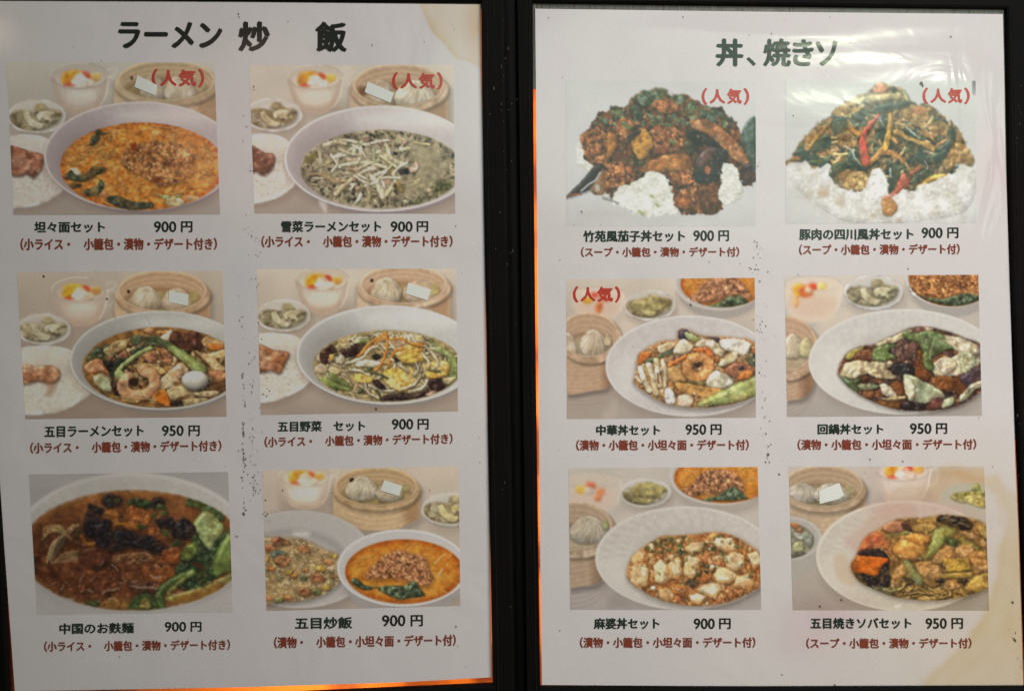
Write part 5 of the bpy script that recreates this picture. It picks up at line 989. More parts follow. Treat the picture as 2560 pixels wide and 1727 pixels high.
def dish_hoikoro():
    P = Painter([(137, 65), (1717, 55), (1747, 1205), (155, 1215)], 24, 'bfae9f'); backdrop(P, 'c2b2a5', 'a1938b')
    P.id = 0
    P.F([(600, 330), (760, 400), (560, 520), (430, 560), (400, 450)], 'cbbaa8', flat=True, alpha=.5, soft=60)
    blurred_cup(P, 370, 130, 230, 300, c=('ccbaa8', 'c8aa96'), fruit=((250, 180, 50, 55, 'd89c40', 0), (310, 190, 60, 50, 'd0703c', 0), (330, 180, 30, 28, 'd8c0a8', 0), (370, 150, 34, 26, 'c85034', 20), (230, 270, 18, 50, 'd09058', 5), (440, 150, 40, 24, 'd8b468', 0)))
    pickles(P, 865, 205, 1.14, dish='b5aeaa', fill='7c735c', pale='b8ad92', dk='57503f')
    small_dandan(P, 1500, 60, 385, 262, 1510, 80, 360, 236, bowl=('b2aaa4', 'bdb5af', 'a0968f'), soup=('a8662c', 'b87c40'),
                 meat=[(1150, 190), (1180, 90), (1300, 40), (1720, 40), (1740, 230), (1600, 230), (1400, 240), (1250, 240)], n=330, mc=('ac7648', 'b88250', 'a06a42', 'c08e60', '8c5a3a'),
                 leaf=[[(1225, 225), (1320, 245), (1450, 250), (1560, 215), (1660, 210), (1720, 240), (1700, 280), (1560, 310), (1430, 300), (1290, 260)]])
    side_steamer(P, 130, 620, 262, 215, 460, c=('b3967e', 'c0a489', '866a54'), dump=((200, 640, 80, 105, 'c0af98', '8d7962', 'd4c6b2', 10), (310, 650, 60, 80, 'b8ab86', '8a7a58', 'c8bc98', 6)))
    ground_plate(P, 1110, 765, 780, 430, c='bab2ac', rim='c3bbb4')
    q = [(575, 830), (640, 700), (760, 640), (880, 620), (1050, 540), (1200, 480), (1400, 500), (1600, 570), (1760, 640), (1800, 800), (1780, 950), (1640, 1080), (1450, 1150), (1200, 1165), (1000, 1140), (800, 1060), (650, 960), (590, 890)]
    P.part('pictured_pork_topping')
    P.F(q, '4a3226', dome=40, bump=16, bk=2, mott=.25, col2='6a4630', soft=10, gloss=.2, shadow=.3, shw=30); m = P.mask_poly(q, soft=8); P.clip = m
    P.scatter(m, 420, (16, 40), ['6e4228', '50301f', '7c4c2c', '2c2220', '8a5a38', '3e2c28', '5a4038'], asp=(.5, .9), dome=16, gloss=.4, gp=9, bump=7, bk=2, soft=4, shadow=.4, shw=13, mott=.2)
    G = dict(dome=26, bump=12, bk=2, gloss=.35, gp=9, mott=.1, soft=5, shadow=.5, shw=16)
    P.F([(880, 600), (1050, 540), (1200, 490), (1350, 490), (1250, 560), (1000, 610), (900, 640)], 'c3b28e', **G)
    P.F([(1220, 480), (1260, 490), (1440, 560), (1620, 620), (1740, 660), (1740, 760), (1640, 840), (1500, 880), (1400, 870), (1330, 800), (1560, 690), (1400, 600)], 'bcb094', **G)
    P.F([(1400, 560), (1560, 560), (1720, 640), (1700, 720), (1560, 680), (1420, 600)], 'c4b59c', dome=22, bump=22, bk=3, gloss=.3, soft=6, shadow=.3)
    P.F([(1200, 490), (1230, 475), (1290, 500), (1240, 530), (1180, 510)], '6c4a3c', **G)
    P.F([(1340, 790), (1420, 730), (1500, 730), (1540, 790), (1480, 860), (1370, 880)], 'b8a88c', dome=26, bump=14, gloss=.35, shadow=.5, soft=5)
    for q in ([(1360, 800), (1430, 745), (1500, 760)], [(1370, 840), (1440, 790), (1520, 800)], [(1440, 560), (1540, 600), (1640, 680)], [(1560, 700), (1620, 760), (1610, 830)], [(1280, 520), (1420, 580), (1560, 690)], [(1380, 870), (1460, 830), (1510, 770)], [(1650, 700), (1700, 760)]):
        P.S(q, 8, '8c7c5c', alpha=.55, soft=8); P.S([(x + 4, y - 12) for x, y in q], 7, 'd8d0bc', alpha=.5, soft=7)
    P.F([(1570, 700), (1640, 690), (1700, 730), (1650, 830), (1580, 840)], 'b3b090', **G)
    P.F([(630, 730), (660, 680), (720, 650), (780, 630), (760, 680), (680, 740)], '9a8c50', **G)
    P.F([(690, 740), (730, 680), (820, 660), (870, 690), (850, 760), (760, 760)], '6b432c', **G)
    P.F([(580, 890), (600, 840), (640, 770), (740, 750), (850, 765), (1000, 760), (1010, 800), (900, 850), (760, 870), (700, 900)], 'c9b896', dome=24, bump=18, bk=2, gloss=.3, mott=.08, shadow=.5, shw=16, soft=5)
    P.F([(800, 850), (900, 820), (1040, 850), (1040, 900), (960, 900), (880, 890)], 'bca67e', **G); P.E(990, 880, 50, 24, 'c8b492', dome=14, gloss=.3)
    mc = ['6c4a40', '7a5648', '584040', '82604c']
    P.F([(1020, 640), (1060, 590), (1160, 580), (1220, 620), (1210, 700), (1150, 780), (1060, 770), (1010, 700)], '644840', dome=34, bump=28, bk=2, gloss=.35, mott=.3, shadow=.5, shw=16)
    P.scatter(P.mask_poly([(1020, 640), (1060, 590), (1160, 580), (1220, 620), (1210, 700), (1150, 780), (1060, 770), (1010, 700)]), 40, (14, 28), mc, dome=10, gloss=.35, soft=4, shadow=.35, bump=5)
    P.F([(1000, 800), (1060, 770), (1180, 800), (1200, 870), (1100, 890), (1010, 860)], '231f1f', **G)
    P.F([(1200, 800), (1230, 670), (1290, 720), (1300, 820), (1340, 860), (1300, 910), (1210, 890)], '70401f', **G)
    P.F([(1330, 900), (1430, 880), (1560, 900), (1620, 960), (1600, 1030), (1500, 1010), (1380, 980)], '744420', **G)
    P.F([(1560, 900), (1660, 830), (1760, 800), (1760, 900), (1640, 960)], '42333a', **G)
    P.F([(990, 960), (1060, 920), (1110, 960), (1090, 1040), (1020, 1030)], '6d4022', **G); P.F([(760, 1030), (800, 980), (870, 1010), (850, 1060), (780, 1060)], '7c5030', **G)
    P.F([(860, 1080), (1000, 1080), (1080, 1080), (1060, 1150), (940, 1130)], '7a4e26', **G); P.F([(1300, 1090), (1340, 1050), (1420, 1060), (1440, 1120), (1340, 1150)], '6e4038', **G)
    P.F([(1100, 1090), (1200, 1080), (1290, 1110), (1240, 1160), (1100, 1150)], '2b1f1f', **G)
    P.F([(1110, 880), (1190, 880), (1250, 920), (1350, 960), (1430, 1020), (1440, 1060), (1350, 1060), (1280, 1100), (1200, 1090), (1140, 1060)], 'a6a888', dome=26, bump=18, bk=3, gloss=.35, mott=.12, shadow=.5, shw=16, soft=5)
    P.F([(1105, 920), (1160, 900), (1200, 1000), (1180, 1080), (1140, 1060)], 'c4b89c', **G)
    P.F([(910, 950), (960, 940), (1020, 990), (1050, 1050), (980, 1050), (930, 1010)], 'bfb09a', **G); P.F([(920, 1060), (1000, 1050), (1110, 1045), (1100, 1070), (1000, 1080)], 'c2a87c', **G)
    P.F([(1420, 1140), (1440, 1070), (1500, 1050), (1520, 1080), (1490, 1120)], 'a9ac8c', **G)
    P.F([(1555, 1090), (1580, 1020), (1660, 950), (1750, 910), (1750, 960), (1680, 1000), (1620, 1070)], 'b4ac8c', **G)
    P.S([(1580, 1080), (1640, 1000), (1740, 940)], 7, '6c6450', alpha=.7); P.F([(720, 960), (800, 940), (900, 960), (860, 990), (760, 990)], '7a7858', **G)
    GR = dict(dome=22, bump=8, bk=2, gloss=.5, gp=10, mott=.12, soft=5, shadow=.5, shw=16)
    P.F([(850, 720), (870, 660), (930, 630), (1020, 620), (1030, 650), (970, 680), (1030, 710), (1010, 740), (920, 760), (870, 750)], '627a42', **GR)
    P.F([(1090, 540), (1130, 510), (1200, 530), (1340, 510), (1430, 550), (1440, 580), (1400, 580), (1500, 640), (1420, 680), (1340, 720), (1270, 690), (1230, 610), (1130, 580)], '667e4a', **GR)
    P.F([(1265, 700), (1310, 690), (1350, 780), (1345, 830), (1290, 830), (1270, 780)], '62783e', **GR)
    P.S([(1360, 560), (1330, 660), (1320, 740)], 5, 'c8ccb0', alpha=.8); P.S([(1300, 550), (1380, 570)], 5, 'b8c09c', alpha=.7)
    P.F([(590, 910), (620, 885), (680, 910), (760, 900), (730, 950), (740, 1000), (700, 1020), (630, 960)], '4f663a', **GR)
    P.E(640, 920, 24, 8, 'c8d0bc', rot=30, flat=True, alpha=.6, soft=8)
    P.scatter(m, 70, (4, 9), ['b8a898', 'c8bcae'], flat=True, soft=4, alpha=.6)
    P.unify(m, '55342a', .3, 4, .3, .10)
    P.glaze(m, 70)
    P.grit(m, .13, .3, .06)
    P.clip = None
    P.soften(P.mask_poly([(100, 40), (1120, 40), (700, 440), (100, 480)], soft=60), 3)
    P.soften(np.ones((P.H, P.W), np.float32), 1.2)
    return P

def dish_mapo():
    P = Painter([(112, 55), (1397, 45), (1422, 1015), (123, 1015)], 25, 'b9a897'); backdrop(P, 'bbab9b', 'a3958c')
    P.id = 0
    P.F([(420, 380), (560, 360), (460, 480), (360, 560)], 'c2b1a0', flat=True, alpha=.5, soft=50)
    P.F([(120, 860), (330, 820), (430, 900), (400, 1015), (120, 1015)], 'a3968e', flat=True, alpha=.6, soft=70)
    P.F([(390, 920), (480, 930), (540, 1015), (380, 1015)], '8f8178', flat=True, alpha=.5, soft=60)
    blurred_cup(P, 270, 130, 200, 240, c=('bfae9c', 'c4ab9a'), fruit=((200, 200, 38, 26, 'cc9c3c', 0), (265, 170, 34, 20, 'c4603c', 15), (250, 210, 36, 26, 'c8b8a8', 0), (330, 215, 30, 26, 'cc8058', 0), (310, 255, 24, 22, 'c87848', 40)))
    pickles(P, 638, 225, .82, dish='b3a99d', fill='786a45', pale='9f9060', dk='4f4128')
    P.F([(540, 200), (580, 160), (680, 155), (770, 190), (740, 230), (660, 260), (600, 250), (545, 240)], '7d6e48', dome=20, bump=16, bk=2, mott=.2, col2='a09160', soft=8)
    small_dandan(P, 1150, 110, 352, 195, 1175, 120, 345, 170, bowl=('aea49a', 'b8aea5', 'a29689'), soup=('b87830', 'c0873e'),
                 meat=[(880, 210), (960, 160), (1010, 90), (1150, 60), (1260, 110), (1300, 180), (1280, 240), (1100, 230), (960, 240)], n=170, mc=('a67450', 'b07e56', 'ba8a62', '916044'),
                 leaf=[[(1010, 270), (1120, 240), (1200, 195), (1250, 185), (1290, 220), (1330, 255), (1260, 270), (1120, 275)]])
    side_steamer(P, 155, 450, 248, 155, 405, c=('a89078', 'b69e84', '7d6650'), dump=((250, 470, 130, 95, 'b3a592', '85755f', 'c8bcaa', 12), (365, 440, 20, 30, '8f8c5c', '6c6a40', 'a09c6c', 3)))
    ground_plate(P, 905, 665, 612, 352, c='b8ada2', rim='c0b6ab', grooves=16)
    q = [(510, 790), (530, 680), (580, 620), (680, 550), (760, 515), (900, 510), (1100, 490), (1230, 510), (1330, 570), (1400, 630), (1440, 760), (1420, 850), (1340, 900), (1200, 960), (1040, 985), (860, 975), (700, 930), (580, 860)]
    P.part('pictured_tofu_topping')
    P.F(q, '98602f', dome=40, bump=14, bk=2, mott=.2, col2='b27a40', soft=10, gloss=.2, shadow=.25, shw=36); m = P.mask_poly(q, soft=8); P.clip = m
    P.scatter(m, 620, (8, 22), ['9c6236', 'ac7444', '8a5230', 'ba8856', 'a46c42', '945832', 'c09468'], asp=(.6, 1.), dome=9, gloss=.4, gp=9, bump=4, soft=4, shadow=.3, shw=9, mott=.2)
    P.scatter(m * P.mask_ell(900, 560, 300, 90, soft=80), 90, (8, 18), ['4d5c38', '3c4a30', '66743f'], asp=(.4, .9), dome=7, gloss=.3, soft=4, shadow=.3, shw=8)
    P.scatter(m * P.mask_ell(960, 760, 160, 100, soft=80), 60, (8, 20), ['3f3a2c', '4d5638', '2e2a26'], asp=(.4, .9), dome=7, gloss=.3, soft=4, shadow=.3, shw=8)
    def tofu(q, c='d0b48a'):
        q = np.array(q, float); ctr = q.mean(0); q = ctr + (q - ctr) * 1.14
        P.F(q, 'bd9058', dome=14, bump=4, bk=2, gloss=.2, mott=.08, soft=7, shadow=.45, shw=12, smooth=False, rag=4)
        P.F([(ctr * .16 + p * .84) + (-3, -7) for p in q], c, dome=14, bump=4, bk=2, gloss=.35, gp=9, mott=.05, col2='dcc8a2', soft=6, smooth=False, rag=3)
    for q in ([(545, 640), (590, 615), (625, 640), (610, 690), (550, 700)], [(650, 640), (680, 640), (695, 690), (670, 700)], [(530, 780), (560, 710), (610, 700), (655, 740), (640, 840), (590, 860), (540, 820)], [(690, 720), (740, 680), (790, 720), (815, 790), (760, 800), (700, 780)],
              [(700, 790), (760, 770), (800, 800), (770, 830), (710, 830)], [(790, 720), (840, 670), (880, 690), (880, 770), (840, 800), (800, 790)], [(900, 720), (930, 650), (1000, 670), (990, 750), (950, 800), (900, 770)], [(905, 600), (950, 560), (1030, 560), (1010, 610), (950, 640)],
              [(1100, 560), (1120, 535), (1220, 530), (1255, 610), (1200, 625), (1130, 600)], [(1170, 660), (1230, 630), (1300, 650), (1300, 720), (1230, 750), (1190, 720)], [(1330, 640), (1400, 620), (1430, 700), (1370, 730)], [(1100, 790), (1130, 730), (1200, 740), (1270, 790), (1200, 830), (1130, 830)],
              [(1240, 850), (1260, 800), (1330, 770), (1370, 830), (1340, 880)], [(990, 880), (1050, 840), (1130, 835), (1145, 880), (1100, 930), (1010, 900)], [(940, 920), (1000, 905), (1045, 930), (1010, 970), (950, 970)], [(730, 880), (780, 870), (830, 920), (790, 950), (730, 940)],
              [(660, 575), (690, 570), (700, 610), (670, 610)], [(780, 645), (830, 650), (820, 680), (780, 680)]):
        tofu(q)
    P.E(795, 750, 22, 36, 'c87a30', flat=True, alpha=.45, soft=16); P.E(580, 660, 34, 30, 'c8803c', flat=True, alpha=.5, soft=20); P.E(770, 900, 30, 40, 'b8742c', flat=True, alpha=.45, soft=20); P.E(1300, 850, 60, 40, 'b46a30', flat=True, alpha=.3, soft=30)
    P.scatter(m * (P.Y < 800), 60, (5, 11), ['56663f', '66743f', '4a5634', 'b8bc90'], asp=(.4, .9), dome=6, gloss=.3, soft=4, shadow=.3, shw=8)
    P.scatter(m, 70, (4, 8), ['d8cdb8', 'e0d6c8'], flat=True, soft=4, alpha=.75)
    for x, y in ((1120, 655), (685, 865), (1090, 720), (855, 545)): P.E(x, y, 16, 12, 'd0ccb8', dome=6, gloss=.4)
    P.unify(m, 'a8662f', .32, 3.2, .2, .08)
    P.glaze(m, 70)
    P.grit(m, .13, .3, .06)
    P.clip = None
    P.soften(P.mask_poly([(100, 40), (850, 40), (850, 300), (450, 400), (100, 300)], soft=60), 3)
    P.soften(np.ones((P.H, P.W), np.float32), 1.3)
    return P

def dish_yakisoba():
    P = Painter([(140, 45), (1467, 42), (1503, 1020), (168, 1017)], 26, 'b8a48e'); backdrop(P, 'b9a590', '978775')
    P.id = 0
    P.F([(820, 260), (900, 190), (1000, 150), (1080, 120), (1480, 60), (1480, 330), (1200, 280)], 'b39a7d', flat=True, alpha=.7, soft=12)
    P.E(960, 230, 150, 60, '9c8870', flat=True, alpha=.4, soft=50)
    cup(P, 915, 60, .93, body='bba694', hi='cab8a8', f=('d08c30', 'c4502e', 'cf9648', 'ccaa94'), rim='9a8b78')
    P.tint(P.mask_ell(960, 230, 140, 70, soft=60), 'ab9478', .5)
    P.part('pictured_pickle_dish'); P.F([(1170, 280), (1200, 200), (1320, 160), (1500, 170), (1500, 340), (1200, 290)], 'a8a08c', flat=True, soft=16)
    for q, c in (([(1255, 230), (1330, 215), (1500, 205), (1500, 240), (1300, 260)], '827840'), ([(1330, 270), (1360, 240), (1430, 235), (1480, 270), (1470, 320), (1380, 300)], 'b3a060'), ([(1380, 200), (1420, 160), (1440, 200)], '8c8448'), ([(1240, 240), (1300, 250), (1340, 290), (1260, 270)], '8f8250')):
        P.F(q, c, dome=14, bump=10, bk=2, gloss=.3, soft=7, shadow=.3, mott=.2)
    steamer(P, 375, 178, 258, 132, wall=200, wood='a68c6e', light='b49b7c', dark='80684c', lid=1.12, floor='8d7a58')
    P.clip = P.mask_ell(375, 178, 252, 128)
    dumpling(P, 225, 225, 115, 72, 'a89a84', '786a54', 'bcae9a', 12); dumpling(P, 430, 225, 120, 70, 'ae9f88', '786a54', 'c0b29c'); P.E(560, 200, 34, 34, '9c8c68', dome=10, bump=6, soft=8); P.clip = None
    P.part('pictured_soup_bowl')
    P.E(160, 560, 200, 200, '8a7a6c', flat=True, alpha=.4, soft=60)
    P.F([(150, 400), (360, 560), (330, 680), (230, 780), (150, 820)], 'a09688', flat=True, soft=8)
    P.E(140, 528, 224, 148, 'b0a698', flat=True, soft=5); P.E(138, 530, 206, 134, 'a49a8c', flat=True, soft=7)
    P.clip = P.mask_ell(130, 545, 186, 122, soft=9)
    P.E(130, 545, 186, 122, '837a62', flat=True, mott=.15, soft=8)
    for q, c in (([(150, 420), (190, 395), (220, 430), (180, 460)], 'b8723c'), ([(170, 500), (220, 490), (270, 520), (220, 540)], '9c9684'), ([(170, 570), (230, 550), (240, 610), (180, 620)], '9c9468'), ([(150, 640), (260, 630), (200, 670)], '4c4436'), ([(180, 470), (230, 460), (220, 490)], '9a6840'), ([(240, 490), (300, 500), (290, 580), (250, 560)], '8c8a78')):
        P.F(q, c, dome=14, bump=10, bk=2, gloss=.35, soft=6, shadow=.35, mott=.15)
    P.clip = None
    ground_plate(P, 930, 650, 604, 376, c='b8ab99', rim='c4b8a6', sh='857562', grooves=18)
    P.tint(P.mask_ell(1000, 330, 330, 60, soft=80), 'b59a8c', .6)
    P.F([(520, 560), (600, 480), (700, 380), (800, 300), (980, 290), (1000, 400), (800, 480), (700, 560), (640, 640)], 'b3907c', flat=True, alpha=.45, soft=30)
    P.F([(450, 660), (520, 640), (560, 720), (600, 820), (560, 850), (470, 800)], 'b49878', flat=True, alpha=.5, soft=24)
    q = [(560, 720), (600, 640), (660, 520), (760, 460), (880, 400), (1050, 390), (1200, 370), (1400, 400), (1560, 500), (1580, 780), (1480, 870), (1300, 930), (1100, 950), (880, 930), (760, 890), (620, 820)]
    P.part('pictured_noodle_topping')
    P.F(q, '86683c', dome=40, bump=14, bk=2, mott=.2, col2='9c7c4a', soft=10, gloss=.2, shadow=.25, shw=30); m = P.mask_poly(q, soft=8); P.clip = m
    P.scatter(m, 300, (14, 34), ['947040', 'a88450', '7c5c34', '5c4428', 'b0905c', '8a7444', '9c6c44'], asp=(.4, .8), dome=14, gloss=.35, bump=7, bk=2, soft=5, shadow=.35, shw=12, mott=.15)
    P.strands(m * (P.Y > 780) * (P.X > 780), 130, (90, 200), (10, 15), ['a88c58', 'b39a66', '94763f', 'bda674', '80643a'], ang=(-30, 30), curl=100, shadow=.5, shw=9, gloss=.35)
    G = dict(dome=26, bump=10, bk=2, gloss=.4, gp=9, mott=.12, soft=5, shadow=.5, shw=16)
    P.F([(700, 700), (770, 600), (830, 640), (850, 720), (790, 760)], '8e6c40', **G)
    P.E(850, 448, 80, 44, 'b58068', dome=36, gloss=.4, gp=9, shadow=.5, mott=.08)
    P.F([(910, 420), (960, 400), (1010, 420), (980, 470), (920, 460)], '5a3c30', **G)
    P.F([(980, 440), (1060, 425), (1130, 440), (1120, 480), (1000, 480)], 'a58a58', **G); P.S([(800, 510), (880, 498), (950, 490)], 16, '6a7048', gloss=.3)
    P.F([(540, 620), (620, 520), (720, 480), (800, 520), (820, 600), (700, 600), (600, 640)], 'b36848', dome=30, bump=14, bk=3, gloss=.3, mott=.12, soft=22, shadow=.2)
    P.F([(500, 680), (560, 620), (640, 640), (600, 720), (560, 800), (520, 760)], 'b85a40', flat=True, alpha=.75, soft=40)
    P.F([(1140, 400), (1220, 360), (1300, 365), (1370, 410), (1385, 460), (1320, 475), (1220, 440)], '1f1614', dome=26, bump=18, bk=2, gloss=.55, gp=10, shadow=.55, soft=5)
    for q in ([(1170, 395), (1230, 380)], [(1300, 420), (1350, 440)], [(1230, 400), (1280, 405)]): P.S(q, 8, 'b8ada0', flat=True, alpha=.6, soft=6)
    P.F([(1010, 670), (1080, 620), (1110, 520), (1150, 460), (1230, 450), (1280, 490), (1210, 540), (1150, 610), (1090, 670)], '79834a', dome=34, gloss=.4, gp=9, mott=.12, col2='929a62', soft=5, shadow=.55, shw=18)
    P.F([(1210, 520), (1280, 540), (1280, 590), (1240, 600)], '4c5c34', **G); P.F([(1290, 520), (1400, 560), (1450, 600), (1360, 610)], '838248', **G)
    P.E(960, 600, 112, 78, 'c08e52', dome=70, gloss=.35, gp=8, lit=.75, shadow=.55, shw=20, mott=.08)
    P.F([(900, 520), (980, 495), (1080, 510), (1100, 550), (1040, 570), (960, 540)], 'c28c4c', **G); P.E(944, 562, 6, 6, '6e4420', flat=True)
    for q in ([(1000, 700), (1100, 680), (1180, 740), (1160, 840), (1080, 850), (1010, 760)], [(830, 800), (880, 720), (930, 700), (930, 780), (870, 850), (810, 830)], [(1250, 620), (1320, 570), (1400, 590), (1360, 650), (1270, 660)], [(1360, 640), (1480, 620), (1500, 740), (1420, 740)],
              [(1110, 680), (1180, 600), (1240, 580), (1270, 650), (1160, 700)], [(1300, 480), (1400, 500), (1500, 560), (1480, 600), (1380, 540)], [(1200, 830), (1260, 800), (1310, 830), (1280, 870), (1200, 870)]):
        P.F(q, 'a57c4e', dome=28, bump=24, bk=2, gloss=.35, gp=9, mott=.18, col2='b8946a', soft=6, shadow=.45, shw=16)
    P.F([(1185, 670), (1360, 655), (1375, 745), (1215, 755)], 'a88c44', smooth=False, dome=12, gloss=.35, bump=5, shadow=.5, shw=14, soft=6)
    P.F([(1170, 800), (1170, 770), (1390, 760), (1380, 790)], 'ae9450', smooth=False, dome=10, gloss=.35, shadow=.4)
    P.F([(1330, 870), (1420, 780), (1530, 760), (1530, 850), (1420, 890)], 'a88c50', **G)
    P.F([(920, 690), (950, 680), (1040, 790), (1050, 830), (1000, 840), (940, 760)], '7c8460', **G); P.F([(920, 790), (990, 820), (960, 840)], '2a2a28', **G)
    P.F([(1140, 820), (1180, 805), (1190, 830)], '201814', **G); P.F([(1280, 820), (1340, 800), (1340, 840)], '3a2a18', **G)
    P.F([(610, 640), (650, 605), (760, 600), (810, 640), (820, 720), (780, 790), (750, 820), (760, 700), (700, 650)], '231b1d', dome=20, bump=14, bk=2, gloss=.4, shadow=.5, soft=5)
    P.F([(580, 770), (660, 770), (740, 790), (820, 770), (830, 840), (760, 880), (680, 860), (610, 820)], '241c1c', dome=24, bump=18, bk=2, gloss=.4, shadow=.5, soft=5)
    P.F([(575, 750), (600, 660), (640, 650), (780, 660), (812, 680), (760, 730), (740, 780), (640, 765)], 'bd641e', dome=18, gloss=.35, gp=9, bump=6, mott=.08, shadow=.6, shw=16, soft=5)
    P.F([(700, 860), (800, 860), (860, 910), (780, 920)], '4c4a38', **G)
    P.S([(800, 870), (830, 890), (860, 880), (840, 850)], 12, '9c9468', gloss=.3)
    P.F([(1430, 440), (1520, 470), (1520, 560), (1440, 500)], 'a58e58', **G)
    P.scatter(m, 60, (4, 9), ['d0c4a8', 'd8ccb4'], flat=True, soft=4, alpha=.6)
    P.unify(m, '96743f', .35, 3.5, .25, .08)
    P.glaze(m, 70)
    P.grit(m, .13, .3, .06)
    P.clip = None
    P.E(498, 948, 6, 6, '2a2320', flat=True); P.E(352, 992, 6, 6, '2a2320', flat=True); P.E(880, 990, 24, 8, 'd8cfc0', rot=-15, flat=True, soft=9, alpha=.7)
    P.soften(np.ones((P.H, P.W), np.float32), 1.2); P.mul(m, 'f4e2b8', .7)
    return P

DISHES = {
    'dandan': (dish_dandan, dict(paper='aca4a1')), 'snow': (dish_snow, dict(paper='b9b1ad')),
    'gomoku': (dish_gomoku, dict(paper='a39b99')), 'vegetable': (dish_vegetable, dict(paper='b3acaa')),
    'beef': (dish_beef, dict(paper='958d89')), 'friedrice': (dish_friedrice, dict(paper='a59d99')),
    'eggplant': (dish_eggplant, dict(paper='bbb2af', tone=.15)), 'pork': (dish_pork, dict(paper='b9b1ae', tone=.15)),
    'chuka': (dish_chuka, dict(paper='b8b0ac')), 'hoikoro': (dish_hoikoro, dict(paper='b8aea8')),
    'mapo': (dish_mapo, dict(paper='b2a89f')), 'yakisoba': (dish_yakisoba, dict(paper='b0a597')),
}
# ---------------------------------------------------------------- materials
def film_group():
    """the clear plastic the sheets are kept in: one glossy, slightly wavy skin over everything printed"""
    g = bpy.data.node_groups.new('plastic_film', 'ShaderNodeTree'); N, L = g.nodes, g.links
    g.interface.new_socket('Normal', in_out='OUTPUT', socket_type='NodeSocketVector')
    out = N.new('NodeGroupOutput'); tc = N.new('ShaderNodeNewGeometry')
    def noise(scale, det, dist, sx, sy, rot=0):
        mp = N.new('ShaderNodeMapping'); mp.inputs['Scale'].default_value = (sx, sy, 1); mp.inputs['Rotation'].default_value = (0, 0, rot); L.new(tc.outputs['Position'], mp.inputs[0])
        n = N.new('ShaderNodeTexNoise'); n.inputs['Scale'].default_value = scale; n.inputs['Detail'].default_value = det; n.inputs['Distortion'].default_value = dist
        L.new(mp.outputs[0], n.inputs['Vector']); return n.outputs[0]
    def ball(cx, cy, rx, ry):
        mp = N.new('ShaderNodeMapping'); mp.inputs['Location'].default_value = (-cx / rx, -cy / ry, 0); mp.inputs['Scale'].default_value = (1 / rx, 1 / ry, 0); L.new(tc.outputs['Position'], mp.inputs[0])
        v = N.new('ShaderNodeVectorMath'); v.operation = 'LENGTH'; L.new(mp.outputs[0], v.inputs[0])
        r = N.new('ShaderNodeMapRange'); r.interpolation_type = 'SMOOTHSTEP'; r.inputs['From Min'].default_value = 1; r.inputs['From Max'].default_value = .2; L.new(v.outputs['Value'], r.inputs[0]); return r.outputs[0]
    def mul(a, b):
        m = N.new('ShaderNodeMath'); m.operation = 'MULTIPLY'; L.new(a, m.inputs[0])
        if isinstance(b, float): m.inputs[1].default_value = b
        else: L.new(b, m.inputs[1])
        return m.outputs[0]
    def add(a, b):
        m = N.new('ShaderNodeMath'); m.operation = 'ADD'; L.new(a, m.inputs[0]); L.new(b, m.inputs[1]); return m.outputs[0]
    top = ball(*FILM['top']); side = ball(*FILM['side'])
    h = mul(noise(7, 1, 0, 1, 1), .0016)
    h = add(h, mul(mul(noise(9, 1.5, .5, .7, 3.0, .12), top), .0019))
    h = add(h, mul(mul(noise(34, 2, 1.4, 1, 1.4, .5), top), .00012))
    h = add(h, mul(mul(noise(22, 2, 1.2, 3.2, .7, -.35), side), .0011))
    b = N.new('ShaderNodeBump'); b.inputs['Strength'].default_value = 1; b.inputs['Distance'].default_value = 1
    L.new(h, b.inputs['Height']); L.new(b.outputs[0], out.inputs[0]); return g
FILM = {'top': (.145, .118, .12, .055), 'side': (.205, .08, .03, .07)}
FILM_G = film_group()

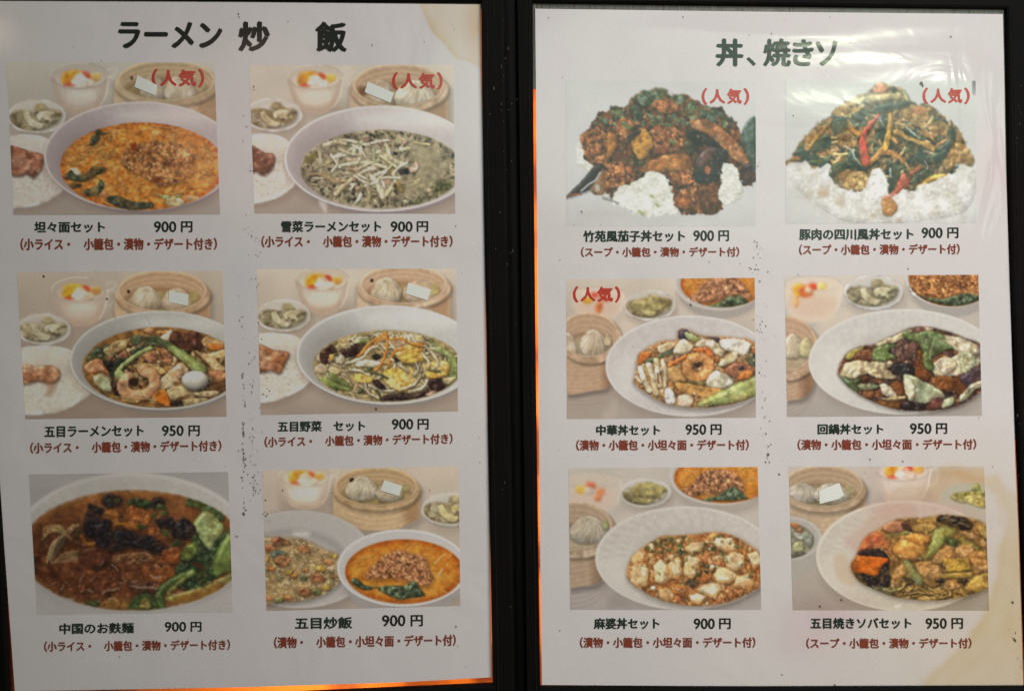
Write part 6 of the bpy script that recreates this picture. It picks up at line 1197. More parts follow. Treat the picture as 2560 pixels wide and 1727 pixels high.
def print_mat(name, attr=True, color=(.7, .7, .7), rough=.75, paper=False):
    m = bpy.data.materials.new(name); m.use_nodes = True; N, L = nodes_of(m); P = N['Principled BSDF']
    P.inputs['Roughness'].default_value = rough; P.inputs['Specular IOR Level'].default_value = .15
    P.inputs['Coat Weight'].default_value = 1; P.inputs['Coat Roughness'].default_value = .10; P.inputs['Coat IOR'].default_value = 1.5
    g = N.new('ShaderNodeGroup'); g.node_tree = FILM_G; L.new(g.outputs[0], P.inputs['Coat Normal'])
    if attr:
        a = N.new('ShaderNodeAttribute'); a.attribute_name = 'ink'; base = a.outputs['Color']
    else:
        r = N.new('ShaderNodeRGB'); r.outputs[0].default_value = (*color, 1); base = r.outputs[0]
    tc = N.new('ShaderNodeNewGeometry')
    n1 = N.new('ShaderNodeTexNoise'); n1.inputs['Scale'].default_value = 2600; n1.inputs['Detail'].default_value = 2; L.new(tc.outputs['Position'], n1.inputs['Vector'])
    n2 = N.new('ShaderNodeTexNoise'); n2.inputs['Scale'].default_value = 14; n2.inputs['Detail'].default_value = 4; L.new(tc.outputs['Position'], n2.inputs['Vector'])
    def rng(o, a, b):
        r = N.new('ShaderNodeMapRange'); r.inputs['From Min'].default_value = .25; r.inputs['From Max'].default_value = .75; r.inputs['To Min'].default_value = a; r.inputs['To Max'].default_value = b; L.new(o, r.inputs[0]); return r.outputs[0]
    mm = N.new('ShaderNodeMath'); mm.operation = 'MULTIPLY'; L.new(rng(n1.outputs[0], .93, 1.07), mm.inputs[0]); L.new(rng(n2.outputs[0], .97, 1.03), mm.inputs[1])
    v = N.new('ShaderNodeVectorMath'); v.operation = 'SCALE'; L.new(base, v.inputs[0]); L.new(mm.outputs[0], v.inputs['Scale']); L.new(v.outputs[0], P.inputs['Base Color'])
    bp = N.new('ShaderNodeBump'); bp.inputs['Strength'].default_value = .25; bp.inputs['Distance'].default_value = .0002; L.new(n1.outputs[0], bp.inputs['Height'])
    n3 = N.new('ShaderNodeTexNoise'); n3.inputs['Scale'].default_value = 16; n3.inputs['Detail'].default_value = 2.5; n3.inputs['Distortion'].default_value = .8; L.new(tc.outputs['Position'], n3.inputs['Vector'])
    b3 = N.new('ShaderNodeBump'); b3.inputs['Strength'].default_value = 1; b3.inputs['Distance'].default_value = .0016; L.new(n3.outputs[0], b3.inputs['Height']); L.new(bp.outputs[0], b3.inputs['Normal']); L.new(b3.outputs[0], P.inputs['Normal'])
    return m
PRINT = print_mat('printed_paper')
INK_BLACK = print_mat('black_ink', False, (.014, .019, .014)); INK_GREEN = print_mat('greenish_black_ink', False, (.016, .034, .024))
INK_BROWN = print_mat('red_brown_ink', False, (.25, .052, .026)); INK_RED = print_mat('red_ink', False, (.54, .055, .035))
SPECK = print_mat('grime', False, (.12, .10, .095)); STICKER = print_mat('pale_green_paper', False, (.84, .89, .83), paper=True)

def cloth_mat(name, col, rough=.75, rib=0., weave=1800, spec=.06):
    m = bpy.data.materials.new(name); m.use_nodes = True; N, L = nodes_of(m); P = N['Principled BSDF']
    P.inputs['Base Color'].default_value = (*col, 1); P.inputs['Roughness'].default_value = rough; P.inputs['Specular IOR Level'].default_value = spec
    tc = N.new('ShaderNodeTexCoord'); n = N.new('ShaderNodeTexNoise'); n.inputs['Scale'].default_value = weave; n.inputs['Detail'].default_value = 3; L.new(tc.outputs['Object'], n.inputs['Vector'])
    mp = N.new('ShaderNodeMapping'); mp.inputs['Scale'].default_value = (1, .06, 1); L.new(tc.outputs['Object'], mp.inputs[0])
    n3 = N.new('ShaderNodeTexNoise'); n3.inputs['Scale'].default_value = 900; L.new(mp.outputs[0], n3.inputs['Vector'])
    ad = N.new('ShaderNodeMath'); ad.operation = 'ADD'; L.new(n.outputs[0], ad.inputs[0]); L.new(n3.outputs[0], ad.inputs[1])
    b = N.new('ShaderNodeBump'); b.inputs['Strength'].default_value = .5; b.inputs['Distance'].default_value = .0004; L.new(ad.outputs[0], b.inputs['Height']); L.new(b.outputs[0], P.inputs['Normal'])
    n2 = N.new('ShaderNodeTexNoise'); n2.inputs['Scale'].default_value = 60; n2.inputs['Detail'].default_value = 5; L.new(tc.outputs['Object'], n2.inputs['Vector'])
    cr = N.new('ShaderNodeValToRGB'); cr.color_ramp.elements[0].color = (*[c * .7 for c in col], 1); cr.color_ramp.elements[1].color = (*[c * 1.5 for c in col], 1); L.new(n2.outputs[0], cr.inputs[0]); L.new(cr.outputs[0], P.inputs['Base Color'])
    return m
COVER = cloth_mat('black_leatherette', (.003, .0028, .0028), .6, spec=.08); THREAD = cloth_mat('black_thread', (.012, .012, .011), .8); LINT = cloth_mat('lint', (.09, .085, .08), .9)
SHEEN_GREY = cloth_mat('sleeve_sheen_grey', (.085, .085, .07), .3, weave=300, spec=.6)
def table_mat():
    m = bpy.data.materials.new('orange_table_mat'); m.use_nodes = True; N, L = nodes_of(m); P = N['Principled BSDF']; P.inputs['Roughness'].default_value = .6
    tc = N.new('ShaderNodeTexCoord'); n = N.new('ShaderNodeTexNoise'); n.inputs['Scale'].default_value = 26; n.inputs['Detail'].default_value = 3; L.new(tc.outputs['Object'], n.inputs['Vector'])
    cr = N.new('ShaderNodeValToRGB'); e = cr.color_ramp.elements; e[0].position = .42; e[0].color = (.26, .05, .010, 1); e[1].position = .56; e[1].color = (.9, .27, .03, 1)  # dark and orange patches paint the broken glow seen through the gaps
    L.new(n.outputs[0], cr.inputs[0]); L.new(cr.outputs[0], P.inputs['Base Color']); return m

# ---------------------------------------------------------------- table under the menu
TZ = -.07
v = [(-.9, -.7, TZ), (.9, -.7, TZ), (.9, .7, TZ), (-.9, .7, TZ)]
link('tabletop', mesh(v, [(0, 1, 2, 3)]), mat=table_mat(), kind='structure')
# added warm lights hidden under the menu, so the table glows in the gaps
for i, (x, y, pw) in enumerate(((.02, .02, .15), (.02, -.10, .07), (-.10, -.13, .17))):
    area('under_menu_fill', (x, y, -.022), (x, y, TZ), .05, pw, (1, .62, .25))

# ---------------------------------------------------------------- the black cover with its two windows
cover = bpy.data.objects.new('menu_cover', None); C.objects.link(cover)
cover['label'] = 'black folding menu cover with a ribbed spine, framing both printed sheets'; cover['category'] = 'menu cover'
WIN = {'L': [(-95, -3), (1203, 8), (1204, 150), (1208, 398), (1217, 930), (1232, 1706), (620, 1733), (28, 1742), (11, 1371), (-30, 800)],
       'R': [(1332, 9), (2512, 24), (2515, 204), (2524, 700), (2548, 1250), (2564, 1712), (1900, 1714), (1351, 1713), (1340, 953), (1334, 383)]}
OUT = {'L': ((-330, -260), (1245, -260), (1287, 2000), (-330, 2000)), 'R': ((1290, -260), (2900, -260), (2900, 2000), (1322, 2000))}
T_C = .0030
def frame_strip(S, inner, outer):
    """one border strip of a cover panel: a flat board, its inner lip rounded and turned down to the window"""
    iv = [on(S, *p) for p in inner]; ov = [on(S, *p) for p in outer]; n = len(iv); V = []; Fs = []
    lay = []
    for k, (f, z) in enumerate(((0, -.0012), (0, .0004), (.0006, .0013), (.0016, .0017), (None, .0017), (None, -.0012))):
        row = []
        for i in range(n):
            a = Vector(iv[i]); b = Vector(ov[i]); d = (b - a); L_ = d.length
            row.append(len(V)); q = b if f is None else a + d / L_ * f
            V.append((q.x, q.y, z))
        lay.append(row)
    for k in range(len(lay) - 1):
        for i in range(n - 1): Fs.append((lay[k][i], lay[k][i + 1], lay[k + 1][i + 1], lay[k + 1][i]))
    me = mesh(V, Fs); return me
panel_root = {}
def lerp(a, b, t): return (a[0] + (b[0] - a[0]) * t, a[1] + (b[1] - a[1]) * t)
for S in 'LR':
    w = WIN[S]; o = OUT[S]; po = bpy.data.objects.new('cover_panel', None)
    loops = {'L': (w[0:2], w[1:6], w[5:8], [w[7], w[8], w[9], w[0]]), 'R': (w[0:2], w[1:6], w[5:8], [w[7], w[8], w[9], w[0]])}[S]
    cor = [(o[0], o[1]), (o[1], o[2]), (o[2], o[3]), (o[3], o[0])]
    allV = []; allF = []
    for inner, (a, b) in zip(loops, cor):
        # outer points follow the inner ones so that neighbouring strips share their mitre
        n = len(inner); d0 = [0.0]
        for i in range(1, n): d0.append(d0[-1] + math.dist(inner[i], inner[i - 1]))
        outer = [lerp(a, b, d / d0[-1]) for d in d0]
        me = frame_strip(S, inner, outer); off = len(allV)
        allV += [v.co[:] for v in me.vertices]; allF += [tuple(off + i for i in p.vertices) for p in me.polygons]; bpy.data.meshes.remove(me)
    link('cover_panel', mesh(allV, allF), cover, COVER, POSE[S], label='left half of the black cover' if S == 'L' else 'right half of the black cover')
# spine between the two halves, sunk a little, with a raised rib down the middle
def world_pt(S, px, py, z=0): x, y = on(S, px, py); return POSE[S] @ Vector((x, y, z))
V = []; ys = np.linspace(-260, 2000, 24); prof = ((0, .0008), (.06, -.0010), (.30, -.0004), (.50, .0002), (.70, -.0004), (.94, -.0010), (1, .0008))
for y in ys:
    t = (y + 260) / 2260
    a = world_pt('L', 1245 + 42 * t - 2, y, 0); b = world_pt('R', 1290 + 32 * t + 2, y, 0)
    for f, z in prof: p = a.lerp(b, f); V.append((p.x, p.y, p.z + z))
m_ = len(prof); Fs = [(i * m_ + j, (i + 1) * m_ + j, (i + 1) * m_ + j + 1, i * m_ + j + 1) for i in range(len(ys) - 1) for j in range(m_ - 1)]
link('spine', mesh(V, Fs), cover, COVER, smooth=True)
# stitched piping lines beside each window, as fine raised cords
def cord(S, pts, r=.00035, z=.0017, name='stitching'):
    P3 = [Vector((*on(S, *p), z)) for p in pts]; V = []; Fs = []; n = 6
    Q = []
    for i in range(len(P3) - 1):
        L_ = (P3[i + 1] - P3[i]).length; k = max(1, int(L_ / .0012))
        Q += [P3[i].lerp(P3[i + 1], j / k) for j in range(k)]
    Q.append(P3[-1])
    for i, q in enumerate(Q):
        d = (Q[min(i + 1, len(Q) - 1)] - Q[max(i - 1, 0)]).normalized(); s = Vector((-d.y, d.x, 0)); rr = r * (1 if i % 2 else .35)
        for j in range(n):
            a = 2 * math.pi * j / n; V.append(q + s * math.cos(a) * rr + Vector((0, 0, 1)) * math.sin(a) * rr)
    for i in range(len(Q) - 1):
        for j in range(n): Fs.append((i * n + j, i * n + (j + 1) % n, (i + 1) * n + (j + 1) % n, (i + 1) * n + j))
    return link(name, mesh(V, Fs), cover, THREAD, POSE[S], smooth=True)
cord('L', [(1216, -200), (1219, 400), (1229, 930), (1246, 1720), (1252, 1950)]); cord('R', [(1322, -200), (1324, 383), (1330, 953), (1340, 1720), (1343, 1950)])
cord('R', [(1345, 3), (1900, 8), (2520, 16)]); cord('L', [(-90, -12), (600, -8), (1190, 0)]); cord('R', [(2528, 30), (2542, 700), (2562, 1300)])
# grey strips painted as the plastic's reflection, where sheets stop short of the windows
def sheen_strip(S, quad, z=-.0009): 
    return link('sleeve_sheen_strip', slab(ccw([on(S, *p) for p in quad]), z, z + .00035), cover, SHEEN_GREY, POSE[S], label='grey strip coloured as the reflection in the clear sleeve')
sheen_strip('L', [(-110, -14), (1215, -4), (1215, 22), (-110, 16)]); sheen_strip('R', [(1320, 0), (2526, 12), (2526, 48), (1346, 36), (1346, 222), (1320, 222)]); sheen_strip('R', [(2500, 30), (2526, 30), (2560, 1100), (2534, 1100)])
random.seed(4); V = []; Fs = []
for k in range(46):                                   # lint and dust on the black cover
    S = random.choice('LR'); x = random.gauss(1262, 14) if random.random() < .7 else random.uniform(2530, 2556); y = random.uniform(20, 1700) if random.random() < .5 else random.gauss(290, 50)
    if x < 1243: S = 'L'
    elif x > 1300: S = 'R'
    p = world_pt(S, x, y, .0019); r = random.uniform(.00012, .00028); l = r * random.choice((1, 1, 2.5))
    o_ = len(V); V += [(p.x - r, p.y - l, p.z), (p.x + r, p.y - l, p.z), (p.x + r * .8, p.y + l, p.z + .0001), (p.x - r * .8, p.y + l, p.z + .0001), (p.x, p.y, p.z + .0002)]; Fs += [(o_, o_ + 1, o_ + 4), (o_ + 1, o_ + 2, o_ + 4), (o_ + 2, o_ + 3, o_ + 4), (o_ + 3, o_, o_ + 4)]
link('lint', mesh(V, Fs), cover, LINT, kind='stuff')

# ---------------------------------------------------------------- the sheets
def inside_np(X, Y, poly):
    r = np.zeros(X.shape, bool); n = len(poly)
    for i in range(n):
        ax, ay = poly[i]; bx, by = poly[(i + 1) % n]
        if ay != by: r ^= ((Y < ay) != (Y < by)) & (X - ax < (bx - ax) * (Y - ay) / (by - ay))
    return r
def dist_np(X, Y, poly):
    d = np.full(X.shape, 1e9); n = len(poly)
    for i in range(n):
        ax, ay = poly[i]; bx, by = poly[(i + 1) % n]; ex, ey = bx - ax, by - ay; t = np.clip(((X - ax) * ex + (Y - ay) * ey) / (ex * ex + ey * ey), 0, 1)
        d = np.minimum(d, np.hypot(X - ax - t * ex, Y - ay - t * ey))
    return np.where(inside_np(X, Y, poly), d, -d)
_snz = value_noise(np.random.default_rng(5), 400, 400, 14) + .5 * value_noise(np.random.default_rng(6), 400, 400, 5)
def wob(X, Y): return _snz[(np.abs(Y) / 7).astype(int) % 400, (np.abs(X) / 7).astype(int) % 400]
STAIN_TOP = smooth_closed([(1045, 5), (1062, 45), (1085, 85), (1110, 112), (1140, 150), (1170, 160), (1206, 180), (1240, 180), (1240, -20), (1045, -20)], 4)
STAIN_SIDE = smooth_closed([(2360, 1158), (2400, 1152), (2440, 1172), (2500, 1170), (2525, 1200), (2550, 1215), (2600, 1210), (2600, 1760), (2350, 1760), (2300, 1700), (2440, 1560), (2485, 1400), (2480, 1250), (2330, 1190)], 4)
STAIN_PINK = [((2070, 1535), 120, (.95, .80, .84)), ((2030, 1600), 110, (.98, .88, .90))]
def stain(S, X, Y):
    """tea-coloured water marks soaked into the paper; returns what they leave of the paper's reflectance"""
    out = np.ones(X.shape + (3,)); n = wob(X, Y)
    if S == 'L':
        d = dist_np(X, Y, STAIN_TOP) + n * 8; m = np.clip(d / 5, 0, 1); e = np.exp(-((d - 5) / 7) ** 2) * m
        out *= 1 - (m * (.9 + .9 * n))[..., None] * np.array([.03, .09, .26]) - (e * .9)[..., None] * np.array([.04, .09, .16])
        b = np.clip(1 - np.hypot((X - 1200) / 55, (Y - 70) / 110), 0, 1) * m; out *= 1 - b[..., None] * np.array([.12, .30, .45])
    else:
        d = dist_np(X, Y, STAIN_SIDE) + n * 26; m = np.clip(d / 20, 0, 1); e = np.exp(-((d - 16) / 14) ** 2) * m; e2 = np.exp(-((d - 60 - n * 50) / 12) ** 2) * m
        out *= 1 - (m * (.9 + .7 * n))[..., None] * np.array([.05, .13, .32]) - (e * .45 + e2 * .25)[..., None] * np.array([.05, .10, .15])
        w = np.clip((Y - 1050) / 650, 0, 1) * np.clip((X - 1500) / 900, 0, 1); out *= 1 - w[..., None] * np.array([.01, .03, .09]); w = np.clip(1 - np.hypot((X - 2440) / 330, (Y - 1420) / 420), 0, 1) ** .7; out *= 1 - w[..., None] * np.array([.03, .07, .15])
        for (x, y), r, c in STAIN_PINK:
            k = np.clip(1 - np.hypot(X - x, (Y - y) * 2.2) / r / 1.3, 0, 1) ** 1.2; out *= 1 - k[..., None] * (1 - np.array(c))
    return np.clip(out, .05, 1)

def grid_mesh(PX, PY, S, z, col, keep=None):
    """a sheet of print dots; PX, PY measured points, col the ink at each"""
    h, w = PX.shape; M4 = np.array(INV[S]); o = M4 @ np.array([0, 0, D, 1]); wx = (PX - 1280) / F_PX * D; wy = (863.5 - PY) / F_PX * D
    q = np.stack([M4[i, 0] * wx + M4[i, 1] * wy + M4[i, 3] for i in range(3)], -1); d = q - o[:3]; t = -o[2] / d[..., 2]; co = o[:3] + d * t[..., None]; co[..., 2] = z
    idx = np.arange(h * w).reshape(h, w)
    fc = np.stack([idx[1:, :-1], idx[1:, 1:], idx[:-1, 1:], idx[:-1, :-1]], -1)
    fc = fc[keep] if keep is not None else fc.reshape(-1, 4)
    if len(fc) == 0: return None
    used, inv = np.unique(fc, return_inverse=True); inv = inv.reshape(-1)
    co = co.reshape(-1, 3)[used]; cl = col.reshape(-1, 3)[used]
    me = bpy.data.meshes.new('print'); me.vertices.add(len(co)); me.vertices.foreach_set('co', co.astype(np.float32).ravel())
    me.loops.add(len(inv)); me.loops.foreach_set('vertex_index', inv.astype(np.int32)); me.polygons.add(len(fc)); me.polygons.foreach_set('loop_start', np.arange(0, len(inv), 4, dtype=np.int32))
    me.update(calc_edges=True)
    at = me.color_attributes.new('ink', 'FLOAT_COLOR', 'POINT'); at.data.foreach_set('color', np.concatenate([cl, np.ones((len(cl), 1))], 1).astype(np.float32).ravel())
    return me
SHEET = {'L': [(-71, 3), (600, 6), (1192, 11), (1193, 17), (1202, 19), (1203, 176), (1209, 398), (1216, 930), (1223, 1200), (1229, 1692), (988, 1705), (620, 1716.5), (37, 1727), (22, 1518), (11, 1371), (0, 1205), (-35, 760)],
         'R': [(1338, 22.5), (1900, 30), (2507, 36), (2511, 204), (2514, 398), (2538, 1150), (2546, 1334), (2558, 1712), (1920, 1715), (1380, 1714), (1355, 1711), (1346, 953), (1341, 383)]}
LABEL = {'L': 'left white menu sheet of noodle soups, brown tea stain at its top right corner',
         'R': 'right white menu sheet of rice bowls, glare across its top, stained right edge'}
sheets = {}
for S in 'LR':
    poly = SHEET[S]; xs = [p[0] for p in poly]; ys_ = [p[1] for p in poly]
    # paper: a grid fine enough for the stains, its rim pulled onto the cut edge of the sheet
    nx, ny = 236, 334
    q = {'L': [(-71, 3), (1202, 12), (1229, 1692), (37, 1727)], 'R': [(1338, 22.5), (2507, 36), (2558, 1712), (1355, 1711)]}[S]
    def edge(S, side, t):
        pts = {'L': {'t': [(-71, 3), (600, 6), (1202, 12)], 'r': [(1202, 12), (1203, 176), (1209, 398), (1216, 930), (1223, 1200), (1229, 1692)], 'b': [(37, 1727), (620, 1716.5), (988, 1705), (1229, 1692)], 'l': [(-71, 3), (-35, 760), (0, 1205), (11, 1371), (22, 1518), (37, 1727)]},
               'R': {'t': [(1338, 22.5), (1900, 30), (2507, 36)], 'r': [(2507, 36), (2511, 204), (2514, 398), (2538, 1150), (2546, 1334), (2558, 1712)], 'b': [(1355, 1711), (1920, 1715), (2558, 1712)], 'l': [(1338, 22.5), (1341, 383), (1346, 953), (1351, 1427), (1355, 1711)]}}[S][side]
        p = np.array(pts, float); a = p[:, 0] if side in 'tb' else p[:, 1]; u = (a - a[0]) / (a[-1] - a[0])
        return np.stack([np.interp(t, u, p[:, 0]), np.interp(t, u, p[:, 1])], -1)
    u = np.linspace(0, 1, nx); w = np.linspace(0, 1, ny); T, B, Lf, R_ = edge(S, 't', u), edge(S, 'b', u), edge(S, 'l', w), edge(S, 'r', w)
    U = u[None, :, None]; W_ = w[:, None, None]
    G = (1 - W_) * T[None] + W_ * B[None] + (1 - U) * Lf[:, None] + U * R_[:, None] - ((1 - W_) * (1 - U) * T[0] + (1 - W_) * U * T[-1] + W_ * (1 - U) * B[0] + W_ * U * B[-1])
    colr = np.ones((ny, nx, 3)) * PAPER_ALBEDO * np.array([1.0, .972, .968]) * stain(S, G[..., 0], G[..., 1])
    # faint tints; the pink one by the right edge is a painted lamp reflection
    for (x, y), r, c in {'L': [((600, 700), 60, (.93, .97, 1.0)), ((590, 1320), 60, (1, .985, .99))], 'R': [((2490, 420), 90, (1.0, .90, .90)), ((1400, 160), 60, (1, .97, 1))]}[S]:
        k = np.clip(1 - np.hypot((G[..., 0] - x), (G[..., 1] - y) * .6) / r, 0, 1)[..., None]; colr *= 1 - k * (1 - np.array(c))
    # the notch cut at the left sheet's top right corner
    me = grid_mesh(G[..., 0], G[..., 1], S, 0, colr)
    s = link('menu_sheet', me, None, PRINT, POSE[S], label=LABEL[S], category='menu sheet'); sheets[S] = s
    # thickness: the cut edge of the sheet
    rim = list(T[:-1]) + list(R_[:-1]) + list(B[::-1][:-1]) + list(Lf[::-1][:-1]); rp = [on(S, *p) for p in rim[::6]]; n = len(rp)
    V = [(x, y, -.00001) for x, y in rp] + [(x, y, -.00035) for x, y in rp]; me = mesh(V, [(i, n + i, n + (i + 1) % n, (i + 1) % n) for i in range(n)] + [tuple(range(n, 2 * n))])
    link('paper_edge', me, s, print_mat('paper_edge', False, (.66, .63, .58)))

# ---------------------------------------------------------------- pictures
CROP = {  # where each picture was studied: origin and scale of that view of the photograph
    'dandan': ('L', 0, 130, 580 / 1716), 'snow': ('L', 600, 130, 580 / 1716), 'gomoku': ('L', 0, 650, 580 / 1783), 'vegetable': ('L', 600, 650, 580 / 1783),
    'beef': ('L', 0, 1150, 620 / 1685), 'friedrice': ('L', 620, 1150, 620 / 1685), 'eggplant': ('R', 1380, 180, 540 / 1693), 'pork': ('R', 1920, 180, 560 / 1756),
    'chuka': ('R', 1380, 670, 560 / 1829), 'hoikoro': ('R', 1920, 670, 570 / 1862), 'mapo': ('R', 1380, 1150, 560 / 1522), 'yakisoba': ('R', 1920, 1150, 640 / 1739)}
PLABEL = {'dandan': 'picture of orange noodle soup topped with minced meat', 'snow': 'picture of noodle soup with pickled greens and shredded pork', 'gomoku': 'picture of noodle soup with shrimp, quail egg and pak choi',
          'vegetable': 'picture of noodle soup with bean sprouts, egg and carrot shreds', 'beef': 'picture of dark brown soup with meat and greens filling the frame', 'friedrice': 'picture of fried rice beside a small orange noodle soup',
          'eggplant': 'picture of aubergine and minced meat over rice', 'pork': 'picture of pork strips with green and red pepper over rice', 'chuka': 'picture of seafood and vegetables on a white oval plate',
          'hoikoro': 'picture of pork, cabbage and green pepper on a white plate', 'mapo': 'picture of tofu in red sauce on a white plate', 'yakisoba': 'picture of fried noodles with seafood and carrot, water stained'}
for key, (fn, meta) in DISHES.items():
    S, ox, oy, sc = CROP[key]; P = fn(); alb, ids = P.finish(meta['paper'], meta.get('tone', 1.))
    Hm = np.linalg.inv(P.M); iu, iv_ = np.meshgrid(np.linspace(0, P.W, GW + 1), np.linspace(0, P.H, GH + 1)); w = Hm[2, 0] * iu + Hm[2, 1] * iv_ + Hm[2, 2]
    PX = ox + sc * (Hm[0, 0] * iu + Hm[0, 1] * iv_ + Hm[0, 2]) / w; PY = oy + sc * (Hm[1, 0] * iu + Hm[1, 1] * iv_ + Hm[1, 2]) / w
    pad = np.pad(alb, ((0, 1), (0, 1), (0, 0)), mode='edge'); pad2 = np.pad(alb, ((1, 0), (1, 0), (0, 0)), mode='edge'); vc = (pad + pad2) / 2
    vc = vc * stain(S, PX, PY) if key in ('yakisoba',) else vc
    if key == 'yakisoba': vc = np.clip(vc * 1.0, 0, 1)
    for k in range(len(P.names)):
        seen = np.zeros(ids.shape, bool); mk = ids == k; comps = []
        if not mk.any(): continue
        lab = np.where(mk, np.arange(1, mk.size + 1).reshape(mk.shape), 0)
        while True:                                       # grow labels until every island has one
            n_ = lab.copy()
            for _ in range(6):
                for ax in (0, 1):
                    for sh in (1, -1):
                        r_ = np.roll(n_, sh, ax); r_[(0 if sh == 1 else -1,) if ax == 0 else (slice(None), 0 if sh == 1 else -1)] = 0
                        n_ = np.where(mk, np.maximum(n_, r_), 0)
            if (n_ == lab).all(): break
            lab = n_
        u_, c_ = np.unique(lab[mk], return_counts=True)
        for u1 in u_[c_ < c_.max()]:
            a_ = lab == u1
            if a_.sum() > 2500 and k: continue
            ys1, xs1 = np.nonzero(a_); y0_, y1_ = max(ys1.min() - 1, 0), ys1.max() + 2; x0_, x1_ = max(xs1.min() - 1, 0), xs1.max() + 2
            nb = ids[y0_:y1_, x0_:x1_]; nb = nb[nb != k]
            if nb.size: ids[a_] = np.bincount(nb).argmax()
    z = .00006
    ph = link('dish_picture', grid_mesh(PX, PY, S, z, vc, ids == 0) or mesh([], []), sheets[S], PRINT, label=PLABEL[key])
    for k, nm in enumerate(P.names):
        if k == 0 or not nm: continue
        me = grid_mesh(PX, PY, S, z, vc, ids == k)
        if me: link(nm, me, ph, PRINT)

# ---------------------------------------------------------------- lettering
def glyphs(text, bold, wide=False):
    c = bpy.data.curves.new('text', 'FONT'); c.body = text; c.offset = bold; c.resolution_u = 3
    o = bpy.data.objects.new('text', c); C.objects.link(o); bpy.context.view_layer.update()
    me = bpy.data.meshes.new_from_object(o.evaluated_get(bpy.context.evaluated_depsgraph_get())); v = np.empty(len(me.vertices) * 3); me.vertices.foreach_get('co', v)
    f = [tuple(p.vertices) for p in me.polygons]; bpy.data.objects.remove(o); bpy.data.curves.remove(c); bpy.data.meshes.remove(me); return v.reshape(-1, 3)[:, :2], f
def lettering(name, S, segs, mat, view, z=.00014, bold=.018, **props):
    """segs: (text, left, right, top at left, bottom at left, rise to the right); fitted to the measured box"""
    ox, oy, sc = view; V = []; Fs = []
    for text, x0, x1, y0, y1, slope in segs:
        v, f = glyphs(text, 0); a, b = v.min(0), v.max(0); off = len(V)
        for x, y in v:
            u = (x - a[0]) / (b[0] - a[0]); w = (b[1] - y) / (b[1] - a[1]); px = x0 + u * (x1 - x0); py = y0 + w * (y1 - y0) + slope * (px - x0)
            V.append((*on(S, ox + px * sc, oy + py * sc), z))
        n0 = len(V) - off; base = V[off:]; hgt = (y1 - y0) * sc * D / F_PX * bold * .9
        for k, (sx, sy) in enumerate(((1, .35), (-1, -.35), (-.35, 1), (.35, -1))):     # the heavy face: strokes thickened by laying them down again beside themselves
            V += [(x + sx * hgt, y + sy * hgt * .7, z + .00001 * (k + 1)) for x, y, z in base]
        for k in range(5): Fs += [tuple(off + k * n0 + i for i in p) for p in f]
    me = mesh(V, Fs)
    if len(me.polygons):                                  # all faces up
        n = np.empty(len(me.polygons) * 3); me.polygons.foreach_get('normal', n)
        if n.reshape(-1, 3)[:, 2].mean() < 0: me.flip_normals()
    return link(name, me, sheets[S], mat, **props)
V_ = {k: (ox, oy, sc) for k, (S, ox, oy, sc) in CROP.items()}
A4 = '（小ライス・　小籠包・漬物・デザート付き）'; A5 = '（漬物・　小籠包・小坦々面・デザート付）'; B4 = '（スープ・小籠包・漬物・デザート付）'; B5 = '（漬物・小籠包・小坦々面・デザート付）'
INFO = [  # key, name, (x0, x1, y0, y1), price digits (x0, x1), yen (x0, x1), (top, bottom), slope, contents, (x0, x1, y0, y1), slope
    ('dandan', '坦々面セット', (257, 775, 1258, 1335), '900', (1142, 1303), (1342, 1422), (1255, 1333), -.003, A4, (155, 1603, 1380, 1466), -.002),
    ('snow', '雪菜ラーメンセット', (308, 1042, 1252, 1333), '900', (1117, 1275), (1310, 1390), (1255, 1330), -.003, A4, (162, 1570, 1362, 1445), -.002),
    ('gomoku', '五目ラーメンセット', (345, 1102, 1280, 1360), '950', (1248, 1410), (1452, 1534), (1272, 1350), -.012, A4, (236, 1700, 1402, 1484), -.012),
    ('vegetable', '五目野菜　セット', (293, 960, 1240, 1318), '900', (1170, 1330), (1368, 1448), (1222, 1300), -.010, A4, (192, 1632, 1358, 1436), -.018),
    ('beef', '中国のお麩麺', (407, 908, 1108, 1178), '900', (1122, 1264), (1298, 1368), (1098, 1162), -.012, A4, (303, 1562, 1230, 1298), -.010),
    ('friedrice', '五目炒飯', (322, 706, 1068, 1145), '900', (913, 1068), (1108, 1186), (1052, 1126), -.014, A5, (180, 1410, 1200, 1275), -.014),
    ('eggplant', '竹苑風茄子丼セット', (247, 1040, 1246, 1332), '900', (1110, 1268), (1307, 1385), (1244, 1325), -.004, B4, (230, 1465, 1375, 1450), -.002),
    ('pork', '豚肉の四川風丼セット', (248, 1138, 1232, 1317), '900', (1206, 1366), (1408, 1490), (1222, 1302), -.004, B4, (246, 1500, 1355, 1434), -.005),
    ('chuka', '中華丼セット', (364, 880, 1282, 1364), '950', (1093, 1257), (1298, 1382), (1276, 1358), -.003, B5, (200, 1604, 1404, 1488), -.003),
    ('hoikoro', '回鍋丼セット', (408, 940, 1274, 1356), '950', (1162, 1332), (1375, 1460), (1268, 1352), -.004, B5, (244, 1698, 1400, 1484), -.003),
    ('mapo', '麻婆丼セット', (288, 728, 1072, 1144), '900', (965, 1104), (1138, 1212), (1074, 1144), -.002, B5, (192, 1380, 1202, 1272), -.001),
    ('yakisoba', '五目焼きソバセット', (290, 972, 1070, 1142), '950', (1072, 1212), (1248, 1322), (1072, 1142), -.002, B4, (262, 1380, 1208, 1276), -.001)]
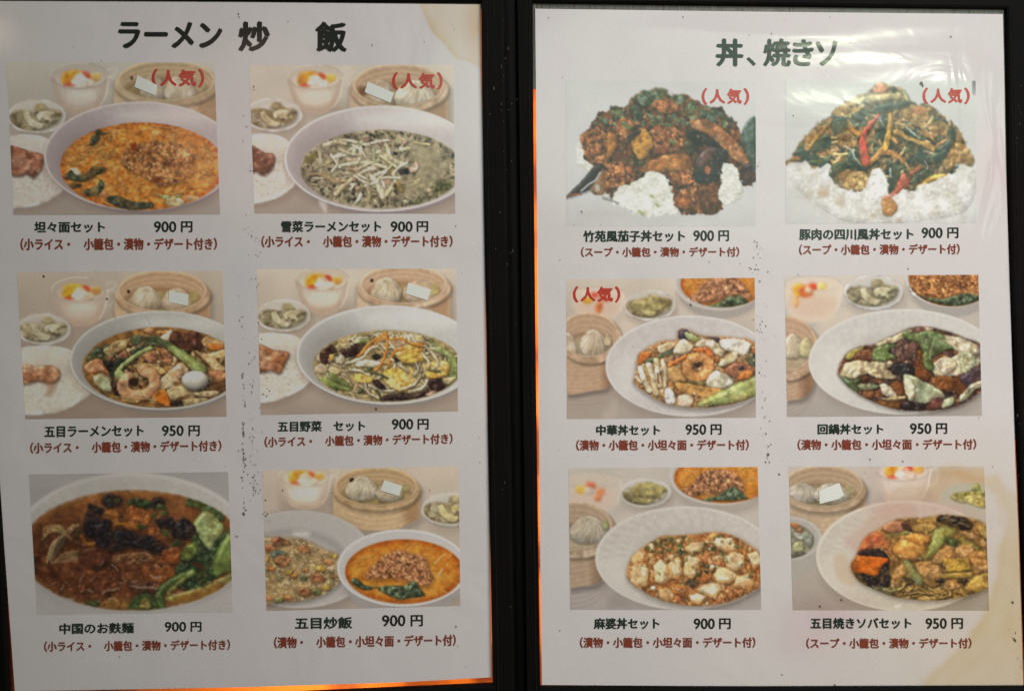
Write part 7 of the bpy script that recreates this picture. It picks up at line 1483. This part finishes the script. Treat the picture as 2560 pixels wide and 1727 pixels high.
for key, nm, (x0, x1, y0, y1), dg, (a, b), (c, d), (t, u_), sl, cont, (p, q, r, s_), sl2 in INFO:
    S = CROP[key][0]; v = V_[key]
    lettering('dish_name', S, [(nm, x0, x1, y0, y1, sl)], INK_GREEN, v, bold=.048, label='black lettering ' + nm)
    lettering('dish_price', S, [(dg, a, b, t, u_, sl), ('円', c, d, t, u_, sl)], INK_BLACK, v, bold=.038, label='black price ' + dg + '円')
    lettering('set_contents', S, [(cont, p, q, r, s_, sl2)], INK_BROWN, v, bold=.044, label='red-brown bracketed line of what the set includes')
for key, (x0, x1, y0, y1), col in (('dandan', (1128, 1505, 130, 262), INK_RED), ('snow', (1130, 1495, 155, 280), INK_RED), ('eggplant', (1178, 1540, 132, 258), INK_RED), ('pork', (1216, 1576, 128, 252), INK_RED), ('chuka', (176, 552, 152, 280), INK_RED)):
    lettering('popular_mark', CROP[key][0], [('（', x0, x0 + 34, y0, y1, 0), ('人', x0 + 60, x0 + 176, y0 + 8, y1 - 10, 0), ('気', x0 + 196, x1 - 58, y0 + 4, y1 - 8, 0), ('）', x1 - 34, x1, y0, y1, 0)], col, V_[key], bold=.055, label='red bracketed lettering 人気')
hv = (0, 0, 1280 / 2325)
lettering('page_title', 'L', [('ラーメン', 543, 1005, 103, 218, .004), ('炒', 1088, 1220, 103, 232, 0), ('飯', 1438, 1570, 104, 235, 0)], INK_BLACK, hv, bold=.055, label='large black title ラーメン 炒 飯')
lettering('page_title', 'R', [('丼', 930, 1046, 180, 300, 0), ('、', 1066, 1106, 262, 300, 0), ('焼', 1145, 1262, 180, 300, 0), ('き', 1278, 1366, 183, 298, 0), ('ソ', 1382, 1474, 190, 298, 0)], INK_GREEN, (1280, 0, 1280 / 2325), bold=.048, label='large greenish black title 丼、焼きソ')

# ---------------------------------------------------------------- stickers over one dumpling of each steamer
STK = {'dandan': [(1018, 176), (1166, 248), (1150, 325), (996, 262)], 'snow': [(944, 222), (1140, 306), (1112, 378), (922, 300), (934, 262)], 'gomoku': [(1302, 234), (1450, 266), (1440, 352), (1296, 322)],
       'vegetable': [(1292, 176), (1468, 228), (1440, 310), (1274, 258)], 'friedrice': [(926, 134), (1048, 174), (1026, 242), (900, 204)], 'yakisoba': [(345, 206), (482, 152), (514, 236), (480, 262), (350, 296)]}
for key, q in STK.items():
    S, ox, oy, sc = CROP[key]; pts = [on(S, ox + x * sc, oy + y * sc) for x, y in q]
    link('correction_sticker', slab(ccw(pts), .00012, .00030), sheets[S], STICKER, label='pale blank paper sticker over one dumpling')

# ---------------------------------------------------------------- grime specks and fibres
def specks(S, items):
    V = []; Fs = []; random.seed(12)
    for x, y, r in items:
        cx, cy = on(S, x, y); n = random.choice((5, 6, 7)); a0 = random.random() * 6; el = random.uniform(.5, 1); o_ = len(V); rr = r * D / F_PX
        for j in range(n):
            a = a0 + 2 * math.pi * j / n; k = random.uniform(.65, 1.15) * rr; V.append((cx + math.cos(a) * k * el, cy + math.sin(a) * k, .00036))
        Fs.append(tuple(range(o_, o_ + n)))
    me = mesh(V, Fs); link('grime_specks', me, sheets[S], SPECK, kind='stuff', label='scattered dark grime specks')
random.seed(9); it = []
def run(x0, y0, x1, y1, n, sx, r0, r1):
    for k in range(n):
        if random.random() < .35: continue
        t = random.random(); it.append((x0 + (x1 - x0) * t + random.gauss(0, sx), y0 + (y1 - y0) * t + random.gauss(0, 4), random.uniform(r0, r1)))
for y0, y1, n in ((930, 1010, 26), (1050, 1110, 30), (1110, 1175, 34), (1190, 1290, 24)): run(607, y0, 612, y1, n, 1.6, 1.0, 2.6)
for x0, y0, x1, y1, n in ((626, 1060, 640, 1240, 60), (634, 880, 630, 1000, 24), (600, 720, 606, 840, 12), (632, 690, 640, 720, 10), (622, 400, 632, 460, 12), (612, 540, 650, 640, 26), (605, 1130, 640, 1240, 26), (640, 1180, 676, 1330, 14), (642, 780, 668, 1020, 18)): run(x0, y0, x1, y1, n, 5, .7, 2.2)
for x, y, r in ((635, 218, 3), (636, 226, 2), (609, 290, 1.6), (617, 318, 2), (608, 353, 2), (597, 36, 3), (598, 44, 2), (721, 55, 1.6), (931, 114, 2.2), (1061, 106, 2), (1136, 74, 2), (1132, 62, 1.5), (254, 153, 1.6), (185, 118, 1.6), (110, 691, 4), (268, 747, 3), (1133, 395, 3), (1140, 565, 2), (594, 1340, 2), (1140, 1565, 2.6), (1145, 1614, 2.2),
                (590, 1339, 2), (300, 1640, 2), (1200, 1155, 2), (707, 1225, 3), (1075, 1225, 2)): it.append((x, y, r))
for k in range(90): it.append((random.uniform(20, 1200), random.uniform(12, 1700), random.uniform(.4, 1.2)))
for k in range(60): it.append((random.gauss(640, 12), random.uniform(300, 1300), random.uniform(.4, 1.4)))
specks('L', it); it = []
for x0, y0, x1, y1, n in ((1895, 600, 1890, 680, 22), (1900, 700, 1902, 850, 24), (1905, 880, 1912, 1100, 22), (1917, 1090, 1922, 1160, 12), (1890, 320, 1895, 420, 12)): run(x0, y0, x1, y1, n, 7, .6, 2.4)
for x, y, r in ((2303, 210, 6), (2307, 216, 4), (1454, 530, 2), (1983, 290, 2.4), (1372, 45, 1.6), (1708, 44, 1.8), (1873, 89, 1.8), (1929, 85, 1.5), (2075, 44, 1.6), (2377, 93, 2.2), (2251, 147, 2.2), (1407, 194, 1.6), (1920, 1137, 5), (1470, 1118, 2), (1773, 655, 2.4), (2270, 672, 2.4), (2257, 1153, 2), (2482, 1166, 2), (1948, 1185, 2.6), (2087, 1712, 3), (2535, 1596, 3), (2538, 1600, 4),
                (2531, 1505, 4), (2447, 1044, 2), (1920, 680, 2.4), (1995, 687, 2), (1727, 762, 3.5), (1400, 1575, 2), (1400, 650, 1.6), (2175, 1148, 2.2), (1955, 1685, 2), (2103, 1499, 2.2), (2049, 1515, 2.2)): it.append((x, y, r))
for k in range(60): it.append((random.uniform(1350, 2530), random.uniform(35, 1700), random.uniform(.4, 1.2)))
specks('R', it)
